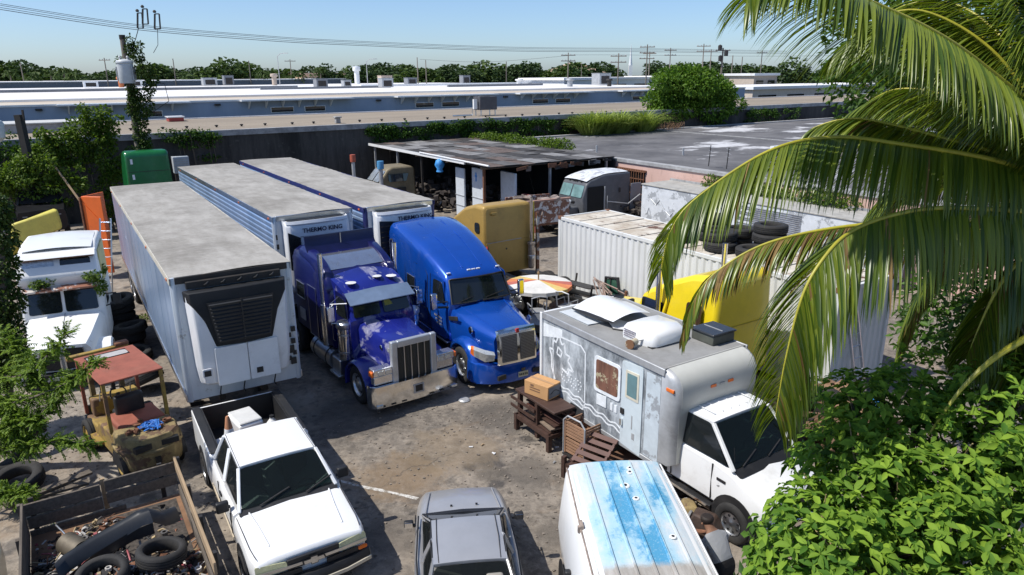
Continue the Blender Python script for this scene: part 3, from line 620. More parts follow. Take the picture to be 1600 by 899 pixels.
        gp = part('grille_panel', M().loft([[(.3, -.64, 2.6), (.5, -.6, 2.58), (.55, 0, 2.57), (.5, .6, 2.58), (.3, .64, 2.6)], [(.3, -.86, 3.2), (.52, -.76, 3.2), (.57, 0, 3.2), (.52, .76, 3.2), (.3, .86, 3.2)], [(.1, -1.09, 3.62), (.45, -1.0, 3.62), (.55, 0, 3.64), (.45, 1.0, 3.62), (.1, 1.09, 3.62)], [(.1, -1.1, 3.84), (.4, -1.02, 3.84), (.5, 0, 3.86), (.4, 1.02, 3.84), (.1, 1.1, 3.84)]]), mat('grille_grey', (.016, .017, .019), .6, var=.15, spec=.3), u, 30, bev=.02)
        part('grille_recess', M().slab([(.565, -.56, 2.68), (.565, .56, 2.68), (.565, .7, 3.62), (.565, -.7, 3.62)], .008), black, u, None)
        for i in range(11):
            zz = 2.74 + i * .083; hw = .54 + .14 * i / 11
            part('louvre', M().box((.585, 0, zz), (.05, hw * 2, .014), ry=.6), mat('louvre', (.022, .023, .025), .55), u, None)
        part('grille_rib', M().bb(.57, .61, -.015, .015, 2.68, 3.62), black, u)
        for (ya, yb) in ((-.66, .02), (.04, .7)):
            dp = part('service_door', M().pane([(.475, ya, 1.66), (.475, yb, 1.66), (.5, yb, 2.56), (.5, ya, 2.56)], .0, .03, .03), unitwhite, u, 30, bev=.01)
        for (ya, z) in ((-.86, 2.02), (.24, 1.86)):
            lt = part('latch', M().pane([(.49, ya - .1, z - .1), (.49, ya + .1, z - .1), (.5, ya + .1, z + .1), (.5, ya - .1, z + .1)], 0, .02, .03), unitwhite, u); part('latch_pocket', M().bb(.515, .528, ya - .07, ya + .07, z - .07, z + .06), black, u)
        part('header_cover', M().bb(.03, .16, -1.0, 1.0, 3.87, 4.02), dark, u)
        for i in range(5): part('pipe', M().tube([(.1, -.7 + i * .35, 3.88), (.22, -.6 + i * .35, 3.95), (.1, -.5 + i * .35, 4.0)], .02, 6), black, u)
        for (y, z, d) in ((1.12, 2.0, .09), (1.18, 2.2, .06), (1.1, 2.36, .05), (1.2, 2.5, .06), (1.15, 1.7, .08), (1.19, 1.9, .05), (1.06, 1.78, .05)): part('connector', M().bb(.0, .05, y - d, y + d * .6, z - d, z + d), black, o)
        for y in (-.62, -.1, .6): part('hose', M().tube([(.1, y, 1.65), (.14, y + .05, 1.5), (.08, y + .02, 1.3), (.03, y + .06, 1.2)], .016, 6), black, o)
    else:
        blk = black
        u = part('refrigeration_unit', M().loft([[(0.004, -1.02, z), (d * .8, -1.02, z), (d, -.9, z), (d * 1.03, 0, z), (d, .9, z), (d * .8, 1.02, z), (.004, 1.02, z)] for z, d in ((1.7, .3), (1.82, .42), (2.8, .46), (3.6, .46), (3.84, .42), (3.96, .3))]), unitwhite, o, 40, bev=.03)
        if unitkind == 'honeycomb':
            for s in (-1,):
                g = part('side_grille', M().slab([(.485, -1.0, 2.5), (.485, -.66, 2.4), (.485, -.62, 3.48), (.485, -1.0, 3.68)], .02), blk, u, None)
                for i in range(9):
                    for j in range(3):
                        part('cell', M().lathe([(.052, .505), (.052, .522), (.042, .522), (.042, .505)], 6, (0, -.93 + j * .105 + (i % 2) * .05, 2.6 + i * .105), 'X', True), dark, g, None)
            part('side_grille', M().slab([(.485, .9, 2.3), (.485, 1.0, 2.3), (.485, 1.0, 3.42), (.485, .92, 3.4)], .02), blk, u, None)
            part('control_window', M().bb(.478, .5, -.06, .14, 3.2, 3.38), black, u, None)
            part('panel_line', M().bb(.475, .49, -.62, .9, 3.5, 3.512), dark, u, None)
        else:
            g = part('side_grille', M().slab([(.485, -.98, 2.2), (.485, -.2, 2.2), (.485, -.14, 3.62), (.485, -.98, 3.72)], .015), blk, u, None)
            for i in range(8): part('louvre', M().box((.51, -.57, 2.3 + i * .175), (.04, .72, .03), ry=.5), dark, g, None)
            part('side_grille', M().slab([(.485, .84, 2.4), (.485, 1.0, 2.4), (.485, 1.0, 3.7), (.485, .8, 3.62)], .015), blk, u, None)
        part('top_cowl', M().loft([[(d, y, 3.84), (d + .06, y, 3.9), (d + .03, y, 3.99), (d - .05, y, 3.98), (d - .06, y, 3.86)] for d, y in ((.05, -1.03), (.3, -.98), (.4, -.8), (.43, 0), (.4, .8), (.3, .98), (.05, 1.03))]), unitwhite, u, 50)
        part('cowl_opening', M().bb(.03, .34, -.9, .9, 3.965, 3.985), black, u)
        zt = 3.68 if unitkind == 'honeycomb' else 3.72
        lettering('THERMO KING', .19, mat('ink', (.02, .02, .05), .6), u, (.49, .1 if unitkind == 'honeycomb' else .32, zt), (0, 1, 0), (0, 0, 1), .004)
    return o
t1 = trailer('reefer trailer with white cooling unit and black louvred grille, nearest of the three trailers', (-6.237, 15.25, 0), R(-57.6), 15.8, 'louvred', cream_rail, 'vertical')
t2 = trailer('middle reefer trailer with honeycomb grille, behind the dark blue long nose truck', (-6.253, 22.1, 0), R(-56), 15.5, 'honeycomb', alu, 'fluted')
lettering('2', .3, mat('ink', (.02, .02, .05), .6), t2, (.02, -1.12, 2.75), (0, 1, 0), (0, 0, 1), .006, 'number')
t3 = trailer('reefer trailer with navy blue rails, farthest right of the three trailers', (-3.733, 23.554, 0), R(-56.6), 16.5, 'slatted', navy, 'fluted')
for i, z in enumerate((3.2, 3.0, 2.85)): part('numeral', M().bb(.013, .02, -1.23, -1.18 + .02 * (i % 2), z, z + .1), white, t3)
for i, z in enumerate((3.4, 3.1, 2.8)): part('numeral', M().bb(.013, .02, -1.24, -1.19 + .02 * (i % 2), z, z + .16), black, t2)

# ---------------------------------------------------------------- vehicle helpers
def ring(x, half):
    """half: (y, z) from the bottom centre out and up to the top centre"""
    L = [(x, y, z) for y, z in half]; Rr = [(x, -y, z) for y, z in reversed(half) if y > 1e-6]
    return L + Rr
def shell(name, secs, m, par, smooth=38, bev=0, sub=0): return part(name, M().loft([ring(x, h) for x, h in secs]), m, par, smooth, bev, sub=sub)
def V3(*a): return Vector(a)
def lerp4(q, f0, f1):
    """sub-quad of [b0, b1, t1, t0] between fractions f0..f1 along the b0->b1 direction"""
    b0, b1, t1, t0 = [Vector(p) for p in q]; return [b0.lerp(b1, f0), b0.lerp(b1, f1), t0.lerp(t1, f1), t0.lerp(t1, f0)]
def greenhouse(par, b, t, paint, splits=((0, .5), (.5, 1)), pil=.07, crown=.05, gl=None, rear=True, ws_split=0, sideglass=None, skirt=.05, wsframe=black, ins=.035):
    FL, FR, RL, RR = b; fl, fr, rl, rr = t; gl = gl or clearglass; sg = sideglass or darkglass
    def rf(a, c):
        p = Vector(fr).lerp(Vector(fl), c).lerp(Vector(rr).lerp(Vector(rl), c), a); p.z += crown * (1 - (2 * c - 1) ** 2) * (1 - (2 * a - 1) ** 4 * .6) ; return p
    mb = M().grid(rf, 10, 10); lo = [[Vector(p) for p in (fr, fl, rl, rr)], [Vector(p) - Vector((0, 0, skirt)) for p in (fr, fl, rl, rr)]]
    rim = [rf(0, j / 10) for j in range(11)] + [rf(i / 10, 1) for i in range(1, 11)] + [rf(1, 1 - j / 10) for j in range(1, 11)] + [rf(1 - i / 10, 0) for i in range(1, 10)]
    mb.loft([[p + Vector((0, 0, .001)) for p in rim], [p - Vector((0, 0, skirt)) for p in rim]], True, False)
    roof = part('roof', mb, paint, par, 50)
    for a, c in ((FL, fl), (FR, fr), (RL, rl), (RR, rr)): part('pillar', M().bar(a, Vector(c) - Vector((0, 0, skirt * .5)), pil, pil), paint, par, bev=.012)
    q = [FR, FL, fl, fr]
    w = part('windscreen', M().pane(q, ins, .006, .08), gl, par, None)
    sides = (('L', [FL, RL, rl, fl]), ('R', [RR, FR, fr, rr]))
    for nm, q in sides:
        for (f0, f1) in splits:
            g = (f0, f1) if nm == 'L' else (1 - f1, 1 - f0); qq = lerp4(q, *g)
            part('side_window', M().pane(qq, ins, .006, .06), sg, par, None)
        for (f0, f1) in splits[:-1]:
            f = f1 if nm == 'L' else 1 - f1; qq = lerp4(q, f, f); part('door_pillar', M().bar(qq[0], qq[3], .07, .05), paint, par)
    if rear: part('rear_window', M().pane([RL, RR, rr, rl], ins, .006, .08), sg, par, None)
    return roof
def seats(par, xs, ys, z=.75, m=None):
    for x in xs:
        for y in ys: part('seat', M().box((x, y, z), (.5, .46, .16)).box((x - .24, y, z + .33), (.14, .46, .6), ry=-.15).box((x - .3, y, z + .7), (.1, .26, .16)), m or interior, par, bev=.04)
def steering(par, x, y, z, r=.18):
    mb = M(); mb.tube([(x + .28 * math.sin(a) * r * 1.2, y + r * math.cos(a), z + r * .9 * math.sin(a)) for a in [i * math.pi / 9 for i in range(19)]], .014, 6); mb.bar((x, y - r, z), (x, y + r, z), .03); part('steering_wheel', mb, black, par)
def mirror(par, x, y, z, s, w=.1, h=.2, m=None, arm=.16):
    hd = part('mirror', M().box((x, y + s * arm, z), (.1, w * 1.6, h)), m or black, par, bev=.03, seg=3)
    part('mirror_arm', M().bar((x, y, z - .03), (x, y + s * arm, z - .03), .04), black, hd); part('mirror_glass', M().box((x - .056, y + s * arm, z), (.006, w * 1.3, h * .8)), chrome, hd)
def arch(par, x, y, z, r, m=black, s=1):
    """dark half-disc wheel opening on a body side"""
    pts = [(x + r * math.cos(a), z + r * math.sin(a)) for a in [i * math.pi / 14 for i in range(15)]]; pts += [(x - r, z - r * .35), (x + r, z - r * .35)]
    return part('wheel_arch', M().prism(pts, 'XZ', y, y + s * .012), m, par, None)
def stackpipe(par, x, y, z0, z1, r=.065, m=None, shield=True, cut=True):
    pts = [(x, y, z0), (x, y, z1 - .3), (x, y, z1)] if cut else [(x, y, z0), (x, y, z1)]
    s = part('exhaust_stack', M().tube(pts, r, 12), m or chrome, par); part('stack_mouth', M().tube([(x, y, z1), (x, y, z1 + .006)], r * .8, 12), black, s)
    if shield: part('heat_shield', M().tube([(x, y, z0), (x, y, z0 + (z1 - z0) * .45)], r * 1.5, 12), m or chrome, s)
    return s

# ---------------------------------------------------------------- white crew pickup
pk = thing('pickup_truck', 'white pickup truck with traffic cone in its open bed', 'pickup truck', (-3.17, 9.6, 0), R(-58.4))
wp = white
shell('hood_body', [(-.2, [(.0, .45), (.7, .45), (.88, .55), (.9, .78), (.86, .93), (.55, .96), (0, .97)]), (-.45, [(.0, .4), (.75, .4), (.93, .55), (.95, .85), (.91, .98), (.6, 1.04), (0, 1.05)]), (-1.0, [(.0, .4), (.75, .4), (.94, .55), (.96, .9), (.92, 1.03), (.62, 1.1), (0, 1.12)]), (-1.52, [(.0, .4), (.75, .4), (.94, .55), (.96, .92), (.93, 1.08), (.84, 1.13), (0, 1.15)])], wp, pk, 50, bev=.045)
for s in (-1, 1):
    part('hood_crease', M().tube([(-.46, s * .6, 1.038), (-1.0, s * .64, 1.092), (-1.5, s * .7, 1.135)], .018, 6), wp, pk, 80)
    part('hood_gap', M().tube([(-.3, s * .845, .985), (-.6, s * .88, 1.02), (-1.45, s * .9, 1.092)], .007, 5), black, pk)
shell('cab_body', [(-1.53, [(0, .4), (.8, .4), (.94, .55), (.96, .9), (.93, 1.1), (.86, 1.14), (0, 1.02)]), (-2.4, [(0, .4), (.8, .4), (.94, .55), (.97, .9), (.95, 1.12), (.9, 1.19), (.8, 1.0), (0, .7)][:6] + [(0, .72)]), (-3.52, [(0, .4), (.8, .4), (.94, .55), (.97, .9), (.95, 1.12), (.9, 1.2), (0, .72)])], wp, pk, 32)
greenhouse(pk, [(-1.47, .84, 1.15), (-1.47, -.84, 1.15), (-3.52, .88, 1.2), (-3.52, -.88, 1.2)], [(-2.06, .68, 1.69), (-2.06, -.68, 1.69), (-3.36, .67, 1.73), (-3.36, -.67, 1.73)], wp, ((.06, .56), (.6, .93)), .06, .055, glass('pickup_glass', (.4, .5, .47), .03, .62))
seats(pk, (-2.45, -3.1), (-.42, .42), .8); part('dashboard', M().bb(-1.75, -1.5, -.8, .8, .75, 1.09).bb(-1.62, -1.42, -.8, .8, 1.02, 1.12), mat('dashboard', (.16, .19, .16), .7, var=.3, scale=9), pk, bev=.04); steering(pk, -1.9, .4, 1.05)
part('cowl', M().loft([[(-1.44, -.85, 1.13), (-1.44, .85, 1.13), (-1.53, .84, 1.19), (-1.53, -.84, 1.19)], [(-1.4, -.85, 1.12), (-1.4, .85, 1.12), (-1.4, .85, 1.13), (-1.4, -.85, 1.13)]]), black, pk)
for y0, y1 in ((-.5, .05), (.3, .8)): part('wiper', M().bar((-1.46, y0, 1.19), (-1.6, y1, 1.3), .02), black, pk)
part('dash_papers', M().box((-1.62, .55, 1.13), (.12, .2, .02), rz=.5).box((-1.66, .2, 1.13), (.1, .3, .02), rz=.2), mat('paper', (.55, .58, .55), .8), pk)
for s in (-1, 1):
    part('bed_side', M().prism([(-3.55, .45), (-5.85, .5), (-5.88, 1.22), (-5.85, 1.29), (-3.55, 1.27)], 'XZ', s * .80, s * .955), wp, pk, bev=.035)
    part('bed_rail', M().bb(-5.86, -3.56, s * .78, s * .94, 1.292, 1.315), black, pk, bev=.008)
    part('bed_liner', M().bb(-5.8, -3.58, s * .74, s * .795, .72, 1.29), black, pk)
    arch(pk, -4.75, s * .957, .42, .47, black, s); arch(pk, -.95, s * .957, .42, .45, black, s)
    wheel(pk, -4.75, s * .86, .38, .38, .25, 'car', alu); wheel(pk, -.95, s * .86, .38, .38, .25, 'car', alu)
    mirror(pk, -1.75, s * .93, 1.2, s, .13, .2, black, .13)
    part('door_handle', M().bb(-2.42, -2.58, s * .965, s * .985, 1.0, 1.05), black, pk)
    part('door_gap', M().prism([(-1.62, .55), (-1.635, .55), (-1.635, 1.12), (-1.62, 1.12)], 'XZ', s * .955, s * .9735).prism([(-2.72, .55), (-2.735, .55), (-2.735, 1.16), (-2.72, 1.16)], 'XZ', s * .955, s * .9735), black, pk, None)
    part('side_moulding', M().prism([(-1.5, .66), (-3.5, .66), (-3.5, .72), (-1.5, .72)], 'XZ', s * .965, s * .985), mat('tan_moulding', (.45, .38, .28), .6), pk, None)
    part('headlight', M().pane([(-.19, s * .9, .74), (-.155, s * .42, .74), (-.165, s * .42, .88), (-.25, s * .9, .9)] if s < 0 else [(-.155, .42, .74), (-.19, .9, .74), (-.25, .9, .9), (-.165, .42, .88)], 0, .03, .04), oldlens, pk, 30)
    part('turn_signal', M().pane([(-.17, s * .9, .64), (-.155, s * .74, .64), (-.16, s * .74, .7), (-.18, s * .9, .7)] if s < 0 else [(-.155, .74, .64), (-.17, .9, .64), (-.18, .9, .7), (-.16, .74, .7)], 0, .03, .03), amber, pk, 30); part('lower_grille', M().pane([(-.165, s * .74, .63), (-.13, s * .2, .63), (-.135, s * .2, .71), (-.17, s * .74, .71)] if s < 0 else [(-.13, .2, .63), (-.165, .74, .63), (-.17, .74, .71), (-.135, .2, .71)], 0, .025, .02), black, pk, None)
    part('tail_lamp', M().bb(-5.9, -5.86, s * .82, s * .94, .7, 1.15), redl, pk)
part('bed_floor', M().bb(-5.8, -3.58, -.8, .8, .66, .72), black, pk); part('bed_front', M().bb(-3.62, -3.55, -.8, .8, .5, 1.27), black, pk)
tgp = part('tailgate', M().bb(-5.88, -5.81, -.79, .79, .55, 1.28), wp, pk, bev=.02); part('tailgate_liner', M().bb(-5.805, -5.79, -.77, .77, .72, 1.285), black, tgp)
part('grille', M().bb(-.18, -.13, -.42, .42, .72, .9), black, pk, bev=.01)
part('grille_bar', M().loft([[(x, y, .765), (x + .015, y, .765), (x + .015, y, .815), (x, y, .815)] for x, y in ((-.17, -.9), (-.13, -.45), (-.115, 0), (-.13, .45), (-.17, .9))]), alu, pk)
bt = [(-.16, -.03), (-.05, -.03), (-.05, -.06), (.05, -.06), (.06, -.03), (.17, -.03), (.15, .03), (.05, .03), (.05, .06), (-.05, .06), (-.06, .03), (-.17, .03)]
part('emblem', M().prism([(y, .79 + z) for y, z in bt], 'YZ', -.098, -.088), alu, pk, None); part('emblem_edge', M().prism([(y * 1.15, .79 + z * 1.25) for y, z in bt], 'YZ', -.1, -.093), black, pk, None)
part('bumper', M().loft([[(x, y, .36), (x + .1, y, .38), (x + .12, y, .5), (x + .06, y, .61), (x - .05, y, .61), (x - .05, y, .36)] for x, y in ((-.42, -.97), (-.22, -.93), (-.12, -.5), (-.09, 0), (-.12, .5), (-.22, .93), (-.42, .97))]), black, pk, 40)
part('bumper_trim', M().loft([[(x + .11, y, .415), (x + .135, y, .43), (x + .135, y, .49), (x + .11, y, .5)] for x, y in ((-.42, -.985), (-.22, -.94), (-.12, -.5), (-.09, 0), (-.12, .5), (-.22, .94), (-.42, .985))]), mat('cream_trim', (.5, .45, .35), .5), pk, 40)
part('hood_dent', M().grid(lambda a, b: (-.32 - .2 * a, -.05 + .18 * b, .995 + .04 * a + .012 * math.sin(6 * a) * math.sin(3.1 * b)), 6, 6), wp, pk, 80)
part('roof_seam', M().tube([(-2.06, .66, 1.692), (-3.34, .65, 1.735)], .006, 5).tube([(-2.06, -.66, 1.692), (-3.34, -.65, 1.735)], .006, 5), black, pk)
part('chassis', M().bb(-5.6, -.3, -.45, .45, .3, .5), dark, pk)
# load in the pickup bed
def on(root, x, y, z): return root.matrix_basis @ Vector((x, y, z))
def place(root, x, y, z): return tuple(Matrix.LocRotScale(root.location, root.rotation_euler, None) @ Vector((x, y, z)))
orange = mat('cone_orange', (.75, .1, .02), .5, var=.1, dirt=.3)
cn = thing('traffic_cone', 'orange traffic cone with white collar in the pickup bed', 'cone', place(pk, -4.5, -.42, .722), sc=1.35); part('base', M().bb(-.17, .17, -.17, .17, 0, .03), orange, cn, bev=.01)
part('cone', M().lathe([(.13, .03), (.09, .25)], 16), orange, cn); part('collar', M().lathe([(.092, .25), (.062, .42)], 16), white, cn); part('tip', M().lathe([(.06, .42), (.03, .6), (.02, .62)], 16), mat('cone_faded', (.45, .2, .1), .7), cn)
bx = thing('appliance_box', 'bulky white appliance lying in the pickup bed', 'appliance', place(pk, -4.95, .0, .722), R(-50)); part('casing', M().bb(-.42, .35, -.26, .26, 0, .5), white, bx, bev=.05, seg=3); part('lid', M().bb(-.4, .33, -.24, .24, .504, .55), mat('pale_plastic', (.6, .6, .58), .5), bx, bev=.03)
bg = thing('suitcase', 'grey brown rounded suitcase behind the pickup cab', 'suitcase', place(pk, -4.35, .05, .722), R(-55)); part('body', M().bb(-.2, .2, -.36, .36, 0, .48), mat('taupe', (.3, .26, .23), .6, var=.1), bg, bev=.09, seg=3); part('zip', M().bb(-.205, .205, -.363, .363, .3, .315), dark, bg)
for i, (x, y, s) in enumerate(((-4.45, -.62, .2), (-4.2, -.6, .16))):
    o = thing('rubbish_bag', ('crumpled white bag beside the traffic cone', 'small dark bag behind the traffic cone')[i], 'bag', place(pk, x, y, .722), i); part('sack', M().lathe([(.02, 0), (s * 1.1, .03), (s * 1.25, s), (s * .8, s * 1.7), (s * .2, s * 2)], 9), (white, black)[i], o, 60)
for i, (x, y) in enumerate(((-5.0, .55), (-4.7, .62))):
    o = thing('plastic_jug', ('white plastic jug near the far bed wall', 'grey plastic jug at the bed wall')[i], 'jug', place(pk, x, y, .722), i); part('body', M().lathe([(.12, 0), (.13, .2), (.05, .3), (.05, .34)], 12), (white, galv)[i], o); part('cap', M().lathe([(.055, .34), (.05, .38)], 10), black, o)
for i, (x, y, r_) in enumerate(((-5.2, .3, .3), (-4.85, .38, 1.2))):
    o = tag(part('scrap_board', M().box((0, 0, .03), (.9, .12, .04)), wood, None, loc=place(pk, x, y, .73 + .05 * i), rz=r_), ('grey plank lying in the pickup bed', 'crossed plank over another in the pickup bed')[i], 'plank')

# ---------------------------------------------------------------- silver sedan facing away
silver = mat('silver_paint', (.43, .43, .435), .34, .4, var=.05, dirt=.2, dirtcol=(.3, .29, .27), coat=.6)
sd = thing('sedan', 'silver sedan parked nose in between the pickup and van', 'car', (-1.02, 11.85, 0), R(97))
shell('body', [(0, [(0, .3), (.5, .3), (.62, .4), (.62, .6), (.55, .68), (0, .7)]), (-.12, [(0, .25), (.6, .25), (.76, .4), (.76, .62), (.66, .73), (0, .77)]), (-.5, [(0, .22), (.65, .22), (.81, .4), (.82, .66), (.72, .79), (0, .84)]), (-1.05, [(0, .22), (.68, .22), (.83, .4), (.84, .7), (.76, .86), (0, .92)]), (-1.6, [(0, .22), (.7, .22), (.84, .4), (.85, .72), (.8, .9), (0, .6)]), (-3.4, [(0, .22), (.7, .22), (.84, .4), (.85, .74), (.78, .93), (0, .6)]), (-3.75, [(0, .22), (.7, .22), (.83, .4), (.83, .76), (.72, .94), (0, .97)]), (-4.3, [(0, .3), (.66, .3), (.78, .4), (.78, .78), (.68, .92), (0, .95)]), (-4.42, [(0, .35), (.6, .35), (.72, .45), (.72, .75), (.6, .85), (0, .88)])], silver, sd, 50, bev=.04)
greenhouse(sd, [(-1.12, .72, .92), (-1.12, -.72, .92), (-3.72, .7, .95), (-3.72, -.7, .95)], [(-1.92, .555, 1.36), (-1.92, -.555, 1.36), (-3.02, .54, 1.37), (-3.02, -.54, 1.37)], silver, ((.03, .46), (.5, .84)), .028, .05, glass('sedan_glass', (.3, .36, .35), .03, .5), sideglass=glass('sedan_side_glass', (.4, .44, .4), .03, .6))
for s in (-1, 1):
    part('quarter_panel', M().pane(lerp4([(-1.12, .72, .92), (-3.72, .7, .95), (-3.02, .54, 1.37), (-1.92, .555, 1.36)], .85, 1.02) if s > 0 else lerp4([(-3.72, -.7, .95), (-1.12, -.72, .92), (-1.92, -.555, 1.36), (-3.02, -.54, 1.37)], -.02, .15), 0, .014, .02), silver, sd, None)
    part('drip_channel', M().tube([(-1.9, s * .475, 1.378), (-2.5, s * .48, 1.392), (-3.0, s * .46, 1.378)], .007, 6), dark, sd)
    part('roof_rail_trim', M().tube([(-1.86, s * .56, 1.345), (-2.5, s * .572, 1.365), (-3.05, s * .55, 1.345), (-3.7, s * .71, .96)], .012, 6), black, sd)
    part('window_trim', M().tube([(-1.15, s * .78, .93), (-2.3, s * .81, .94), (-3.6, s * .75, .96)], .014, 6), black, sd)
    mirror(sd, -1.42, s * .82, .98, s, .1, .12, black, .12); wheel(sd, -.8, s * .74, .3, .3, .2, 'car', alu); wheel(sd, -3.4, s * .74, .3, .3, .2, 'car', alu)
    arch(sd, -.8, s * .845, .3, .36, black, s); arch(sd, -3.4, s * .845, .3, .36, black, s)
    part('hood_crease', M().tube([(-.2, s * .58, .775), (-.6, s * .62, .835), (-1.05, s * .66, .9)], .012, 6), silver, sd, 80)
    part('headlight', M().pane([(-.07, s * .3, .55), (-.09, s * .62, .55), (-.14, s * .66, .66), (-.06, s * .3, .66)], 0, .02, .03), lens, sd); part('tail_lamp', M().bb(-4.44, -4.36, s * .35, s * .7, .62, .78), redl, sd)
part('cowl', M().loft([[(-1.03, y, .915 - abs(y) * .05), (-1.14, y, .93 - abs(y) * .03), (-1.14, y, .945 - abs(y) * .03), (-1.02, y, .925 - abs(y) * .05)] for y in (-.72, -.35, 0, .35, .72)]), black, sd)
for y in (-.25, .2): part('washer_nozzle', M().box((-.85, y, .895), (.03, .04, .02)), black, sd)
seats(sd, (-2.05, -2.95), (-.34, .34), .52, mat('cloth_seat', (.3, .28, .24), .9)); part('dashboard', M().bb(-1.5, -1.15, -.68, .68, .6, .9), interior, sd, bev=.05)
part('floor_pan', M().bb(-4.2, -.3, -.65, .65, .2, .3), dark, sd)

# ---------------------------------------------------------------- white van with blue patched roof
t = NT('van_roof_paint'); sx = t.node('SeparateXYZ'); t.l.new(t.tc.outputs['Object'], sx.inputs[0])
n1 = t.noise(1.0, 4, .55, t.coords((.55, 1.5, 1))); n2 = t.noise(7, 8, .78); n3 = t.noise(2.2, 7, .74, t.coords((.5, 2.5, 1))); n4 = t.noise(30, 5, .7)
strip = t.node('TexWhiteNoise', noise_dimensions='1D'); t.l.new(t.math('FLOOR', t.math('MULTIPLY', t.math('ADD', sx.outputs['Y'], .75), 4.0)), strip.inputs['W'])
mid = t.math('SUBTRACT', 1.0, t.math('MULTIPLY', t.math('ABSOLUTE', t.math('SUBTRACT', sx.outputs['Y'], .12)), 1.5))
bl = t.math('ADD', t.math('ADD', n1, t.math('MULTIPLY', mid, .22)), t.math('ADD', t.math('MULTIPLY', t.math('SUBTRACT', n2, .5), .42), t.math('MULTIPLY', strip.outputs['Value'], .08)))
c = t.mix(t.ramp(n3, .35, .7), (.62, .63, .63), (.42, .5, .55)); c = t.mix(t.ramp(bl, .48, .62), c, (.36, .54, .64)); c = t.mix(t.ramp(bl, .65, .74), c, (.07, .29, .48))
c = t.mix(t.math('MULTIPLY', t.ramp(n4, .55, .66), .45), c, (.45, .62, .72)); c = t.mix(t.math('MULTIPLY', t.ramp(n2, .6, .72), .5), c, (.55, .54, .5)); c = t.mix(t.math('MULTIPLY', t.ramp(t.noise(3.5, 7, .75, t.coords((.4, 3, 1))), .6, .72), .45), c, (.33, .28, .24))
gm = t.node('MapRange'); gm.inputs['From Min'].default_value = -2.42; gm.inputs['From Max'].default_value = -2.3; t.l.new(t.math('ADD', sx.outputs['X'], t.math('MULTIPLY', t.math('SUBTRACT', n2, .5), .3)), gm.inputs['Value'])
c = t.mix(gm.outputs[0], c, t.mix(t.ramp(n3, .4, .65), (.3, .28, .25), (.45, .43, .4))); t.setc('Base Color', c); t.setc('Roughness', .6); vanroof = t.m
vn = thing('cargo_van', 'white cargo van with flaking blue paint on its ribbed roof', 'van', (1.98, 5.55, 0), R(-86.5))
def vsec(x, w=1.0, top=2.0, low=.4): return (x, [(0, low), (.8 * w, low), (.93 * w, .6), (.97 * w, 1.0), (.93 * w, 1.35), (.86 * w, top - .16), (.8 * w, top - .05), (.7 * w, top), (0, top + .02)])
shell('body', [vsec(-5.06, .84, 1.92), vsec(-5.0, .93, 1.99), vsec(-4.7, .985), vsec(-3.4), vsec(-1.35), (-.95, [(0, .4), (.78, .4), (.93, .6), (.97, 1.0), (.9, 1.2), (.8, 1.55), (.74, 1.7), (.66, 1.74), (0, 1.76)]), (-.5, [(0, .4), (.78, .4), (.92, .6), (.95, .95), (.9, 1.1), (.8, 1.18), (.7, 1.2), (.6, 1.2), (0, 1.22)]), (0, [(0, .45), (.75, .45), (.88, .6), (.9, .85), (.85, .95), (.75, 1.0), (.65, 1.0), (.5, 1.0), (0, 1.02)])], white, vn, 35)
part('roof', M().grid(lambda a, b: (-4.98 + 3.65 * a, -.745 + 1.49 * b, 2.012 + .03 * math.sin(math.pi * b) - .03 * (abs(2 * b - 1) ** 6)), 30, 16), vanroof, vn, 60)
for i, y in enumerate((-.5, -.25, 0, .25, .5)): part('roof_rib', M().loft([[(x, y - .026, z), (x, y - .013, z + .024), (x, y + .013, z + .024), (x, y + .026, z)] for x, z in [(-4.9 + k * .39, 2.02 + .03 * math.sin(math.pi * (y + .745) / 1.49)) for k in range(10)]]), vanroof, vn, None)
for s in (-1, 1):
    part('drip_rail', M().tube([(-4.95, s * .79, 1.955), (-3.4, s * .815, 1.955), (-1.4, s * .815, 1.955)], .014, 6), mat('rail_grime', (.3, .24, .2), .7, var=.4, scale=9) if s < 0 else white, vn)
    for x in (-.9, -4.0): wheel(vn, x, s * .84, .36, .36, .23, 'car', galv); arch(vn, x, s * .965, .36, .44, black, s)
    part('side_window', M().pane([(-1.1, s * .945, 1.25), (-2.1, s * .95, 1.25), (-2.1, s * .865, 1.8), (-1.35, s * .865, 1.8)], .03, .012, .05), darkglass, vn, None)
    part('tail_lamp', M().bb(-5.05, -5.02, s * .72, s * .84, .9, 1.3), redl, vn)
part('door_handle', M().bb(-2.95, -2.8, -1.0, -.97, 1.05, 1.12), black, vn); part('side_lamp', M().bb(-3.35, -3.25, -1.04, -.95, 1.05, 1.25), black, vn, bev=.02)
part('windscreen', M().pane([(-.5, -.72, 1.24), (-.5, .72, 1.24), (-.98, .66, 1.72), (-.98, -.66, 1.72)], 0, .02, .06), darkglass, vn, None)
for (x, y, r_) in ((-4.72, .22, .035), (-4.6, .19, .035), (-4.22, .03, .05), (-3.86, .12, .035), (-2.9, .42, .035)):
    part('roof_patch', M().lathe([(r_ * 1.6, 2.05), (r_ * 1.3, 2.062), (r_ * .7, 2.062)], 9, (x, y, -.003)), white, vn); part('roof_hole', M().lathe([(r_ * .7, 2.06), (.001, 2.063)], 9, (x, y, 0)), black, vn)
part('rack_bracket', M().box((-3.35, -.8, 1.99), (.16, .05, .05)).box((-3.3, -.83, 1.95), (.05, .06, .1)), mat('rail_grime', (.3, .24, .2)), vn)

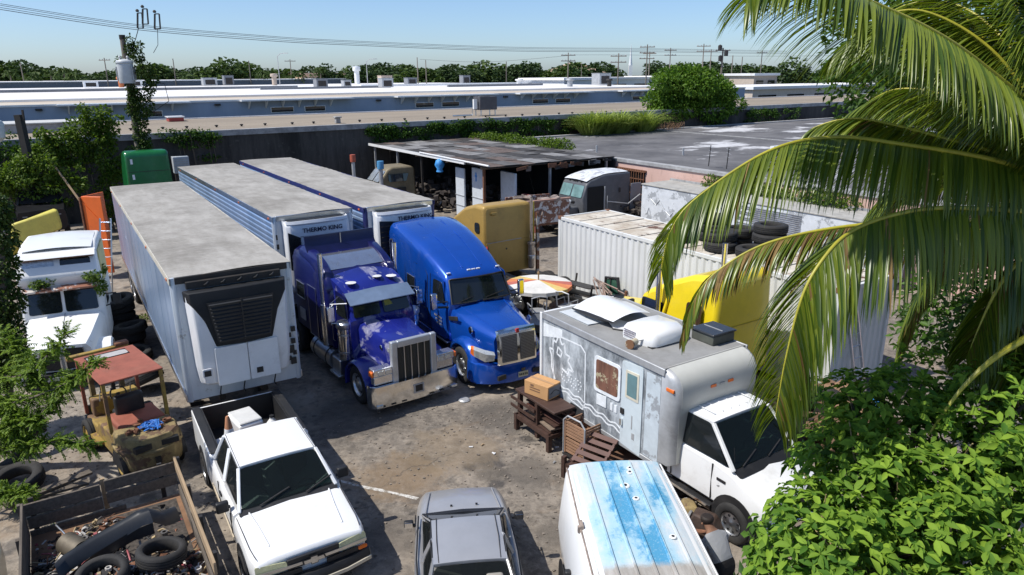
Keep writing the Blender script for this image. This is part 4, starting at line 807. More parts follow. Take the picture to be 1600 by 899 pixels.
# ---------------------------------------------------------------- weathered box truck
t = NT('weathered_side'); a = t.noise(1.6, 7, .75, t.coords((1, 1, .55))); b_ = t.noise(.9, 5, .65); c = t.mix(t.ramp(a, .38, .62), (.13, .145, .16), (.5, .54, .57)); c = t.mix(t.math('MULTIPLY', t.ramp(b_, .5, .62), .55), c, (.13, .14, .15))
c = t.mix(t.math('MULTIPLY', t.ramp(t.noise(9, 6, .7, t.coords((1, 1, .3))), .54, .7), .5), c, (.7, .73, .75)); t.setc('Base Color', c); t.setc('Roughness', .6); weath = t.m
roofgrey = mat('roof_membrane', (.25, .25, .245), .85, var=.15, scale=2, dirt=.4, dirtcol=(.14, .13, .12))
linew = mat('line_white', (.72, .75, .77), .6, var=.15, scale=6); offw = mat('off_white', (.54, .54, .5), .5, var=.06, scale=1.5, dirt=.3, dirtcol=(.35, .33, .28))
bt_ = thing('box_truck', 'white cab box truck with weathered grey side, leaf outline and roof air conditioner', 'truck', (3.82, 13.08, 0), R(-57.8)); hw = 1.15; zt = 2.86; xr = -4.02
part('box_body', M().bb(xr + .03, -.02, -hw + .03, hw - .02, .82, zt - .01), offw, bt_, None)
part('side_skin', M().bb(xr + .05, .08, -hw, -hw + .035, .8, zt - .12), weath, bt_, None); part('side_skin', M().bb(xr + .05, .08, hw - .03, hw, .8, zt - .12), weath, bt_, None)
part('box_roof', M().bb(xr, .06, -hw + .02, hw - .02, zt - .008, zt + .01), roofgrey, bt_, None)
for s in (-1, 1): part('roof_rail', M().bb(xr - .01, .1, s * hw - .03, s * hw + .012, zt - .13, zt + .02), galv, bt_, bev=.012)
for s in (-1, 1): part('rear_post', M().bb(xr - .02, xr + .06, s * hw - .05, s * hw + .01, .75, zt + .015), white, bt_, bev=.01)
part('rear_header', M().bb(xr - .015, xr + .06, -hw + .05, hw - .05, zt - .1, zt + .016), white, bt_, bev=.01)
# rounded front cap of the box
def capsec(y): return [(.02, y, zt + .012), (.2, y, zt - .03), (.36, y, zt - .13), (.45, y, zt - .3), (.45, y, zt - .7), (.4, y, 2.0), (.4, y, .95), (.02, y, .95)]
part('front_cap', M().loft([capsec(-hw + .12), capsec(0), capsec(hw - .12)]), offw, bt_, 45)
for s in (-1, 1):
    part('cap_corner', M().loft([[(px_, s * (hw - .125 + .13 * f), pz_) for px_, py_, pz_ in [(x_ * (1 - .35 * f * f), 0, z_ - .06 * f * f) for x_, _, z_ in capsec(0)]] for f in (0, .4, .75, 1.0)]), galv, bt_, 50)
    part('marker_lamp', M().box((.25, s * (hw + .0), zt - .36), (.2, .04, .07)), amber, bt_, bev=.01)
for y in (-.2, .28): part('marker_lamp', M().box((.455, y, zt - .42), (.03, .15, .06)), amber, bt_, bev=.01)
part('cap_vent', M().box((.455, .04, zt - .42), (.02, .13, .04)), galv, bt_)
Y = -hw - .006
def onside(poly, th, m, name, par=bt_): return part(name, M().prism(poly, 'XZ', -hw - th, -hw + .002), m, par, None)
def stroke(pts, w, m, name):
    mb = M()
    for i in range(len(pts) - 1):
        a = Vector((pts[i][0], 0, pts[i][1])); b = Vector((pts[i + 1][0], 0, pts[i + 1][1])); mb.bar(a + Vector((0, -hw - .001, 0)), b + Vector((0, -hw - .001, 0)), .005, w, up=(b - a).normalized().cross(Vector((0, 1, 0))))
    return part(name, mb, m, bt_, None)
stroke([(-3.62, 2.46), (-2.5, 2.5), (-2.34, 2.38), (-2.33, 1.12)], .035, linew, 'panel_outline'); stroke([(-3.52, 2.46), (-3.56, 1.85), (-3.5, 1.2)], .03, linew, 'panel_outline')
leaf = [(-3.32, 2.52), (-3.22, 2.3), (-3.1, 2.36), (-3.08, 2.12), (-2.9, 2.1), (-2.98, 1.98), (-2.76, 1.78), (-2.98, 1.78), (-2.9, 1.64), (-3.2, 1.72)]
leafl = [(-3.32, 2.52), (-3.44, 2.28), (-3.56, 2.34), (-3.55, 2.08), (-3.7, 2.06), (-3.62, 1.92), (-3.6, 1.6), (-3.46, 1.35)]
stroke(leaf, .045, linew, 'leaf_logo'); stroke(leafl, .045, linew, 'leaf_logo'); stroke([(-3.36, 2.2), (-3.2, 2.12), (-3.25, 1.98), (-3.4, 2.02), (-3.36, 2.2)], .04, linew, 'leaf_logo')
for j in range(4):
    for i in range(9):
        part('faded_letter', M().box((-3.2 + i * .088 + .03 * (j % 2), -hw - .003, 1.72 - j * .085 - .012 * i), (.034, .006, .034 if j < 3 else .026), ry=.12), linew, bt_, None) if (i * 7 + j * 3) % 5 else None
for k, z in enumerate((1.3, 1.2)):
    stroke([(-3.46 + i * .06, z - .19 * (i / 40) + .03 * math.sin(i * .9 + k)) for i in range(0, 41)], .035, linew, 'wave_line')
stroke([(-2.95, 1.08), (-2.4, 1.0), (-2.36, 1.12)], .03, linew, 'panel_outline')
onside([(-3.95, 2.28), (-3.2, 2.46), (-3.2, 2.66), (-3.95, 2.62)], .004, linew, 'pale_patch')
curtain = mat('brown_curtain', (.16, .07, .045), .7, var=.5, scale=3, stretch=(3, 1, .4), wear=.25, wearcol=(.4, .34, .22), wscale=4, coat=.6)
wf = part('side_window', M().pane([(-2.0, Y, 1.66), (-1.14, Y, 1.69), (-1.14, Y, 2.5), (-2.0, Y, 2.48)], 0, .02, .1), linew, bt_, None); part('window_glass', M().pane([(-1.93, Y - .02, 1.74), (-1.21, Y - .02, 1.77), (-1.21, Y - .02, 2.43), (-1.93, Y - .02, 2.41)], 0, .004, .07), curtain, wf, None)
df = part('side_door', M().pane([(-1.1, Y, .8), (-.48, Y, .74), (-.48, Y, 2.7), (-1.1, Y, 2.66)], 0, .016, .04), mat('pale_door', (.55, .62, .65), .5, var=.08, dirt=.35, dirtcol=(.3, .3, .3)), bt_, None)
dw = part('door_window_frame', M().pane([(-.97, Y - .018, 1.9), (-.58, Y - .018, 1.9), (-.58, Y - .018, 2.52), (-.97, Y - .018, 2.5)], 0, .01, .02), mat('cream_frame', (.6, .56, .45), .6), df, None); part('door_glass', M().pane([(-.92, Y - .029, 1.96), (-.63, Y - .029, 1.96), (-.63, Y - .029, 2.46), (-.92, Y - .029, 2.45)], 0, .004, .01), mat('teal_glass', (.12, .22, .24), .15, spec=.7), df, None)
part('door_latch', M().box((-1.04, Y - .03, 1.55), (.1, .03, .12)), dark, df); part('door_handle', M().box((-1.05, Y - .04, 1.3), (.05, .05, .14)), chrome, df)
part('door_scratches', M().box((-.75, Y - .018, 1.4), (.03, .006, .3)).box((-.7, Y - .018, 1.1), (.08, .006, .14)), galv, df)
onside([(-1.9, 1.36), (-1.58, 1.38), (-1.58, 1.64), (-1.9, 1.6)], .02, linew, 'service_hatch'); onside([(-1.45, 1.4), (-1.37, 1.4), (-1.37, 1.58), (-1.45, 1.56)], .014, linew, 'socket_cover'); onside([(-1.32, 1.4), (-1.24, 1.4), (-1.24, 1.58), (-1.32, 1.56)], .014, linew, 'socket_cover')
onside([(-.4, .85), (.0, .82), (.0, 2.66), (-.4, 2.66)], .004, mat('pale_blue_patch', (.5, .56, .6), .6, var=.15, wear=.3, wearcol=(.3, .32, .34)), 'pale_patch')
part('corner_lamp', M().box((xr + .06, -hw - .01, zt - .05), (.12, .03, .05)), redl, bt_); part('bottom_rail', M().bb(xr, .02, -hw - .02, -hw + .05, .72, .82), galv, bt_, bev=.01); part('subframe', M().bb(xr + .2, 2.2, -.5, -.38, .5, .8).bb(xr + .2, 2.2, .38, .5, .5, .8), dark, bt_)
# cab
shell('cab_body', [(.05, [(0, .5), (.8, .5), (.9, .6), (.93, 1.0), (.9, 1.36), (.84, 1.4), (0, 1.0)]), (1.2, [(0, .5), (.8, .5), (.9, .6), (.93, 1.0), (.9, 1.34), (.82, 1.38), (0, 1.0)]), (1.6, [(0, .5), (.8, .5), (.9, .6), (.92, 1.0), (.88, 1.27), (.8, 1.33), (0, 1.35)]), (1.9, [(0, .5), (.8, .5), (.9, .6), (.91, .95), (.86, 1.12), (.75, 1.19), (0, 1.22)]), (2.3, [(0, .5), (.78, .5), (.88, .6), (.88, .9), (.82, 1.02), (.7, 1.08), (0, 1.1)]), (2.38, [(0, .5), (.74, .5), (.82, .6), (.82, .85), (.76, .94), (.66, .98), (0, 1.0)])], white, bt_, 35)
greenhouse(bt_, [(1.62, .84, 1.35), (1.62, -.84, 1.35), (.12, .9, 1.39), (.12, -.9, 1.39)], [(1.0, .75, 2.05), (1.0, -.75, 2.05), (.14, .8, 2.07), (.14, -.8, 2.07)], white, ((.05, .86),), .07, .05, glass('cab_glass', (.3, .42, .38), .03, .6), False, skirt=.06)
part('cab_back', M().bb(.05, .12, -.88, .88, .8, 2.06), white, bt_); 
for i in range(6): part('roof_rib', M().bb(.2, .85, -.56 + i * .22, -.545 + i * .22, 2.105, 2.12), white, bt_)
seats(bt_, (.5,), (-.42, .42), 1.0); part('dashboard', M().bb(1.1, 1.45, -.78, .78, 1.0, 1.3), mat('green_dash', (.1, .16, .13), .7), bt_, bev=.05); steering(bt_, .95, .4, 1.3)
part('dash_clutter', M().box((1.2, .5, 1.36), (.2, .3, .08), rz=.4).box((1.25, .2, 1.34), (.14, .2, .05), rz=-.3), mat('teal_cloth', (.35, .55, .5), .8), bt_, bev=.01)
part('cowl', M().pane([(1.76, -.8, 1.26), (1.76, .8, 1.26), (1.6, .84, 1.36), (1.6, -.84, 1.36)], 0, .012, .05), black, bt_, None)
for s in (-1, 1):
    part('door_gap', M().prism([(.16, .62), (.172, .62), (.172, 1.36), (.16, 1.36)], 'XZ', s * .9, s * .932).prism([(1.19, .62), (1.202, .62), (1.202, 1.34), (1.19, 1.34)], 'XZ', s * .9, s * .934), dark, bt_, None)
    part('running_board', M().bb(.1, 1.25, s * .86, s * .97, .42, .5), black, bt_); part('board_trim', M().bb(.1, 1.25, s * .97, s * .985, .44, .49), chrome, bt_)
    arch(bt_, 1.75, s * .915, .42, .5, black, s); wheel(bt_, 1.75, s * .86, .39, .39, .24, 'car', alu, 0, .58, 8); wheel(bt_, -2.6, s * .85, .39, .39, .24, 'car', alu); link('inner_tyre', tyre_mesh(.39, .24, .22), rubber, bt_, (-2.6, s * .58, .39))
    part('door_handle', M().box((.32, s * .94, 1.18), (.14, .03, .05)), chrome, bt_); part('vent_badge', M().box((1.42, s * .925, 1.1), (.2, .015, .05)), black, bt_); part('badge', M().lathe([(.04, 0), (.05, .01)], 10, (1.36, s * .925, .98), 'Y'), galv, bt_)
    part('headlight', M().box((2.36, s * .66, .82), (.06, .28, .18)), lens, bt_, bev=.01)
part('antenna', M().tube([(1.55, -.72, 1.3), (1.5, -.74, 1.75)], .006, 5), black, bt_); part('grille', M().bb(2.36, 2.41, -.5, .5, .68, .92), black, bt_); part('bumper', M().bb(2.36, 2.5, -.9, .9, .42, .6), chrome, bt_, bev=.03)
for y0, y1 in ((-.6, -.1), (.1, .6)): part('wiper', M().bar((1.62, y0, 1.385), (1.48, y1, 1.52), .02), black, bt_)
# roof-top things
acu = thing('roof_air_conditioner', 'white rounded air conditioner on the box truck roof', 'air conditioner', place(bt_, -1.32, -.12, zt + .012), R(-57.8))
shell('shroud', [(-.42, [(0, .02), (.48, .02), (.5, .1), (.48, .2), (.4, .25), (0, .26)]), (-.36, [(0, .0), (.55, .0), (.56, .12), (.53, .25), (.44, .31), (0, .33)]), (.2, [(0, .0), (.56, .0), (.57, .12), (.54, .26), (.44, .33), (0, .35)]), (.44, [(0, .0), (.5, .0), (.51, .1), (.47, .22), (.38, .28), (0, .3)]), (.52, [(0, .02), (.4, .02), (.42, .08), (.38, .16), (.3, .2), (0, .22)])], white, acu, 50)
for i in range(4):
    for j in range(8): part('louvre', M().box((-.3 + j * .045, -.566, .08 + i * .045), (.03, .02, .02)), mat('ac_louvre', (.3, .27, .3), .6), acu, None)
part('gasket', M().bb(-.4, .5, -.52, .52, -.01, .02), black, acu)
fn = thing('roof_vent_motor', 'small rusty cream vent motor beside the roof air conditioner', 'vent', place(bt_, -1.12, -.9, zt + .012), R(-40)); part('motor', M().tube([(0, -.1, .1), (0, .12, .1)], .07, 12), mat('cream_rusty', (.5, .45, .33), .6, wear=.4, wearcol=(.2, .1, .05)), fn); part('flange', M().lathe([(.1, -.13), (.1, -.1), (.04, -.09)], 14, (0, 0, .1), 'Y'), mat('cream_rusty', (.5, .45, .33)), fn); part('bracket', M().bb(-.06, .06, -.05, .1, 0, .06), galv, fn)
part('pipe', M().tube([(0, .12, .1), (.12, .2, .14), (.18, .3, .02)], .02, 6), galv, fn)
hb = thing('roof_hatch', 'dark square roof hatch at the front of the box truck roof', 'roof hatch', place(bt_, -.55, .82, zt + .012), R(-57.8)); part('curb', M().bb(-.3, .3, -.32, .32, 0, .2), mat('olive_grey', (.08, .085, .07), .6, var=.2), hb, bev=.02); part('lid', M().bb(-.33, .33, -.35, .35, .204, .25), mat('smoked_lid', (.03, .032, .035), .2, var=.2), hb, bev=.02)
part('strap', M().box((0, 0, .255), (.5, .025, .012)), galv, hb)
# loose white bodywork fairing and panels
fg = thing('truck_fairing', 'white moulded truck fairing lying on the box truck roof', 'fairing', place(bt_, -2.85, .12, zt + .02), R(-57.8))
part('panel', M().grid(lambda a, b: (-.75 + 1.5 * a, -.72 + 1.45 * b * (1 - .25 * a), .1 + .2 * math.sin(math.pi * b) * (1 - .5 * a) + .12 * a - .1 * (a - .5) ** 2), 12, 12), white, fg, 60)
part('fairing_lip', M().tube([(-.74, -.7, .09), (-.2, -.74, .13), (.3, -.72, .14), (.74, -.7, .17)], [.02, .05, .05, .015], 8), black, fg); part('vent_slot', M().box((-.35, .38, .285), (.22, .12, .02), rz=.3), black, fg); part('opening_frame', M().tube([(-.6, .35, .26), (-.62, .55, .22), (-.45, .62, .22), (-.35, .5, .28), (-.45, .35, .3), (-.6, .35, .26)], .02, 6), black, fg); part('opening', M().add([(-.6, .36, .262), (-.61, .54, .225), (-.45, .6, .225), (-.37, .5, .282), (-.45, .36, .3)], [(0, 1, 2, 3, 4)]), mat('opening_dark', (.06, .07, .075), .3), fg, None)
o = thing('flat_panel', 'flat white panel with grey window patch on the truck roof end', 'panel', place(bt_, -3.2, -.4, zt + .014), R(-57.8)); part('sheet', M().add([(-.55, -.45, 0), (.55, -.46, 0), (.62, .1, 0), (-.5, .55, 0)], [(0, 1, 2, 3)]).add([(-.55, -.45, .025), (.55, -.46, .025), (.62, .1, .025), (-.5, .55, .025)], [(0, 1, 2, 3)]), mat('pale_sheet', (.55, .58, .6), .6, var=.1), o, None); part('window_patch', M().bb(-.35, .1, -.12, .3, .027, .032), mat('beige_grey', (.33, .32, .29), .7), o, None)
o = thing('fibreglass_offcut', 'pointed white offcut under the fairing on the truck roof', 'panel', place(bt_, -2.35, -.45, zt + .014), R(-57.8)); part('sheet', M().prism([(-.55, .25), (.2, -.1), (.45, .05), (.2, .45)], 'XY', .02, .045), white, o, None); part('edge', M().tube([(-.55, .25, .02), (.2, -.1, .02), (.45, .05, .02)], .02, 6), black, o)

# ---------------------------------------------------------------- dark blue long nose tractor
t = NT('worn_blue_paint'); n = t.noise(1.3, 8, .66, t.coords((.7, 1.6, 1)), .8); w = t.ramp(n, .56, .62); w2 = t.ramp(t.noise(7, 6, .75), .55, .65)
c = t.mix(t.ramp(t.noise(.7, 3), .3, .7), (.008, .012, .13), (.014, .024, .24)); c = t.mix(t.math('MULTIPLY', w, t.math('ADD', t.math('MULTIPLY', w2, .5), .4)), c, (.5, .5, .56)); t.setc('Base Color', c)
t.setc('Roughness', t.math('ADD', t.math('MULTIPLY', w, .35), .25)); t.b.inputs['Coat Weight'].default_value = .4; worn_blue = t.m
navyp = mat('navy_paint', (.007, .009, .085), .28, .15, var=.2, scale=1, dirt=.25, dirtcol=(.08, .085, .13), coat=.6)
pt_ = thing('long_nose_tractor', 'dark blue long nose semi truck with square chrome grille and worn hood', 'semi truck', (-2.28, 16.49, 0), R(-54.5))
part('bumper', M().loft([[(x, y, .26), (x + .06, y, .25), (x + .09, y, .54), (x + .06, y, .83), (x, y, .84)] for x, y in ((-.62, -1.26), (-.46, -1.24), (-.36, -1.12), (-.34, 0), (-.36, 1.12), (-.46, 1.24), (-.62, 1.26))]), chrome, pt_, 40)
part('bumper_plate', M().box((-.25, .02, .55), (.01, .3, .24)), galv, pt_); part('bumper_notch', M().box((-.24, .02, .56), (.008, .2, .17)), black, pt_)
for y in (-1.0, -.7, -.4, .4, .7, 1.0): part('bumper_slot', M().box((-.267, y, .3), (.012, .14, .022)), black, pt_)
for s in (-1, 1): part('fog_lamp', M().box((-.28, s * 1.08, .32), (.04, .18, .07)), lens, pt_, bev=.01)
# grille shell
gs = part('grille_surround', M().bb(-.5, -.36, -.64, -.47, .74, 1.9).bb(-.5, -.36, .47, .64, .74, 1.9).bb(-.5, -.36, -.47, .47, 1.72, 1.9).bb(-.5, -.36, -.47, .47, .74, .8), mat('grille_alu', (.58, .6, .62), .35, .6, var=.1, dirt=.3), pt_, bev=.03, seg=3)
gm = part('grille_mesh', M().bb(-.44, -.42, -.47, .47, .8, 1.72), mat('grille_dark', (.05, .045, .035), .7, var=.4, scale=40), pt_, None)
for i in range(4): part('grille_bar', M().bb(-.415, -.385, -.29 + i * .193, -.265 + i * .193, .8, 1.72), alu, gm)
for i in range(22): part('grille_wire', M().bb(-.42, -.412, -.47, .47, .83 + i * .04, .838 + i * .04), dark, gm, None)
shell('hood', [(-.5, [(0, .95), (.5, .95), (.57, 1.0), (.58, 1.66), (.52, 1.78), (.4, 1.82), (0, 1.84)]), (-1.2, [(0, .95), (.52, .95), (.62, 1.0), (.64, 1.7), (.57, 1.83), (.44, 1.87), (0, 1.9)]), (-2.12, [(0, .95), (.6, .95), (.74, 1.0), (.76, 1.78), (.68, 1.91), (.54, 1.95), (0, 1.98)])], worn_blue, pt_, 38)
part('hood_hinge_trim', M().tube([(-.5, 0, 1.842), (-1.2, 0, 1.902), (-2.1, 0, 1.982)], .012, 6), worn_blue, pt_)
for s in (-1, 1):
    part('hood_emblem', M().lathe([(.06, 0), (.07, .012)], 14, (-1.0, s * .64, 1.58), 'Y'), chrome, pt_); part('hood_vent', M().box((-.62, s * .6, 1.62), (.1, .02, .1)), galv, pt_)
    fs = []
    for i in range(11):
        a = R(-12) + i * R(204) / 10; rx, rz = .72, .66
        x, z = -1.42 + rx * math.cos(a), .55 + rz * math.sin(a); x2, z2 = -1.42 + (rx - .05) * math.cos(a), .55 + (rz - .05) * math.sin(a)
        fs.append([(x2, s * .62, z2), (x, s * .62, z), (x, s * 1.1, z - .01), (x * .98 - .028, s * 1.22, z - .07), (x2 * .98 - .028, s * 1.19, z2 - .07)])
    part('fender', M().loft(fs), worn_blue if s < 0 else navyp, pt_, 50)
    hp = part('headlight_pod', M().bb(-.66, -.36, s * .64, s * 1.16, 1.08, 1.28), mat('pod_chrome', (.7, .7, .72), .25, .9), pt_, bev=.025)
    for k in (0, 1): part('lamp', M().box((-.352, s * (.76 + k * .2), 1.17), (.02, .16, .12)), lens, hp, bev=.01)
    part('turn_lamp', M().box((-.45, s * 1.19, 1.17), (.2, .06, .14)), amber, hp, bev=.02)
    part('pod_skirt', M().bb(-.6, -.4, s * .6, s * 1.14, .84, 1.08), mat('pod_chrome', (.7, .7, .72)), pt_, bev=.02)
    wheel(pt_, -1.45, s * 1.02, .52, .52, .28, 'truck')
    ac_ = part('air_cleaner', M().lathe([(.2, .92), (.2, 1.8)], 20, (-2.4, s * 1.0, 0)), chrome, pt_); part('air_cleaner_cap', M().lathe([(.22, 1.8), (.235, 1.83), (.235, 1.93), (.2, 1.97), (.02, 1.98)], 20, (-2.4, s * 1.0, 0)), alu, ac_)
    for z in (1.1, 1.6): part('band', M().lathe([(.206, z), (.206, z + .05)], 20, (-2.4, s * 1.0, 0)), alu, ac_)
    stackpipe(pt_, -3.5, s * 1.12, 1.0, 3.62, .07)
    part('mirror', M().box((-2.5, s * 1.32, 2.2), (.08, .2, .42)), chrome, pt_, bev=.02); part('mirror_bracket', M().tube([(-2.25, s * .95, 2.5), (-2.5, s * 1.32, 2.48)], .014, 5).tube([(-2.25, s * .95, 1.95), (-2.5, s * 1.32, 1.95)], .014, 5).tube([(-2.8, s * .95, 2.55), (-2.5, s * 1.32, 2.48)], .012, 5).tube([(-2.5, s * 1.32, 1.9), (-2.5, s * 1.32, 2.5)], .012, 5), alu, pt_)
    sb = part('step_box', M().bb(-3.0, -2.45, s * .8, s * 1.2, .42, .86), alu, pt_, bev=.02)
    for k in range(4): part('step_tread', M().bb(-3.0 + .02, -2.47, s * (.84 + k * .1), s * (.87 + k * .1), .862, .872), galv, sb)
    st = part('lower_step', M().bb(-3.1, -2.45, s * 1.0, s * 1.26, .36, .42), alu, pt_, bev=.01)
    for k in range(3): part('step_tread', M().bb(-3.08, -2.47, s * (1.03 + k * .08), s * (1.05 + k * .08), .421, .43), galv, st)
    part('fuel_tank', M().tube([(-3.15, s * .92, .62), (-4.6, s * .92, .62)], .32, 20), alu, pt_)
    for x in (-3.4, -4.3): part('tank_strap', M().tube([(x, s * .92, .62), (x - .06, s * .92, .62)], .328, 20), dark, pt_)
    part('door', M().pane([(-2.15, s * .962, 1.0), (-3.05, s * .97, 1.0), (-3.05, s * .93, 2.7), (-2.3, s * .93, 2.66)] if s > 0 else [(-3.05, s * .97, 1.0), (-2.15, s * .962, 1.0), (-2.3, s * .93, 2.66), (-3.05, s * .93, 2.7)], .02, .015, .06), navyp, pt_, None)
    part('door_window', M().pane([(-2.24, s * .978, 2.02), (-2.98, s * .978, 2.02), (-2.98, s * .955, 2.58), (-2.4, s * .955, 2.56)] if s > 0 else [(-2.98, s * .978, 2.02), (-2.24, s * .978, 2.02), (-2.4, s * .955, 2.56), (-2.98, s * .955, 2.58)], .02, .012, .06), darkglass, pt_, None)
    part('grab_handle', M().tube([(-3.12, s * 1.0, 1.2), (-3.12, s * 1.06, 1.25), (-3.12, s * 1.06, 2.2), (-3.12, s * 1.0, 2.25)], .016, 6), chrome, pt_)
    # sleeper side details
    part('sleeper_window', M().pane([(-4.9, s * 1.16, 2.0), (-5.5, s * 1.16, 2.0), (-5.5, s * 1.15, 2.42), (-4.9, s * 1.15, 2.42)] if s > 0 else [(-5.5, s * 1.16, 2.0), (-4.9, s * 1.16, 2.0), (-4.9, s * 1.15, 2.42), (-5.5, s * 1.15, 2.42)], 0, .014, .06), darkglass, pt_, None)
    part('window_rim', M().tube([(-4.88, s * 1.168, 1.98), (-5.52, s * 1.168, 1.98), (-5.52, s * 1.158, 2.44), (-4.88, s * 1.158, 2.44), (-4.88, s * 1.168, 1.98)], .014, 5), alu, pt_)
    part('sleeper_door', M().pane([(-4.0, s * 1.16, 1.05), (-4.6, s * 1.16, 1.05), (-4.6, s * 1.15, 2.5), (-4.0, s * 1.15, 2.5)] if s > 0 else [(-4.6, s * 1.16, 1.05), (-4.0, s * 1.16, 1.05), (-4.0, s * 1.15, 2.5), (-4.6, s * 1.15, 2.5)], 0, .01, .06), navyp, pt_, None)
    part('door_rim', M().tube([(-3.98, s * 1.168, 1.03), (-4.62, s * 1.168, 1.03), (-4.62, s * 1.158, 2.52), (-3.98, s * 1.158, 2.52), (-3.98, s * 1.168, 1.03)], .01, 5), alu, pt_)
    part('locker', M().pane([(-4.95, s * 1.16, 1.3), (-5.4, s * 1.16, 1.3), (-5.4, s * 1.16, 1.65), (-4.95, s * 1.16, 1.65)] if s > 0 else [(-5.4, s * 1.16, 1.3), (-4.95, s * 1.16, 1.3), (-4.95, s * 1.16, 1.65), (-5.4, s * 1.16, 1.65)], 0, .012, .03), galv, pt_, None)
# cab
shell('cab', [(-2.12, [(0, .9), (.85, .9), (.92, 1.0), (.95, 1.6), (.93, 2.0), (.85, 2.02), (0, 2.02)]), (-2.13, [(0, .9), (.85, .9), (.93, 1.0), (.96, 1.6), (.94, 2.0), (.86, 2.03), (0, 2.03)]), (-2.36, [(0, .9), (.85, .9), (.93, 1.0), (.96, 1.6), (.93, 2.1), (.87, 2.58), (0, 2.62)]), (-2.5, [(0, .9), (.85, .9), (.93, 1.0), (.96, 1.6), (.93, 2.2), (.88, 2.68), (0, 2.76)]), (-2.9, [(0, .9), (.85, .9), (.93, 1.0), (.96, 1.6), (.94, 2.3), (.92, 2.84), (0, 2.97)]), (-3.5, [(0, .9), (.85, .9), (.93, 1.0), (.96, 1.6), (.94, 2.3), (.93, 2.95), (0, 3.08)])], worn_blue, pt_, 38)
for s in (-1, 1): part('windscreen', M().pane([(-2.13, .03 if s > 0 else -.84, 2.06), (-2.13, .84 if s > 0 else -.03, 2.06), (-2.34, .8 if s > 0 else -.03, 2.56), (-2.34, .03 if s > 0 else -.8, 2.56)], .02, .03, .06), darkglass, pt_, None)
part('dash_card', M().pane([(-2.155, .1, 2.1), (-2.155, .5, 2.1), (-2.29, .35, 2.42), (-2.31, .1, 2.48)], 0, .036, .02), mat('yellow_card', (.32, .3, .05), .5), pt_, None)
part('sun_visor', M().loft([[(-2.02, -.95, 2.47), (-2.02, -.95, 2.49), (-2.42, -.93, 2.72), (-2.42, -.93, 2.7)], [(-1.94, 0, 2.5), (-1.94, 0, 2.52), (-2.42, 0, 2.76), (-2.42, 0, 2.74)], [(-2.02, .95, 2.47), (-2.02, .95, 2.49), (-2.42, .93, 2.72), (-2.42, .93, 2.7)]]), mat('visor_blue', (.25, .33, .45), .3, .5, var=.1), pt_, None)
for y in (-.6, -.2, .2, .6): part('roof_patch', M().lathe([(.12 + .05 * abs(y), 0), (.1, .006), (.001, .008)], 11, (-2.8 + .2 * y * y, y, 2.945 - .13 * y * y)), mat('primer', (.6, .6, .6), .7), pt_) if y != -.2 else None
# sleeper
def ss(x, top, hwid=1.13, r=.3): return (x, [(0, .95), (1.0, .95), (hwid, 1.05), (hwid + .01, 1.8), (hwid, top - r), (hwid - .08, top - .1), (hwid - .25, top), (0, top + .03)])
shell('sleeper', [ss(-3.2, 2.7, 1.05), ss(-3.3, 2.85, 1.1), ss(-3.6, 3.05), ss(-4.2, 3.32), ss(-5.0, 3.4), ss(-5.75, 3.4), ss(-5.85, 3.34, 1.1)], navyp, pt_, 45)
part('roof_plate', M().grid(lambda a, b: (-3.62 - .75 * a, -.8 + 1.6 * b, 3.07 + .3 * math.sin(a * 1.5) + .015), 10, 4), mat('polished_plate', (.68, .7, .74), .18, .9, var=.08, dirt=.35, dirtcol=(.3, .28, .26)), pt_, 60)
for s in (-1, 1): part('roof_pod', M().loft([[(x, s * .78, z), (x, s * .82, z + h), (x, s * 1.0, z + h), (x, s * 1.1, z + h * .3), (x, s * 1.1, z - .1)] for x, z, h in ((-3.22, 2.66, .06), (-3.4, 2.8, .2), (-3.8, 3.05, .22), (-4.4, 3.28, .2), (-5.2, 3.38, .12))]), navyp, pt_, 50)
wg = part('roof_wing', M().loft([[(-4.55, y, 3.36), (-4.75, y, 3.6), (-4.78, y, 3.86), (-4.82, y, 3.86), (-4.8, y, 3.6), (-4.6, y, 3.36)] for y in (-1.06, -.35, .35, 1.06)]), mat('dark_navy', (.008, .009, .06), .35, var=.2, coat=.3), pt_, 40)
for y in (-.8, .8): part('wing_strut', M().bar((-4.8, y, 3.8), (-5.4, y, 3.42), .03), alu, wg)
part('wing_seam', M().bb(-4.74, -4.72, -.012, .012, 3.42, 3.85), alu, wg)
part('chassis', M().bb(-7.6, -.6, -.5, -.4, .6, .85).bb(-7.6, -.6, .4, .5, .6, .85), dark, pt_); part('engine', M().bb(-2.0, -.6, -.4, .4, .6, 1.0), dark, pt_)
for x in (-6.0, -7.2): axle(pt_, x, 1.05, .52, .28, True)
part('hose_reel', M().lathe([(.1, 0), (.16, .02), (.12, .05)], 10, (.1, 1.15, .004)), galv, pt_)

# ---------------------------------------------------------------- bright blue aero tractor
aero = mat('bright_blue_paint', (.006, .075, .42), .2, .35, var=.12, scale=.8, dirt=.12, dirtcol=(.1, .14, .25), coat=.9)
kw = thing('aero_tractor', 'bright blue aerodynamic high roof semi truck beside the box truck', 'semi truck', (.13, 17.74, 0), R(-60))
shell('hood', [(-.1, [(0, .95), (.5, .95), (.62, 1.0), (.66, 1.5), (.58, 1.64), (.42, 1.7), (0, 1.72)]), (-.4, [(0, .9), (.55, .9), (.72, .95), (.76, 1.52), (.66, 1.68), (.48, 1.76), (0, 1.79)]), (-1.2, [(0, .9), (.6, .9), (.86, .95), (.92, 1.55), (.8, 1.76), (.58, 1.84), (0, 1.88)]), (-2.1, [(0, .9), (.7, .9), (1.0, .95), (1.06, 1.6), (.96, 1.88), (.7, 1.97), (0, 2.02)])], aero, kw, 40, sub=0)
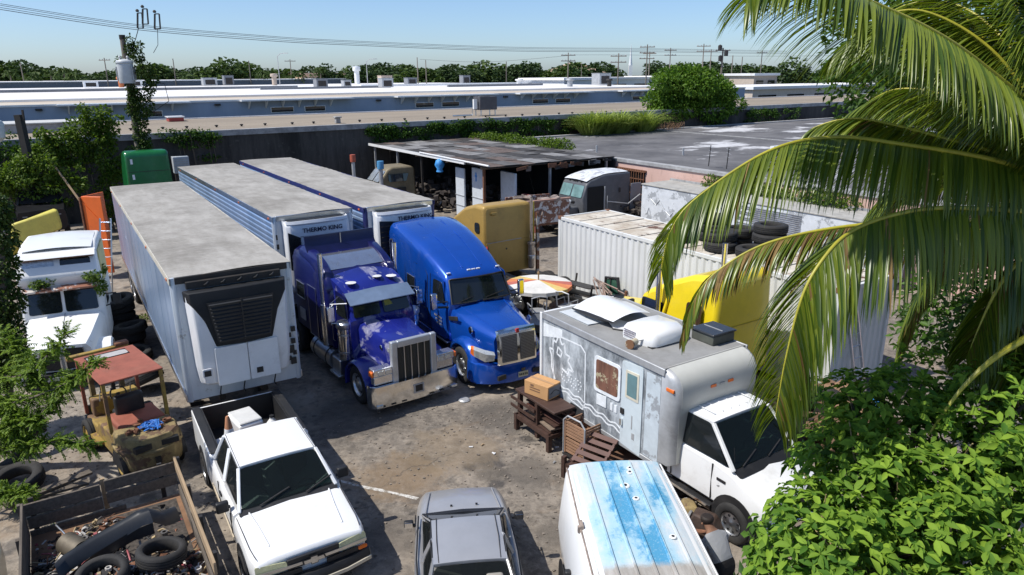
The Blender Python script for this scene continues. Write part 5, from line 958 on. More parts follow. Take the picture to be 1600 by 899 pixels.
for s in (-1, 1):
    part('hood_crease', M().tube([(-.12, s * .42, 1.70), (-.4, s * .48, 1.762), (-1.2, s * .58, 1.842), (-2.05, s * .7, 1.968)], .015, 6), aero, kw, 80)
    fs = []
    for i in range(13):
        a = R(-20) + i * R(205) / 12; rx, rz = .82, .74; x, z = -1.22 + rx * math.cos(a), .52 + rz * math.sin(a); x2, z2 = -1.22 + (rx - .16) * math.cos(a), .52 + (rz - .14) * math.sin(a)
        k = .12 * max(0, math.sin(a))
        fs.append([(x2, s * .6, z2), (x * .97, s * .66, z + .12), (x * .98, s * .9, z + .08), (x, s * 1.08, z), (x2 * .995, s * 1.14, (z + z2) / 2 - .02), (x2, s * 1.12, z2)])
    part('fender', M().loft(fs), aero, kw, 60)
    wheel(kw, -1.22, s * .98, .52, .52, .28, 'truck', chrome, 0)
    part('headlight', M().loft([[(-.02, s * .7, .98), (.04, s * .7, 1.16), (-.06, s * .68, 1.22)], [(-.12, s * .92, .96), (-.06, s * .93, 1.2), (-.2, s * .9, 1.28)], [(-.42, s * 1.1, 1.06), (-.38, s * 1.12, 1.26), (-.5, s * 1.06, 1.32)]]), lens, kw, 50)
    part('turn_lamp', M().loft([[(-.42, s * 1.1, 1.06), (-.38, s * 1.12, 1.26), (-.5, s * 1.06, 1.32)], [(-.56, s * 1.13, 1.1), (-.54, s * 1.14, 1.26), (-.6, s * 1.1, 1.3)]]), amber, kw, 50)
    hs = part('hood_lamp', M().lathe([(.1, 0), (.11, .03), (.04, .05)], 16, (-.95, s * .93, 1.6), 'Y'), chrome, kw)
    part('side_vent', M().box((-1.75, s * 1.045, 1.72), (.5, .03, .12), ry=-.25, rz=-s * .08), dark, kw, bev=.01)
    part('door', M().pane([(-2.12, s * 1.08, .95), (-3.15, s * 1.12, .95), (-3.15, s * 1.05, 2.75), (-2.4, s * .98, 2.68)] if s > 0 else [(-3.15, s * 1.12, .95), (-2.12, s * 1.08, .95), (-2.4, s * .98, 2.68), (-3.15, s * 1.05, 2.75)], .02, .012, .08), aero, kw, None)
    part('door_window', M().pane([(-2.2, s * 1.075, 2.0), (-3.0, s * 1.105, 2.0), (-3.0, s * 1.06, 2.62), (-2.5, s * 1.0, 2.6)] if s > 0 else [(-3.0, s * 1.105, 2.0), (-2.2, s * 1.075, 2.0), (-2.5, s * 1.0, 2.6), (-3.0, s * 1.06, 2.62)], .02, .016, .08), darkglass, kw, None)
    part('sleeper_window', M().pane([(-4.3, s * 1.14, 1.75), (-4.85, s * 1.14, 1.75), (-4.85, s * 1.12, 2.3), (-4.3, s * 1.12, 2.3)] if s > 0 else [(-4.85, s * 1.14, 1.75), (-4.3, s * 1.14, 1.75), (-4.3, s * 1.12, 2.3), (-4.85, s * 1.12, 2.3)], 0, .016, .08), darkglass, kw, None)
    part('window_rim', M().tube([(-4.28, s * 1.15, 1.73), (-4.87, s * 1.15, 1.73), (-4.87, s * 1.13, 2.32), (-4.28, s * 1.13, 2.32), (-4.28, s * 1.15, 1.73)], .012, 5), alu, kw)
    part('upper_window', M().pane([(-3.95, s * 1.06, 2.78), (-4.75, s * 1.09, 2.78), (-4.75, s * 1.07, 3.1)] if s > 0 else [(-4.75, s * 1.09, 2.78), (-3.95, s * 1.06, 2.78), (-4.75, s * 1.07, 3.1)], 0, .03, .05), darkglass, kw, None)
    part('side_fairing', M().bb(-5.9, -3.2, s * 1.04, s * 1.12, .35, .95), aero, kw, bev=.03); part('step', M().bb(-3.1, -2.15, s * .92, s * 1.16, .52, .6).bb(-3.1, -2.15, s * .86, s * 1.1, .84, .9), alu, kw, bev=.01)
    mr = part('mirror', M().box((-2.2, s * 1.42, 2.15), (.12, .2, .48)), chrome, kw, bev=.04, seg=3); part('mirror_arm', M().tube([(-2.1, s * 1.02, 1.95), (-2.2, s * 1.4, 1.98)], .03, 6).tube([(-2.15, s * 1.02, 2.1), (-2.2, s * 1.4, 2.1)], .02, 6), black, mr)
    part('sleeper_extender', M().bb(-6.45, -6.2, s * 1.02, s * 1.1, .9, 3.3), aero, kw, bev=.02)
stackpipe(kw, -5.95, -1.17, 1.0, 3.2, .09, None, False)
def ks(x, top, hr, belt=1.1, r=.22): return (x, [(0, .9), (1.0, .9), (belt, 1.0), (belt + .01, 1.9), (hr + .06, top - r * 1.6), (hr, top - r * .7), (hr - .1, top - r * .25), (hr - .32, top - .03), (0, top + .03)])
shell('cab_and_sleeper', [(-2.03, [(0, .9), (.95, .9), (1.05, 1.0), (1.06, 1.7), (1.04, 1.86), (1.0, 1.94), (.9, 2.0), (.7, 2.03), (0, 2.05)]), (-2.36, [(0, .9), (.98, .9), (1.08, 1.0), (1.09, 1.85), (.97, 2.4), (.92, 2.6), (.86, 2.66), (.6, 2.7), (0, 2.73)]), ks(-2.55, 2.86, .93), ks(-3.1, 3.1, .98), ks(-3.9, 3.38, 1.03), ks(-4.8, 3.6, 1.07), ks(-5.7, 3.72, 1.09), ks(-6.2, 3.72, 1.09)], aero, kw, 42)
for s in (-1, 1):
    for pts_ in ([(-3.18, s * 1.118, .95), (-3.18, s * 1.118, 1.9), (-3.2, s * 1.06, 2.7)], [(-3.35, s * 1.12, .95), (-3.35, s * 1.12, 1.9), (-3.4, s * 1.07, 2.6), (-3.9, s * 1.055, 3.05)], [(-5.05, s * 1.122, .95), (-5.05, s * 1.122, 2.0), (-5.05, s * 1.11, 3.0)], [(-3.4, s * 1.118, 1.55), (-6.1, s * 1.118, 1.55)]): part('panel_gap', M().tube(pts_, .008, 5), black, kw)
    part('door_handle', M().box((-3.0, s * 1.13, 1.7), (.14, .03, .05)), black, kw)
part('windscreen', M().loft([[(-2.02 + .08 * (1 - (y / .95) ** 2), y * 1.0, 2.06) for y in np.linspace(-.95, .95, 9)], [(-2.33 + .1 * (1 - (y / .86) ** 2), y * .9, 2.66) for y in np.linspace(-.95, .95, 9)]], False), darkglass, kw, 60)
part('windscreen_seal', M().tube([(-2.0 + .08, 0, 2.05)] * 1 + [(-2.0 + .08 * (1 - (y / .95) ** 2), y, 2.045) for y in np.linspace(.2, .95, 4)] + [(-2.33, .87, 2.66)] + [(-2.31 + .1 * (1 - (y / .95) ** 2), y * .9, 2.685) for y in np.linspace(.9, -.9, 7)] + [(-2.33, -.87, 2.66)] + [(-2.0 + .08 * (1 - (y / .95) ** 2), y, 2.045) for y in np.linspace(-.95, -.2, 4)], .025, 6), black, kw)
for y in (-.8, -.15, 0, .15, .8): part('roof_lamp', M().box((-2.5, y, 2.835 - .03 * y * y), (.06, .12, .04)), mat('clear_lamp', (.7, .72, .75), .2), kw, bev=.01)
part('roof_crease', M().tube([(-2.6, .3, 2.905), (-3.9, .36, 3.412), (-5.6, .4, 3.735)], .01, 5).tube([(-2.6, -.3, 2.905), (-3.9, -.36, 3.412), (-5.6, -.4, 3.735)], .01, 5), aero, kw, 80)
for y0, y1 in ((-.7, -.1), (.1, .75)): part('wiper', M().bar((-1.96, y0, 2.1), (-2.03, y1, 2.2), .02), black, kw)
gf = part('grille_frame', M().loft([[(x, -.6, z), (x + .07, -.56, z), (x + .1, 0, z), (x + .07, .56, z), (x, .6, z), (x - .1, 0, z)] for x, z in ((-.02, .84), (0, .9), (-.04, 1.5), (-.1, 1.72), (-.14, 1.76))]), chrome, kw, 40)
for s in (-1, 1):
    g = part('grille_mesh', M().slab([(.1, s * .05, .92), (.075, s * .5, .92), (.03, s * .5, 1.64), (.05, s * .05, 1.66)] if s > 0 else [(.075, s * .5, .92), (.1, s * .05, .92), (.05, s * .05, 1.66), (.03, s * .5, 1.64)], .02), mat('mesh_grey', (.14, .14, .15), .45, .6, var=.4, scale=60), gf, None)
    for i in range(17): part('grille_slat', M().bar((.117 - .048 * i / 16, s * .06, .95 + i * .042), (.095 - .048 * i / 16, s * .48, .95 + i * .042), .012), mat('slat_grey', (.3, .3, .31), .4, .7), g, None)
part('badge', M().box((.0, 0, 1.72), (.05, .09, .12)), mat('badge_red', (.4, .03, .03), .4), gf, bev=.01)
part('bumper', M().loft([[(x, y, .28), (x + .1, y, .32), (x + .12, y, .6), (x + .05, y, .84), (x - .1, y, .86), (x - .15, y, .3)] for x, y in ((-.66, -1.13), (-.36, -1.08), (-.14, -.8), (.0, -.3), (.0, .3), (-.14, .8), (-.36, 1.08), (-.66, 1.13))]), aero, kw, 45)
part('bumper_slot', M().box((.115, -.55, .52), (.06, .26, .12), rz=.2).box((.115, .55, .52), (.06, .26, .12), rz=-.2), black, kw); pl_ = part('number_plate', M().box((.14, .1, .5), (.015, .3, .15)), mat('plate_cream', (.5, .5, .38), .6), kw)
for i in range(5): part('plate_mark', M().box((.15, -.01 + i * .055, .5), (.006, .03, .06)), dark, pl_, None)
part('plate_light', M().box((.14, .1, .64), (.02, .12, .08)), darkglass, kw)
part('chassis', M().bb(-7.9, -.4, -.5, -.4, .55, .8).bb(-7.9, -.4, .4, .5, .55, .8), dark, kw); part('engine', M().bb(-2.0, -.4, -.5, .5, .5, .95), dark, kw)
for x in (-6.4, -7.5): axle(kw, x, 1.05, .52, .28, True)
for j in range(3):
    for i in range(6 - j): part('faded_letter', M().box((-2.4 - i * .09, -1.125, 1.55 - j * .1), (.05, .006, .05)), galv, kw, None)

# ---------------------------------------------------------------- other tractors and wrecks
AWAY = R(123.0); TOLEFT = R(213.0)
def cabprism(name, poly, hwf, m, par, bev=.06, ny=6):
    """side profile (x, z) swept across the width; half width given by hwf(z)"""
    secs = []
    for k in range(ny + 1):
        f = -1 + 2 * k / ny; secs.append([(x, f * hwf(z), z) for x, z in poly])
    return part(name, M().loft(secs), m, par, 35, bev, 3)
def quad_y(x0, x1, z0, z1, y, s, top=0.0, lean=0.0):
    q = [(x0, y, z0), (x1, y, z0), (x1, y - s * top, z1), (x0 - lean, y - s * top, z1)]
    return q if s < 0 else q[::-1]
# white tractor with roof windows, vines over its brow
t = NT('worn_white_paint'); n = t.noise(1.6, 7, .74); c = t.mix(t.ramp(n, .62, .7), (.76, .76, .74), (.52, .48, .44)); c = t.mix(t.math('MULTIPLY', t.ramp(t.noise(6, 6, .75), .64, .72), .55), c, (.3, .2, .15)); t.setc('Base Color', c); t.setc('Roughness', .5); wornw = t.m
yel_pale = mat('faded_yellow', (.6, .52, .2), .5, var=.15, dirt=.3)
wt = thing('white_tractor', 'white semi truck with two roof windows and vines on its brow behind the forklift', 'semi truck', lot(-.5, 21.7), R(-64), sc=(1.06, 1.06, .94))
shell('hood', [(-.05, [(0, .6), (.55, .6), (.66, .7), (.66, 1.2), (.55, 1.34), (0, 1.38)]), (-.5, [(0, .6), (.6, .6), (.76, .7), (.78, 1.3), (.66, 1.46), (0, 1.52)]), (-1.85, [(0, .6), (.8, .6), (.92, .7), (.94, 1.5), (.84, 1.7), (0, 1.76)])], wornw, wt, 40)
part('hood_seam', M().tube([(-.06, 0, 1.385), (-.5, 0, 1.525), (-1.85, 0, 1.765)], .012, 5), galv, wt)
for s in (-1, 1):
    g = part('grille', M().pane([(-.02, s * .06, .64), (-.02, s * .52, .72), (-.03, s * .46, 1.26), (-.02, s * .06, 1.3)] if s > 0 else [(-.02, s * .52, .72), (-.02, s * .06, .64), (-.02, s * .06, 1.3), (-.03, s * .46, 1.26)], 0, .03, .05), black, wt, None)
    part('grille_rim', M().tube([(.015, s * .05, .63), (.015, s * .54, .71), (.005, s * .48, 1.28), (.015, s * .05, 1.32), (.015, s * .05, .63)], .022, 6), alu, wt)
    fs = [[(-.75 + .62 * math.cos(a), s * .6, .5 + .62 * math.sin(a)), (-.75 + .7 * math.cos(a), s * .66, .5 + .72 * math.sin(a)), (-.75 + .7 * math.cos(a), s * 1.08, .5 + .66 * math.sin(a)), (-.75 + .62 * math.cos(a), s * 1.12, .5 + .58 * math.sin(a))] for a in [R(-15) + i * R(190) / 9 for i in range(10)]]
    part('fender', M().loft(fs), wornw, wt, 50); wheel(wt, -.8, s * .95, .5, .5, .27)
    part('windscreen', M().pane([(-1.86, .03 if s > 0 else -.84, 1.78), (-1.86, .84 if s > 0 else -.03, 1.78), (-2.06, .8 if s > 0 else -.03, 2.48), (-2.06, .03 if s > 0 else -.8, 2.48)], .01, .03, .08), darkglass, wt, None)
    part('roof_window', M().pane([(-2.0, .06 if s > 0 else -.82, 3.02), (-2.0, .82 if s > 0 else -.06, 3.02), (-2.18, .8 if s > 0 else -.06, 3.42), (-2.18, .06 if s > 0 else -.8, 3.42)], .01, .035, .08), darkglass if s > 0 else mat('foil', (.5, .52, .53), .3, .7, var=.4, scale=4, stretch=(1, 3, 8)), wt, None)
    mr = part('mirror', M().box((-1.95, s * 1.3, 2.0), (.08, .2, .36)), black, wt, bev=.02); part('mirror_arm', M().tube([(-1.95, s * .98, 2.2), (-1.95, s * 1.3, 2.2)], .02, 5).tube([(-1.95, s * .98, 1.8), (-1.95, s * 1.3, 1.9)], .02, 5), black, mr)
    part('door', M().pane(quad_y(-3.0, -2.0, .8, 2.5, s * 1.005, s), .03, .012, .05), wornw, wt, None); part('door_window', M().pane(quad_y(-2.9, -2.15, 1.75, 2.4, s * 1.015, s), .02, .012, .05), darkglass, wt, None)
cabprism('cab_and_sleeper', [(-1.84, .7), (-1.84, 1.74), (-2.06, 2.52), (-1.98, 2.62), (-1.9, 2.96), (-2.2, 3.48), (-2.35, 3.58), (-3.2, 3.72), (-4.6, 3.72), (-4.75, 3.5), (-4.75, .7)], lambda z: 1.0 if z < 2.4 else 1.0 - .05 * (z - 2.4), wornw, wt, .07)
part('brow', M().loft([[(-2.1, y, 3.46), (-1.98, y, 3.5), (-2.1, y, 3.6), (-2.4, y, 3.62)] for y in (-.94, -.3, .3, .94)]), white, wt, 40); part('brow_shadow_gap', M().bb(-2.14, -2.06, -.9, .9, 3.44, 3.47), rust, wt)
part('roof_sheet', M().grid(lambda a, b: (-2.4 - 2.2 * a, -.85 + 1.7 * b, 3.66 + .08 * math.sin(math.pi * a * .8) + .06 * math.sin(math.pi * b)), 8, 8), white, wt, 60)
part('sleeper_side_panel', M().pane(quad_y(-4.5, -2.6, 2.3, 3.5, .955, 1, .0), .03, .03, .1), yel_pale, wt, None)
part('visor', M().loft([[(-1.78, y, 2.5), (-1.76, y, 2.56), (-2.05, y, 2.66), (-2.08, y, 2.58)] for y in (-.9, 0, .9)]), mat('rusty_white', (.55, .5, .46), .6, wear=.5, wearcol=(.25, .1, .06)), wt, None)
part('bumper', M().loft([[(x, y, .3), (x + .1, y, .34), (x + .1, y, .58), (x, y, .62)] for x, y in ((-.3, -1.05), (-.05, -.85), (0, 0), (-.05, .85), (-.3, 1.05))]), black, wt, 40); part('licence_holder', M().box((.12, -.15, .45), (.02, .5, .1)), galv, wt)
vb = [(-1.95 - .1 * k, -.5 + .16 * k, 2.75 + .02 * (k % 3), .22, .18, .12) for k in range(10)] + [(-1.85, .95, 2.5, .15, .15, .3), (-1.9, .8, 2.85, .25, .2, .15)]
o = link('vine', foliage('vine', [(x, y, z, a, b, c_) for x, y, z, a, b, c_ in vb], 2200, .1, .06, leaf_vine, .2), None, None, lot(-.5, 21.7), R(-64)); o.scale = (1.06, 1.06, .94); tag(o, 'green vine trailing over the white truck windscreen brow', 'vine')
# yellow aero tractor facing away
yel = mat('yellow_paint', (.82, .62, .015), .3, var=.06, dirt=.2, dirtcol=(.5, .4, .1), coat=.5)
yt = thing('yellow_tractor', 'bright yellow sleeper semi truck between the box truck and white container', 'semi truck', lot(13.75, 15.7), AWAY)
cabprism('cab_and_sleeper', [(-2.3, .9), (-2.2, 1.95), (-2.5, 2.65), (-2.75, 2.85), (-3.4, 3.2), (-4.1, 3.5), (-4.75, 3.62), (-5.0, 3.5), (-5.0, .9)], lambda z: 1.12 if z < 2.2 else 1.12 - .12 * (z - 2.2), yel, yt, .2)
part('cab_crease', M().tube([(-3.3, 1.1, 1.2), (-3.35, 1.1, 2.3), (-3.5, 1.02, 3.0), (-3.65, .8, 3.28)], .05, 8), yel, yt, 80)
shell('hood', [(-.1, [(0, .9), (.6, .9), (.75, 1.0), (.75, 1.5), (.6, 1.65), (0, 1.7)]), (-1.2, [(0, .9), (.8, .9), (.95, 1.0), (.95, 1.6), (.8, 1.78), (0, 1.85)]), (-2.3, [(0, .9), (.9, .9), (1.05, 1.0), (1.05, 1.75), (.9, 1.92), (0, 1.98)])], yel, yt, 40)
part('windscreen', M().pane([(-2.2, -.95, 2.0), (-2.2, .95, 2.0), (-2.48, .88, 2.62), (-2.48, -.88, 2.62)], 0, .03, .08), darkglass, yt, None)
for s in (-1, 1):
    part('sleeper_window', M().pane(quad_y(-4.62, -4.12, 2.3, 2.86, s * 1.135, s, .06), 0, .02, .09), mat('brown_glass', (.05, .03, .02), .15), yt, None); part('door_window', M().pane(quad_y(-3.2, -2.55, 2.0, 2.6, s * 1.12, s, .05, .15), 0, .02, .08), darkglass, yt, None)
    stackpipe(yt, -3.25, s * 1.2, 1.1, 3.85, .07, None, False); wheel(yt, -1.3, s * .98, .51, .51, .27)
    mr = part('mirror', M().box((-2.35, s * 1.3, 2.3), (.1, .2, .4)), black, yt, bev=.03); part('mirror_arm', M().bar((-2.35, s * 1.05, 2.1), (-2.35, s * 1.3, 2.2), .03), black, mr)
    part('step_bracket', M().bar((-3.25, s * 1.12, 1.6), (-3.25, s * 1.3, 1.6), .05).bar((-2.6, s * 1.12, 1.5), (-2.6, s * 1.35, 1.5), .04), rust, yt)
part('rear_seam', M().bb(-5.02, -5.0, -1.0, 1.0, 2.3, 2.32), mat('yellow_dark', (.5, .36, .02), .5), yt); part('chassis', M().bb(-7.4, -.5, -.45, -.35, .6, .85).bb(-7.4, -.5, .35, .45, .6, .85), dark, yt)
for x in (-5.9, -6.9): axle(yt, x, 1.0, .51, .27, True)
# tan sleeper tractor facing away
tanp = mat('tan_paint', (.4, .26, .07), .45, .1, var=.08, dirt=.3, dirtcol=(.2, .14, .06)); tn = thing('tan_tractor', 'tan sleeper semi truck seen from its flat back wall beside the bright blue truck', 'semi truck', lot(14.45, 28.0), AWAY)
cabprism('cab_and_sleeper', [(-2.6, .8), (-2.5, 1.9), (-2.8, 2.6), (-3.2, 2.85), (-4.0, 3.3), (-4.8, 3.52), (-5.5, 3.52), (-5.5, .8)], lambda z: 1.08, tanp, tn, .14); part('hood', M().bb(-2.6, -.3, -.8, .8, .9, 1.75), tanp, tn, bev=.12, seg=3)
part('back_panel', M().pane([(-5.51, 1.0, .85), (-5.51, -1.0, .85), (-5.51, -1.0, 2.1), (-5.51, 1.0, 2.1)], 0, .015, .03), tanp, tn, None); part('back_panel', M().pane([(-5.51, 1.0, 2.13), (-5.51, -1.0, 2.13), (-5.51, -1.0, 3.42), (-5.51, 1.0, 3.42)], 0, .015, .1), tanp, tn, None); part('panel_trim', M().tube([(-5.53, .95, 2.1), (-5.53, -.6, 2.13)], .014, 5), galv, tn)
part('vent', M().loft([[(-5.53, .55, 3.15), (-5.53, .8, 3.15), (-5.53, .8, 3.28), (-5.53, .55, 3.28)], [(-5.6, .6, 3.2), (-5.6, .75, 3.2), (-5.6, .8, 3.28), (-5.6, .55, 3.28)]]), tanp, tn); part('port', M().lathe([(.04, -5.54), (.03, -5.53)], 10, (0, .1, 1.8), 'X'), black, tn)
part('sleeper_window', M().pane(quad_y(-5.2, -4.85, 2.45, 2.85, 1.09, 1), 0, .02, .12), darkglass, tn, None); part('sleeper_window', M().pane(quad_y(-5.2, -4.85, 2.45, 2.85, -1.09, -1), 0, .02, .12), darkglass, tn, None)
ex = stackpipe(tn, -5.7, -.95, 1.9, 3.7, .06, mat('rusty_steel', (.45, .38, .32), .45, .7, var=.25, scale=8, dirt=.4, dirtcol=(.2, .1, .06)), False); part('muffler', M().lathe([(.09, .9), (.13, .95), (.13, 1.85), (.16, 1.88), (.16, 1.95), (.06, 1.97)], 16, (-5.7, -.95, 0)), mat('rusty_steel', (.45, .38, .32)), ex); part('muffler_band', M().lathe([(.135, 1.3), (.15, 1.32), (.15, 1.42), (.135, 1.44)], 16, (-5.7, -.95, 0)), alu, ex)
part('side_strip', M().bb(-5.55, -5.45, -1.2, -1.08, .9, 3.5), mat('yellow_strip', (.5, .36, .04), .5), tn); part('corner_post', M().bb(-5.7, -5.6, -1.34, -1.22, .5, 3.1), mat('peeling_steel', (.5, .48, .46), .5, .3, wear=.5, wearcol=(.2, .09, .05)), tn)
for k in range(3): part('air_line', M().tube([(-5.55, .95 + .02 * k, 2.0), (-5.8, 1.0 + .05 * k, 1.6 + .1 * k), (-5.62, 1.05, 1.25), (-5.9, .9, 1.0)], .018, 6), (black, dark, redl)[k], tn)
part('chassis', M().bb(-8.2, -.5, -.45, -.35, .6, .85).bb(-8.2, -.5, .35, .45, .6, .85), dark, tn)
for x in (-6.8, -7.8): axle(tn, x, 1.0, .51, .27, True)
for s in (-1, 1): wheel(tn, -1.5, s * .95, .51, .51, .27)
# grey cab facing the trailers
greyp2 = mat('dark_grey_paint', (.1, .105, .115), .45, .2, var=.15, dirt=.35, dirtcol=(.2, .19, .18)); gt = thing('grey_tractor', 'grey semi cab with pale roof and teal windscreen in front of the pink building', 'semi truck', lot(22.6, 30.0), TOLEFT)
cabprism('cab_and_sleeper', [(-.75, .9), (-.65, 1.9), (-.95, 2.68), (-1.2, 2.85), (-2.2, 3.1), (-4.0, 3.1), (-4.0, .9)], lambda z: 1.08 if z < 2.6 else 1.02, greyp2, gt, .08)
part('roof_skin', M().grid(lambda a, b: (-.98 - 2.9 * a, -.95 + 1.9 * b, 2.8 + .33 * min(1, a * 2.2) ** .7 + .05 * math.sin(math.pi * b) + .015), 12, 10), mat('chalky_roof', (.6, .62, .64), .6, var=.15, scale=1.2, wear=.3, wearcol=(.35, .36, .38)), gt, 60)
for y in (-.5, -.15, 0, .15, .5): part('roof_lamp', M().box((-.98, y, 2.78), (.05, .09, .05)), black, gt)
for s in (-1, 1): part('windscreen', M().pane([(-.66, .03 if s > 0 else -.95, 1.95), (-.66, .95 if s > 0 else -.03, 1.95), (-.92, .92 if s > 0 else -.03, 2.6), (-.92, .03 if s > 0 else -.92, 2.6)], .02, .03, .06), mat('teal_windscreen', (.16, .27, .27), .12, var=.3, scale=2, dirt=.3, dirtcol=(.3, .36, .35)), gt, None)
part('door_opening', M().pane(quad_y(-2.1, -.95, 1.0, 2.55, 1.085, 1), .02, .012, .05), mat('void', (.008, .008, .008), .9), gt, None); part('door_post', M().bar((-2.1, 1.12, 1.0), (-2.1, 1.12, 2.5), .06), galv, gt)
part('open_door', M().bb(-4.7, -3.95, 1.1, 1.15, .95, 2.5), mat('door_grey', (.2, .21, .23), .5), gt, bev=.02); part('grab_rail', M().tube([(-2.2, 1.15, 1.3), (-2.2, 1.25, 1.35), (-2.2, 1.25, 2.0)], .02, 6).tube([(-2.2, 1.25, 1.7), (-3.6, 1.35, 1.45), (-4.4, 1.4, 1.9)], .03, 6), galv, gt)
part('side_badge', M().box((-3.2, 1.09, 2.2), (.1, .02, .25)), dark, gt); part('hood_remains', M().bb(-.7, .6, -.7, .7, .9, 1.5), greyp2, gt, bev=.1, seg=3); part('engine_mess', M().box((.3, .5, 1.3), (.8, .6, .6), rz=.3).tube([(-.2, .9, 1.8), (.3, 1.0, 1.9), (.6, .9, 1.2)], .08, 8), dark, gt)
part('air_horn', M().lathe([(.12, 0), (.16, .12), (.1, .2)], 12, (.2, .95, 1.8)), white, gt); part('chassis', M().bb(-6, .8, -.45, .45, .55, .85), dark, gt)
for s in (-1, 1): wheel(gt, .0, s * .95, .5, .5, .27); wheel(gt, -5.2, s * .95, .5, .5, .27)
# old tan cab by the shed
ot = thing('old_tan_cab', 'dull tan old semi cab with sloped windscreen under the shed edge', 'semi truck', lot(15.6, 41.5), TOLEFT); dull = mat('dull_tan', (.2, .165, .1), .55, .15, var=.15, dirt=.4, dirtcol=(.1, .08, .05))
cabprism('cab', [(-1.2, .9), (-1.1, 1.9), (-1.75, 2.7), (-2.1, 2.86), (-3.4, 2.86), (-3.6, 2.7), (-3.6, .9)], lambda z: 1.0 if z < 1.9 else 1.0 - .16 * (z - 1.9), dull, ot, .12)
for s in (-1, 1): part('windscreen', M().pane([(-1.12, .04 if s > 0 else -.9, 1.98), (-1.12, .9 if s > 0 else -.04, 1.98), (-1.7, .8 if s > 0 else -.04, 2.64), (-1.7, .04 if s > 0 else -.8, 2.64)], .02, .03, .06), mat('pale_glass', (.3, .33, .35), .15, .3, var=.3), ot, None); part('door_window', M().pane(quad_y(-2.95, -1.75, 1.95, 2.45, s * 1.0, s, .06, .2), .02, .04, .06), darkglass, ot, None); part('door_opening', M().pane(quad_y(-2.9, -2.3, 1.0, 1.6, s * 1.01, s), 0, .02, .05), black, ot, None); wheel(ot, -.3, s * .95, .5, .5, .27)
part('hood', M().loft([[(.5, -.6, .9), (.5, .6, .9), (.5, .55, 1.4), (.5, -.55, 1.4)], [(-1.2, -.9, .9), (-1.2, .9, .9), (-1.15, .85, 1.95), (-1.15, -.85, 1.95)]]), dull, ot, bev=.1, seg=3); part('chassis', M().bb(-6, .5, -.4, .4, .55, .85), dark, ot); wheel(ot, -5.0, .95, .5, .5, .27); wheel(ot, -5.0, -.95, .5, .5, .27)
sk = stackpipe(ot, -1.2, 1.2, 1.0, 2.95, .13, galv, False); part('stack_cover', M().lathe([(.2, 2.85), (.21, 3.0), (.2, 3.32), (.02, 3.34)], 14, (-1.2, 1.2, 0)), mat('blue_cap', (.08, .28, .5), .5), sk); sk = stackpipe(ot, -.4, -1.2, 1.0, 3.2, .11, galv, False); part('stack_cover', M().lathe([(.17, 3.1), (.18, 3.3), (.17, 3.55), (.02, 3.57)], 14, (-.4, -1.2, 0)), mat('red_cap', (.4, .09, .05), .6), sk)
# green sleeper behind the nearest trailer
gr_ = thing('green_sleeper_cab', 'dark green truck sleeper rising behind the nearest trailer', 'semi truck', lot(4.45, 44.3, .3), R(33 + 90)); greenp = mat('green_paint', (.008, .13, .035), .3, var=.12, dirt=.2, dirtcol=(.1, .2, .12), coat=.4)
cabprism('cab_and_sleeper', [(-.4, .9), (-.2, 2.0), (-.5, 3.2), (-.9, 4.0), (-1.3, 4.24), (-2.2, 4.28), (-2.4, 4.1), (-2.4, .9)], lambda z: 1.14 if z < 3.4 else 1.14 - .12 * (z - 3.4), greenp, gr_, .16); part('back_seam', M().bb(-2.42, -2.4, -1.0, 1.0, 3.2, 3.22), dark, gr_)
for z in (3.75, 2.95): part('label_plate', M().box((-2.41, .75, z), (.02, .11, .26)), linew, gr_)
for s in (-1, 1): wheel(gr_, -.1, s * .95, .5, .5, .27); wheel(gr_, -2.0, s * .95, .5, .5, .27)
part('chassis', M().bb(-2.3, .4, -.4, .4, -.29, .9), dark, gr_)
# black pickup shell and yellow box on the left
blackp = mat('black_paint', (.012, .012, .014), .35, var=.2, dirt=.3, dirtcol=(.06, .06, .06)); bp = thing('black_pickup', 'matt black wrecked pickup among the bushes behind the white truck', 'pickup truck', lot(-.6, 41.3, .6), NOSE)
shell('body', [(0, [(0, .4), (.8, .4), (1.0, .6), (1.02, 1.2), (.95, 1.42), (0, 1.46)]), (-1.0, [(0, .4), (.9, .4), (1.05, .6), (1.08, 1.3), (1.0, 1.52), (0, 1.58)]), (-1.6, [(0, .4), (.9, .4), (1.05, .6), (1.08, 1.35), (1.0, 1.58), (0, 1.3)]), (-3.6, [(0, .4), (.9, .4), (1.05, .6), (1.08, 1.35), (1.0, 1.6), (0, 1.3)])], blackp, bp, 40)
part('roof', M().loft([[(-2.1, -.82, 2.1), (-2.1, .82, 2.1), (-3.2, .8, 2.14), (-3.2, -.8, 2.14)], [(-2.1, -.78, 2.16), (-2.1, .78, 2.16), (-3.2, .76, 2.2), (-3.2, -.76, 2.2)]]), blackp, bp, bev=.03)
for s in (-1, 1): part('pillar', M().bar((-1.6, s * .95, 1.56), (-2.12, s * .78, 2.12), .09), blackp, bp); part('pillar', M().bar((-3.5, s * .95, 1.58), (-3.2, s * .78, 2.14), .09), blackp, bp); wheel(bp, -.8, s * .95, .4, .4, .26, 'car'); wheel(bp, -3.4, s * .95, .4, .4, .26, 'car'); part('side_emblem', M().box((.0, s * .7, 1.2), (.03, .2, .04)), galv, bp)
part('windscreen', M().pane([(-1.62, -.85, 1.6), (-1.62, .85, 1.6), (-2.1, .74, 2.08), (-2.1, -.74, 2.08)], 0, .01, .05), mat('void', (.008, .008, .008)), bp, None)
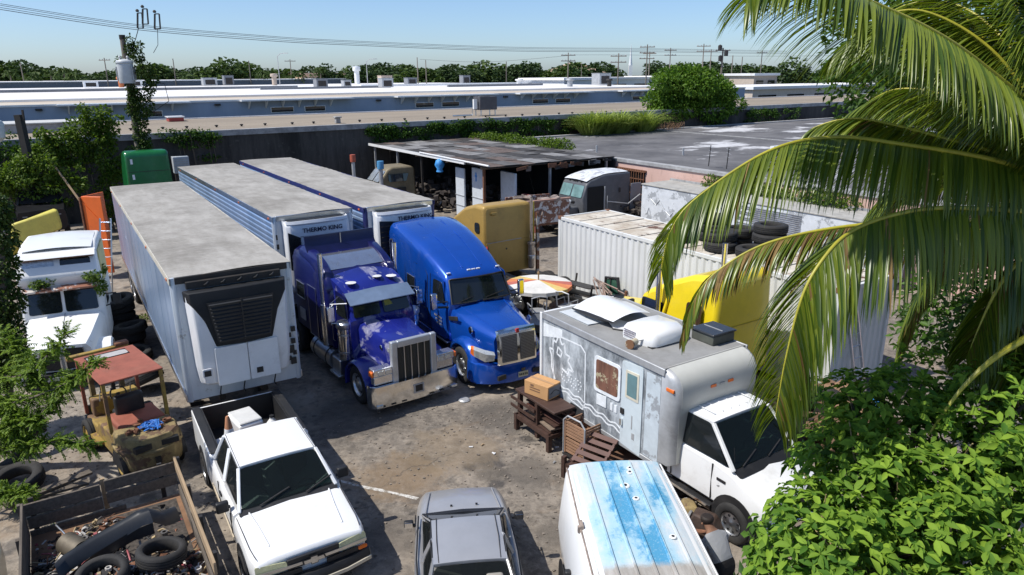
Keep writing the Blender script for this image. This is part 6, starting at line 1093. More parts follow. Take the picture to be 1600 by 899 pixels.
yb = thing('yellow_hood', 'pale yellow truck hood propped up between the white and black trucks', 'truck part', lot(-.9, 38.2, .75), NOSE + .12); part('panel', M().loft([[(-.3, -1.0, .9), (-.3, 1.0, 1.5), (.55, 1.0, .9), (.55, -1.0, .2)], [(-.5, -.95, 1.15), (-.5, .95, 1.75), (.3, .95, 1.8), (.3, -.95, 1.35)]]), mat('lemon_paint', (.62, .55, .1), .5, var=.12, dirt=.3), yb, bev=.1, seg=3); part('side', M().bb(-.2, .5, -1.05, -.4, 0, .5), mat('lemon_dark', (.45, .35, .03), .5), yb, bev=.04)
part('stand', M().bb(-.5, .4, -.9, .9, -.74, .0), dark, yb)

# ---------------------------------------------------------------- forklift
rustred = mat('faded_red', (.27, .08, .05), .75, var=.2, scale=3, dirt=.35, dirtcol=(.2, .1, .07), bump=.1); fkyel = mat('forklift_yellow', (.3, .2, .04), .7, var=.25, scale=3, dirt=.55, dirtcol=(.14, .1, .06), wear=.35, wearcol=(.16, .09, .05)); grimy = mat('grimy_yellow', (.24, .18, .08), .8, var=.35, scale=5, dirt=.6, dirtcol=(.09, .07, .05), wear=.35, wearcol=(.12, .07, .04))
fk = thing('forklift', 'old yellow forklift with faded red canopy and rounded counterweight', 'forklift', (-7.5, 13.36, 0), R(-45.5))
part('canopy', M().bb(-2.95, -.95, -.63, .63, 2.08, 2.12), rustred, fk, bev=.015); part('canopy_window', M().pane([(-2.75, -.45, 2.122), (-2.75, .4, 2.122), (-2.45, .4, 2.122), (-2.45, -.45, 2.122)][::-1], 0, .006, .1), mat('skylight_pane', (.42, .4, .38), .4), fk, None); part('window_seal', M().tube([(-2.77, -.45, 2.125), (-2.77, .4, 2.125), (-2.43, .4, 2.125), (-2.43, -.45, 2.125), (-2.77, -.45, 2.125)], .014, 5), black, fk)
for x, zb in ((-2.9, .75), (-1.0, .95)):
    for y in (-.58, .58): part('canopy_post', M().bar((x, y, zb), (x, y, 2.08), .07), fkyel if x > -2 else rustred, fk)
part('chassis', M().prism([(-2.9, .35), (-.9, .35), (-.9, .95), (-1.9, .9), (-2.1, .72), (-2.9, .72)], 'XZ', -.6, .6), fkyel, fk, bev=.04)
part('engine_cover', M().bb(-1.75, -.85, -.45, .5, .9, 1.08), rustred, fk, bev=.05); part('side_step', M().bb(-2.4, -1.7, -.72, -.6, .42, .5), fkyel, fk)
def cwsec(z, r, f): return [(-.9, -.62 * f, z), (-.55, -.64 * f, z), (-.2, -.55 * f, z), (.02 * r, -.32 * f, z), (.1 * r, 0, z), (.02 * r, .32 * f, z), (-.2, .55 * f, z), (-.55, .64 * f, z), (-.9, .62 * f, z)]
cw = part('counterweight', M().loft([cwsec(.3, .2, .92), cwsec(.42, .8, .98), cwsec(.74, 1.0, 1.0), cwsec(.76, .7, .96), cwsec(.98, .5, .95), cwsec(1.04, .2, .88)]), grimy, fk, 45, bev=.03); part('counterweight_ledge', M().loft([cwsec(.7, 1.5, 1.05), cwsec(.78, 1.5, 1.05)]), grimy, fk, 50, bev=.02)
for y in (-.3, .25): part('cooling_slot', M().box((.02, y, .87), (.12, .34, .12), rz=-y * .6), black, fk)
part('tow_pin_slot', M().box((.1, -.05, .55), (.06, .1, .14)), black, fk); part('rear_lower_slot', M().box((.02, -.1, .36), (.1, .3, .08)), black, fk)
part('seat', M().bb(-2.0, -1.6, -.28, .28, .95, 1.08).bb(-1.68, -1.5, -.3, .3, 1.02, 1.5), black, fk, bev=.06, seg=3); part('steering_column', M().bar((-2.7, 0, .8), (-2.35, 0, 1.25), .06), dark, fk); part('steering_wheel', M().tube([(-2.35 - .06 * math.sin(a), .17 * math.cos(a), 1.25 + .15 * math.sin(a)) for a in [i * math.pi / 8 for i in range(17)]], .016, 6), black, fk); part('dash_cowl', M().bb(-2.9, -2.6, -.5, .5, .72, 1.15), fkyel, fk, bev=.04)
for y in (-.35, -.12, .3): part('lever', M().tube([(-2.55, y, 1.1), (-2.4, y, 1.4)], .014, 5), galv, fk)
for s in (-1, 1):
    wheel(fk, -2.6, s * .62, .36, .36, .26, 'car', fkyel); wheel(fk, -.62, s * .52, .3, .3, .22, 'car', fkyel); part('rear_arch', M().prism([(-.62 + .36 * math.cos(a), .3 + .38 * math.sin(a)) for a in [i * math.pi / 8 for i in range(9)]], 'XZ', s * .56, s * .655), black, fk)
    part('mast_rail', M().bb(-3.3, -3.15, s * .32 - .05, s * .32 + .05, .15, 2.0), grimy, fk); part('fork_tine', M().bb(-4.3, -3.35, s * .3 - .06, s * .3 + .06, .06, .12).bb(-3.4, -3.34, s * .3 - .06, s * .3 + .06, .06, .6), dark, fk); part('lift_cylinder', M().tube([(-3.2, s * .12, .3), (-3.2, s * .12, 2.0)], .05, 8), dark, fk)
part('mast_crossbar', M().bb(-3.3, -3.16, -.72, .6, 1.98, 2.1), fkyel, fk, bev=.02); part('carriage', M().bb(-3.38, -3.32, -.5, .5, .3, .75), dark, fk); part('gas_bottle_rust', M().box((-3.2, .45, 2.14), (.2, .3, .1)), rust, fk, bev=.03)
o = thing('blue_rope_heap', 'bright blue strap heap on the forklift counterweight', 'strap', place(fk, -.5, .05, 1.06)); mb = M()
for i in range(26): a = random.uniform(0, 6.28); r1 = random.uniform(.05, .3); mb.tube([(r1 * math.cos(a), r1 * math.sin(a), .02), (r1 * .6 * math.cos(a + 1), r1 * .6 * math.sin(a + 1), random.uniform(.05, .11)), (r1 * math.cos(a + 2), r1 * math.sin(a + 2), .02)], .018, 5)
part('strap', mb, mat('blue_strap', (.03, .16, .5), .6, var=.3), o)['kind'] = 'stuff'
mb = M()
for i in range(14): mb.box((random.uniform(-.35, .3), random.uniform(-.4, .4), .03), (random.uniform(.05, .18), random.uniform(.03, .1), .05), rz=random.uniform(0, 3))
part('scraps', mb, rust, o)['kind'] = 'stuff'

# ---------------------------------------------------------------- tyres lying about
tm = tyre_mesh(.5, .27, .3); tmc = tyre_mesh(.33, .22, .21)
def tyre(label, pos, rot, me=tm, grp='loose tyres', sc=1.0):
    o = link('tyre', me, rubber, None); o.location = pos; o.rotation_euler = rot; o.scale = (sc,) * 3; return tag(o, label, 'tyre', grp)
flat_ = R(90)
for k in range(6): x, y, z = lot(1.22 + .03 * (k % 3) - .02 * k, 25.6 - .07 * k, .15 + .235 * k); tyre(['bottom', 'second', 'third', 'fourth', 'fifth', 'top'][k] + ' tyre of the leaning stack between white truck and trailer', (x, y, z), (flat_ + .12 + .04 * (k % 2), .1 * (k % 3 - 1), k), grp='leaning tyre stack')
for k in range(3): x, y, z = lot(1.2 + .08 * k, 24.35 - .03 * k, .15 + .26 * k); tyre(['bottom', 'middle', 'top'][k] + ' tyre of the low stack in front of the leaning stack', (x, y, z), (flat_ - .06 * k, .06, k), grp='low tyre stack')
x, y, z = lot(1.3, 23.2, .16); tyre('single flat tyre in front of the low tyre stack', (x, y, z), (flat_ + .08, 0, .5))
x, y, z = lot(1.28, 20.45, .38); o = tyre('big tyre with rim leaning behind the forklift canopy', (x, y, z), (R(62), 0, LOT + .6)); rr = link('rim', M().lathe([(.3, .1), (.28, .08), (.27, -.05), (.25, -.06), (.25, .06)], 24, axis='Y').mesh('rim', 40), galv, o)
x, y, z = lot(-1.5, 18.4, .5); tyre('large tyre in the shade left of the forklift', (x, y, z), (R(70), 0, LOT)); x, y, z = lot(-1.6, 16.6, .2); tyre('large flat tyre at the left edge under the branches', (x, y, z), (flat_ + .2, 0, 0)); x, y, z = lot(-1.9, 17.4, .5); tyre('tyre standing in the shade at the left edge', (x, y, z), (R(15), 0, LOT + .3))

# ---------------------------------------------------------------- scrap trailer with wooden sides
st_ = thing('scrap_trailer', 'wooden sided trailer heaped with scrap metal and two tyres', 'trailer', lot(-.1, 10.0), NOSE)
plank_m = mat('grey_plank', (.115, .095, .075), .9, var=.35, scale=2.5, stretch=(1, 6, 6), dirt=.3, dirtcol=(.05, .045, .04), bump=.3); plank_l = mat('pale_plank', (.33, .235, .14), .85, var=.25, scale=3, stretch=(.6, 8, 8), bump=.2)
part('floor', M().bb(-3.55, 0, -1.2, 1.2, .5, .56), mat('rust_floor', (.2, .11, .06), .85, var=.35, scale=2, dirt=.4, dirtcol=(.07, .05, .04)), st_); part('frame', M().bb(-3.6, .02, -1.18, -1.08, .4, .5).bb(-3.6, .02, 1.08, 1.18, .4, .5).bb(-.1, .04, -1.2, 1.2, .4, .62), dark, st_)
part('front_board', M().bb(-.03, .02, .2, 1.22, .62, .95), mat('black_board', (.02, .02, .022), .6), st_, bev=.01)
for (y0, y1, z0, z1, x) in ((-1.22, -.05, .95, 1.18, -3.6), (.02, 1.2, 1.0, 1.22, -3.62), (-1.2, -.05, .7, .92, -3.58), (.02, 1.2, .76, .97, -3.6), (-1.2, .3, .52, .66, -3.57)): part('plank', M().bb(x, x + .045, y0, y1, z0, z1), plank_m, st_, bev=.006)
part('plank', M().bb(-3.66, .05, 1.2, 1.245, 1.08, 1.3), plank_l, st_, bev=.008); part('plank', M().bb(-3.6, 0, 1.2, 1.24, .58, .78), plank_m, st_, bev=.006)
for z0 in (.6, .84, 1.06): part('plank', M().bb(-3.5, 0, -1.24, -1.2, z0, z0 + .2), plank_m, st_, bev=.006)
for x in (-3.55, -2.4, -1.3, -.2):
    part('stake', M().bb(x - .04, x + .04, 1.25, 1.3, .45, 1.32), dark, st_); part('stake', M().bb(x - .04, x + .04, -1.3, -1.25, .45, 1.22), plank_m, st_)
for y in (-1.1, 0, .95): part('stake', M().bb(-3.68, -3.63, y - .04, y + .04, .45, 1.24), plank_l if y == 0 else dark, st_)
for s in (-1, 1): wheel(st_, -1.9, s * .95, .33, .33, .2, 'car', galv)
part('drawbar', M().bar((.0, .0, .45), (1.2, 0, .45), .1), dark, st_)
scr = [mat('scrap_dark', (.03, .028, .027), .7, .3, var=.4), mat('scrap_grey', (.2, .19, .18), .5, .5, var=.4), rust, mat('scrap_pale', (.5, .48, .45), .6, var=.3), mat('scrap_coloured', (.3, .07, .08), .6, var=.6), mat('scrap_tan', (.38, .29, .16), .7, var=.3)]
def heap(x, y): return .56 + .3 * max(0, 1 - ((x + .9) / 1.7) ** 2) * max(0, 1 - ((y + .25) / 1.25) ** 2) + .06 * math.sin(3 * x + 5 * y)
for k, m_ in enumerate(scr):
    mb = M(); nn = (330, 190, 120, 110, 60, 90)[k]
    for i in range(nn):
        while True:
            x, y = random.uniform(-3.3, -.1), random.uniform(-1.15, 1.15)
            if not (x < -1.5 and y > .1) or random.random() < .12: break
        z = heap(x, y) + random.uniform(-.02, .05); a = random.uniform(0, 6.28); kind = random.random()
        if kind < .4: mb.box((x, y, z), (random.uniform(.04, .16), random.uniform(.02, .09), random.uniform(.015, .06)), rz=a, rx=random.uniform(-.6, .6), ry=random.uniform(-.6, .6))
        elif kind < .75: L_ = random.uniform(.08, .3); mb.tube([(x, y, z), (x + L_ * .5 * math.cos(a), y + L_ * .5 * math.sin(a), z + random.uniform(0, .08)), (x + L_ * math.cos(a), y + L_ * math.sin(a), z + random.uniform(-.03, .05))], random.uniform(.006, .02), 5)
        else: r_ = random.uniform(.02, .07); mb.lathe([(r_, 0), (r_, .03 + r_ * .5), (r_ * .6, .03 + r_ * .5), (r_ * .6, 0)], 9, (x, y, z), random.choice('XYZ'), True)
    o = part('scrap_metal', mb, m_, None, None, loc=st_.location, rz=NOSE); tag(o, ['heap of dark small metal scrap in the wooden trailer', 'grey metal bits in the wooden trailer', 'rusty bits in the wooden trailer', 'pale plastic bits in the wooden trailer', 'reddish bits in the wooden trailer', 'tan bits in the wooden trailer'][k], 'scrap', 'scrap heap in the wooden trailer', 'stuff')
mb = M().grid(lambda a, b: (-3.4 + 3.35 * a, -1.18 + 2.3 * b, heap(-3.4 + 3.35 * a, -1.18 + 2.3 * b) - .035 if not (a < .55 and b > .55) else .565), 24, 18)
o = part('scrap_bed', mb, mat('scrap_soil', (.06, .05, .042), .95, var=.6, scale=14, bump=.8, bscale=25), None, 60, loc=st_.location, rz=NOSE); tag(o, 'dirty layer of fines under the scrap heap', 'scrap', None, 'stuff')
wt_ = tyre_mesh(.38, .23, .26)
x, y, z = place(st_, -1.05, -.22, .97); o = tyre('left of two car tyres lying on the scrap heap', (x, y, z), (flat_ + .12, 0, .4), wt_, 'tyres on the scrap heap'); x, y, z = place(st_, -1.2, .62, .93); o = tyre('right of two car tyres lying on the scrap heap, next to the pale board', (x, y, z), (flat_ - .1, .1, .2), wt_, 'tyres on the scrap heap')
bc = thing('bumper_cover', 'long black car bumper cover lying across the scrap heap', 'car part', place(st_, -1.85, .0, .9), R(33 + 12))
part('cover', M().loft([[(x, y - .1, z), (x, y, z + .16), (x, y + .1, z + .19), (x, y + .14, z + .17), (x, y + .02, z + .12), (x, y - .06, z)] for x, y, z in ((-.85, -.2, 0), (-.7, -.05, 0), (-.3, .05, .05), (.2, .08, .12), (.45, .05, .2), (.6, -.02, .22), (.8, .0, .05), (1.05, .05, .0))]), mat('satin_black', (.02, .022, .025), .35, var=.2, dirt=.2), bc, 50); part('skirt', M().loft([[(-.82, -.3, -.1), (-.82, -.32, .02)], [(-.3, -.1, -.06), (-.3, -.08, .08)], [(.3, -.02, -.02), (.3, 0, .16)], [(.6, -.1, 0), (.6, -.08, .2)]], False), black, bc, 50)
cs = thing('coil_spring', 'black coil spring on the scrap heap', 'spring', place(st_, -1.35, -.85, .85), .6); part('coil', M().tube([(.11 * math.cos(i * .5), -.22 + i * .006, .11 * math.sin(i * .5) + .05) for i in range(76)], .016, 6), black, cs); part('seat_pad', M().lathe([(.12, -.24), (.12, -.22)], 12, (0, 0, .05), 'Y'), dark, cs)
dr_ = thing('metal_drum', 'short open steel drum lying behind the bumper cover', 'drum', place(st_, -2.35, -.55, .82), R(-30)); part('shell', M().lathe([(.17, -.24), (.18, -.23), (.17, -.05), (.18, -.04), (.17, .22), (.16, .22), (.16, -.2)], 20, axis='X'), mat('old_drum', (.14, .12, .09), .6, .5, var=.3, dirt=.4), dr_); part('bottom', M().lathe([(.16, -.21), (.001, -.2)], 20, axis='X'), dark, dr_)
for i, (x, y, z, L_, a, m_, lb) in enumerate(((-2.9, -.7, .84, .6, .3, alu, 'pale pipe lying by the far planks of the scrap trailer'), (-1.2, .35, .72, .5, .1, alu, 'short bright pipe between the two tyres and bumper cover'), (-.45, -.75, .82, .5, 1.0, white, 'white stick on the near scrap heap'), (-1.75, .75, .62, .5, 1.7, plank_l, 'pale handle lying on the rusty trailer floor'), (-2.0, .55, .62, .7, .2, dark, 'bent dark rod on the rusty trailer floor'))):
    o = tag(part('pipe', M().tube([(-L_ / 2, 0, 0), (0, .02 * (i == 4), .01), (L_ / 2, 0, 0)], .018, 8), m_, None, 40, loc=place(st_, x, y, z), rz=NOSE + a), lb, 'pipe')
gv = thing('work_glove', 'black work glove on the rusty trailer floor', 'glove', place(st_, -2.6, .85, .575), .5); part('palm', M().box((0, 0, .02), (.12, .1, .035)), black, gv, bev=.015)
for k in range(4): part('finger', M().tube([(.05, -.035 + k * .024, .02), (.14 - .01 * abs(k - 1.5), -.045 + k * .03, .02)], .012, 6), black, gv)
part('thumb', M().tube([(0, .04, .02), (.05, .1, .02)], .012, 6), black, gv)
o = thing('side_mirror_part', 'cracked grey car mirror housing at the near edge of the heap', 'car part', place(st_, -.3, .8, .8), .8); part('housing', M().lathe([(.02, -.1), (.1, -.08), (.14, .05), (.12, .1), (.1, .1)], 14, axis='X'), galv, o)
o = tag(part('hood_panel', M().loft([[(-.6, -.3, .0), (.6, -.3, 0), (.6, .3, .05), (-.6, .3, .05)], [(-.55, -.28, .04), (.55, -.28, .04), (.55, .28, .09), (-.55, .28, .09)]]), mat('navy_panel', (.02, .025, .04), .4), None, bev=.02, loc=place(st_, -.18, -.35, .82), rz=R(33)), 'dark panel lying at the near edge of the scrap trailer', 'car part')
# car nose at the left frame edge beside the scrap trailer
ce = thing('parked_car', 'grey green car at the left frame edge beside the scrap trailer', 'car', lot(-2.5, 9.2), NOSE); shell('body', [(-.1, [(0, .3), (.6, .3), (.75, .4), (.75, .7), (0, .78)]), (-1.2, [(0, .25), (.75, .25), (.85, .4), (.84, .86), (0, .92)]), (-3.6, [(0, .25), (.75, .25), (.85, .4), (.84, .9), (0, .95)]), (-4.2, [(0, .3), (.7, .3), (.8, .4), (.78, .85), (0, .9)])], mat('grey_green', (.12, .15, .14), .35, .3, coat=.4), ce, 40)
greenhouse(ce, [(-1.2, .74, .9), (-1.2, -.74, .9), (-3.6, .72, .94), (-3.6, -.72, .94)], [(-1.9, .56, 1.36), (-1.9, -.56, 1.36), (-2.9, .55, 1.37), (-2.9, -.55, 1.37)], mat('grey_green', (.12, .15, .14)), ((.25, .55), (.6, .85)), .06, .05, darkglass)
for s in (-1, 1): wheel(ce, -.8, s * .74, .3, .3, .2, 'car'); wheel(ce, -3.4, s * .74, .3, .3, .2, 'car'); mirror(ce, -1.5, s * .82, .98, s, .1, .12, black, .1)

# ---------------------------------------------------------------- pink building
t = NT('pink_stucco'); c = t.mix(t.ramp(t.noise(.6, 6, .7, t.coords((1, 1, .35))), .3, .7), (.52, .33, .27), (.62, .43, .37)); c = t.mix(t.math('MULTIPLY', t.ramp(t.noise(2.2, 6, .75, t.coords((1, 1, .25))), .58, .72), .55), c, (.2, .15, .13)); t.setc('Base Color', c); t.setc('Roughness', .9); pink = t.m
t = NT('tar_roof'); c = t.mix(t.ramp(t.noise(.3, 6, .7), .35, .65), (.07, .068, .07), (.16, .155, .155)); c = t.mix(t.math('MULTIPLY', t.ramp(t.noise(.13, 6, .65, t.coords((.8, 1.2, 1))), .57, .63), .85), c, (.6, .6, .61)); t.setc('Base Color', c); t.setc('Roughness', .9); tar = t.m
pb = thing('pink_building', 'low pink stucco building with dark tar roof and barred window', 'building', (0, 0, 0), LOT)
part('wall', M().bb(28.2, 95, -6, 47.6, 0, 3.3), pink, pb, None); part('roof', M().bb(28.6, 94.5, -5.5, 47.5, 3.302, 3.36), tar, pb, None); part('parapet', M().bb(28.12, 28.6, -6, 47.6, 3.3, 3.46), concrete, pb, None); part('parapet', M().bb(28.6, 95, 47.1, 47.62, 3.3, 3.44), concrete, pb, None)
part('roof_seam', M().bb(46, 46.25, -5, 47, 3.365, 3.4), concrete, pb); part('low_wall', M().bb(40, 70, 30, 30.3, 3.37, 3.6), white, pb)
wn_ = part('window', M().bb(28.16, 28.19, 29.5, 31.9, 1.2, 2.9), darkglass, pb, None)
for i in range(13): part('window_bar', M().bb(28.06, 28.1, 29.5 + i * .2, 29.54 + i * .2, 1.15, 2.98), rust, wn_, None)
for i in range(5): part('window_bar', M().bb(28.05, 28.09, 29.45, 31.95, 1.2 + i * .42, 1.24 + i * .42), rust, wn_, None)
part('window_frame', M().bb(28.1, 28.18, 29.4, 32.0, 2.9, 3.0), rust, wn_, None)
for k in range(5): part('roof_pipe', M().lathe([(.06, 3.36), (.06, 3.8)], 8, (30 + k * 3.1, 36 - k * 4.6, 0)), galv, pb)
# roof clutter beside the parapet
for i, (u, v) in enumerate(((29.6, 26.2), (29.5, 24.9))):
    o = thing('antenna', ('thin antenna on the pink building edge', 'second thin antenna on the pink building edge')[i], 'antenna', lot(u, v, 3.46)); part('mast', M().tube([(0, 0, 0), (.05, 0, 1.1)], .025, 6), dark, o)
    for k in range(3): part('element', M().tube([(.05, -.4 + .1 * k, 1.0 - k * .2), (.05, .4 - .1 * k, 1.0 - k * .2)], .012, 5), galv, o)

# ---------------------------------------------------------------- open shed
sh = thing('open_shed', 'open shed with patched rusty black roof sheets beside the pink building', 'shed', (0, 0, 0), LOT)
sheetm = [mat('roof_sheet_grey', (.11, .105, .1), .8, var=.35, scale=2, dirt=.6, dirtcol=(.03, .028, .025)), mat('roof_sheet_black', (.035, .032, .03), .85, var=.4, scale=3, dirt=.5, dirtcol=(.1, .09, .08)), mat('roof_sheet_rust', (.12, .09, .075), .85, var=.4, scale=3, dirt=.6, dirtcol=(.05, .035, .03)), mat('roof_sheet_pale', (.22, .215, .21), .8, var=.25, scale=2, dirt=.5, dirtcol=(.07, .06, .05))]
sr = part('roof', M().bb(19.45, 28.05, 32.0, 48.3, 3.5, 3.56), sheetm[1], sh, None)
for i in range(9):
    for j in range(9):
        u0 = 19.4 + i * .96; v0 = 31.9 + j * 1.82; z = 3.585 + random.uniform(0, .025) + .02 * ((i + j) % 2); w = 1.02 + random.uniform(-.03, .05); d = 1.9
        part('roof_sheet', M().box((u0 + w / 2, v0 + d / 2, z), (w, d, .014), rz=random.uniform(-.02, .02), rx=random.uniform(-.008, .008), ry=random.uniform(-.014, .014)), random.choices(sheetm, (4, 4, 3, 3))[0], sr, None)
part('fascia', M().bb(19.3, 19.4, 34.5, 48.3, 3.5, 3.66), white, sh, None); part('fascia', M().tube([(19.34, 31.9, 3.66), (19.3, 36, 3.68), (19.3, 40, 3.7)], .05, 6), white, sh)
for (u, v) in ((19.6, 47.8), (19.6, 44), (19.6, 40.4), (23.5, 32.2), (19.8, 33.2), (27.6, 32.2)): part('post', M().bar((u, v, 0), (u, v, 3.5), .12), (rust, dark, galv)[int(v) % 3], sh)
for v in (33, 37, 41, 45): part('beam', M().bb(19.5, 28, v - .06, v + .06, 3.34, 3.5), wood, sh, None)
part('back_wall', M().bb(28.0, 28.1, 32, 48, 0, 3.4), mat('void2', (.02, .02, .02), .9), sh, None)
for i in range(14): part('hanging_scrap', M().box((random.uniform(21, 27.5), 31.86, 3.5 - random.uniform(.05, .2)), (random.uniform(.3, .9), .05, random.uniform(.1, .3)), ry=random.uniform(-.2, .2)), random.choice(sheetm + [rust]), sh, None)
# things stored in the shed
palew = mat('pale_enamel', (.55, .59, .63), .5, var=.08, dirt=.3, dirtcol=(.3, .28, .25))
for i, (v, u, w, h, lb) in enumerate(((36.2, 20.0, 1.0, 3.1, 'tall white panel under the shed edge, left of two'), (34.7, 20.3, 1.2, 3.2, 'tall white panel under the shed edge with blue tape'), (32.9, 21.2, 1.5, 3.1, 'shaded white panel right of the taped panel'))):
    o = thing('insulated_panel', lb, 'panel', lot(u, v), LOT); part('sheet', M().bb(-.06, .06, -w / 2, w / 2, .02, h), palew, o, bev=.03)
    for z in (.9, 1.5): part('rail', M().bb(-.09, -.06, -w / 2, w / 2, z, z + .04), galv, o)
    if i == 1: part('tape', M().box((-.07, .1, 2.7), (.02, .1, .5)).box((-.08, .1, 2.75), (.02, .22, .08)), mat('blue_tape', (.05, .25, .6), .6), o)
o = thing('blue_tarpaulin', 'crumpled bright blue tarpaulin hanging at the shed roof edge', 'tarpaulin', lot(19.3, 37.4, 3.55), LOT); part('cloth', M().lathe([(.05, .0), (.22, -.1), (.3, -.35), (.16, -.6), (.22, -.75), (.02, -.8)], 9), mat('blue_tarp', (.04, .25, .6), .6, var=.3), o, 60)
o = thing('red_panel', 'dull red board standing before the shed', 'panel', lot(21.6, 31.4), LOT); part('board', M().bb(-.05, .05, -.7, .7, .0, 2.0), mat('dull_red', (.2, .06, .045), .7, var=.2), o, bev=.02); part('batten', M().bb(-.09, -.05, -.7, .7, 1.0, 1.1), wood, o)
o = thing('rusty_truck_bed', 'flaking white and rust steel body in front of the grey cab', 'truck part', lot(20.2, 28.9), LOT - .1); flak = mat('flaking_white', (.62, .6, .57), .6, wear=.55, wearcol=(.22, .1, .06), wscale=3, var=.1)
part('side', M().bb(-1.2, 1.4, -1.0, -.94, 1.2, 2.3), flak, o, bev=.02); part('side', M().bb(-1.2, 1.4, .94, 1.0, 1.2, 2.3), flak, o, bev=.02); part('floor', M().bb(-1.2, 1.4, -1, 1, 1.1, 1.2), rust, o); part('top_rail', M().bb(-1.25, 1.45, -1.05, -.9, 2.3, 2.38), mat('rust_pink', (.4, .24, .18), .7), o)
for k in range(4): part('rung', M().bb(-1.3, -1.2, -.95 + k * .05, -.6 + k * .05, 1.3 + k * .25, 1.36 + k * .25), galv, o)
mb = M()
for i in range(40): mb.box((random.uniform(-1, 1.2), random.uniform(-.9, .9), random.uniform(1.3, 2.4)), (random.uniform(.1, .6), random.uniform(.1, .4), random.uniform(.05, .3)), rz=random.uniform(0, 3), rx=random.uniform(-.5, .5))
part('scrap_load', mb, mat('mixed_scrap', (.25, .2, .17), .7, .2, var=.7, scale=3), o, None)['kind'] = 'stuff'
# dark clutter in the shed mouth
mb = M()
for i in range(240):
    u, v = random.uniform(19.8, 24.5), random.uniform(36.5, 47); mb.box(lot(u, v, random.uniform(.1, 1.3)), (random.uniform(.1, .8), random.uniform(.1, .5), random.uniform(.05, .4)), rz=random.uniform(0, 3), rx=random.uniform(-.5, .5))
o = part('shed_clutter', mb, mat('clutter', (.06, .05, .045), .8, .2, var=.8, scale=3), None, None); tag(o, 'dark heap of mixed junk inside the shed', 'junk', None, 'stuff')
mb = M()
for i in range(170): u, v = random.uniform(26.2, 27.9), random.uniform(28.0, 31.8); mb.box(lot(u, v, random.uniform(.2, 1.5)), (random.uniform(.2, .9), random.uniform(.1, .3), random.uniform(.04, .2)), rz=random.uniform(0, 3), rx=random.uniform(-.3, .3))
o = part('timber_heap', mb, mat('burnt_timber', (.055, .045, .038), .85, var=.7, scale=4), None, None); tag(o, 'dark heap of broken boards under the barred window', 'junk', None, 'stuff')

# ---------------------------------------------------------------- containers
t = NT('container_white'); c = t.mix(t.ramp(t.noise(1.2, 6, .7, t.coords((1, 1, .3))), .3, .7), (.58, .59, .58), (.68, .69, .68)); c = t.mix(t.math('MULTIPLY', t.ramp(t.noise(1.8, 7, .75, t.coords((1.6, 1.6, .25))), .6, .74), .55), c, (.36, .33, .29)); t.setc('Base Color', c); t.setc('Roughness', .6); contw = t.m
t = NT('container_roof'); c = t.mix(t.ramp(t.noise(.9, 6, .7), .4, .6), (.62, .58, .5), (.42, .36, .28)); c = t.mix(t.ramp(t.noise(.75, 7, .72, t.coords((1.4, .7, 1))), .57, .62), c, (.12, .06, .04)); c = t.mix(t.math('MULTIPLY', t.ramp(t.noise(5, 6, .7), .55, .68), .5), c, (.25, .14, .09)); t.setc('Base Color', c); t.setc('Roughness', .85); contr = t.m
def corrugated(L, pitch, dep, fn):
    """trapezoid wave along L; fn(s, d) gives bottom and top points"""
    s = 0; P = []
    while s < L: P += [(s, 0), (s + pitch * .3, 0), (s + pitch * .5, dep), (s + pitch * .8, dep)]; s += pitch
    P.append((L, 0)); P = [(min(a, L), b) for a, b in P]; lo = [fn(a, b, 0) for a, b in P]; hi = [fn(a, b, 1) for a, b in P]; return M().loft([lo, hi], False)
def container(label, u0, v0, Wd, L, z0, H_, m, rm, doors=False):
    o = thing('shipping_container', label, 'container', lot(u0, v0, z0), LOT)   # local: +x across, -y towards the camera
    part('side_panel', corrugated(L - .2, .28, .04, lambda s, d, k: (.01 + d, -.1 - s, .14 + k * (H_ - .26))), m, o, None); part('side_panel', corrugated(L - .2, .28, .04, lambda s, d, k: (Wd - .01 - d, -.1 - s, .14 + k * (H_ - .26))), m, o, None)
    part('end_panel', corrugated(Wd - .2, .25, .04, lambda s, d, k: (.1 + s, -.01 - d, .14 + k * (H_ - .26))), m, o, None); part('end_panel', corrugated(Wd - .2, .25, .04, lambda s, d, k: (.1 + s, -L + .01 + d, .14 + k * (H_ - .26))), m, o, None)
    n = int((L - .2) / .5)
    for i in range(n): part('roof_panel', M().bb(.06, Wd - .06, -.12 - i * (L - .24) / n, -.12 - (i + .9) * (L - .24) / n, H_ - .06, H_ - .015 + .012 * (i % 2)), rm, o, bev=.01, seg=1)
    for x in (.04, Wd - .04):
        part('top_rail', M().bb(x - .04, x + .04, -L + .1, -.1, H_ - .12, H_), m, o, bev=.01); part('bottom_rail', M().bb(x - .04, x + .04, -L + .1, -.1, 0, .15), m, o)
    for y in (-.05, -L + .05): part('end_rail', M().bb(.1, Wd - .1, y - .05, y + .05, H_ - .12, H_ + .002), m, o, bev=.01)
    for x in (.06, Wd - .06):
        for y in (-.06, -L + .06):
            part('corner_post', M().bb(x - .07, x + .07, y - .07, y + .07, .0, H_), m, o, bev=.015); part('corner_casting', M().bb(x - .085, x + .085, y - .085, y + .085, H_ - .1, H_ + .02), rust, o, bev=.01)
    part('floor', M().bb(.1, Wd - .1, -L + .1, -.1, .05, .14), dark, o)
    for y in (-1, -L / 2, -L + 1): part('support_block', M().bb(.1, Wd - .1, y - .2, y + .2, -z0 + .004, 0), wood, o)
    return o
container('long white corrugated container with rusty roof behind the yellow truck', 15.9, 21.2, 2.44, 11.6, .2, 2.89, contw, contr)
ct = thing('storage_box', 'chalky white truck box standing against the pink building', 'container', lot(26.0, 27.4, .12), LOT); chalk = mat('chalky_white', (.6, .63, .66), .65, var=.1, wear=.32, wearcol=(.34, .36, .38), wscale=1.5)
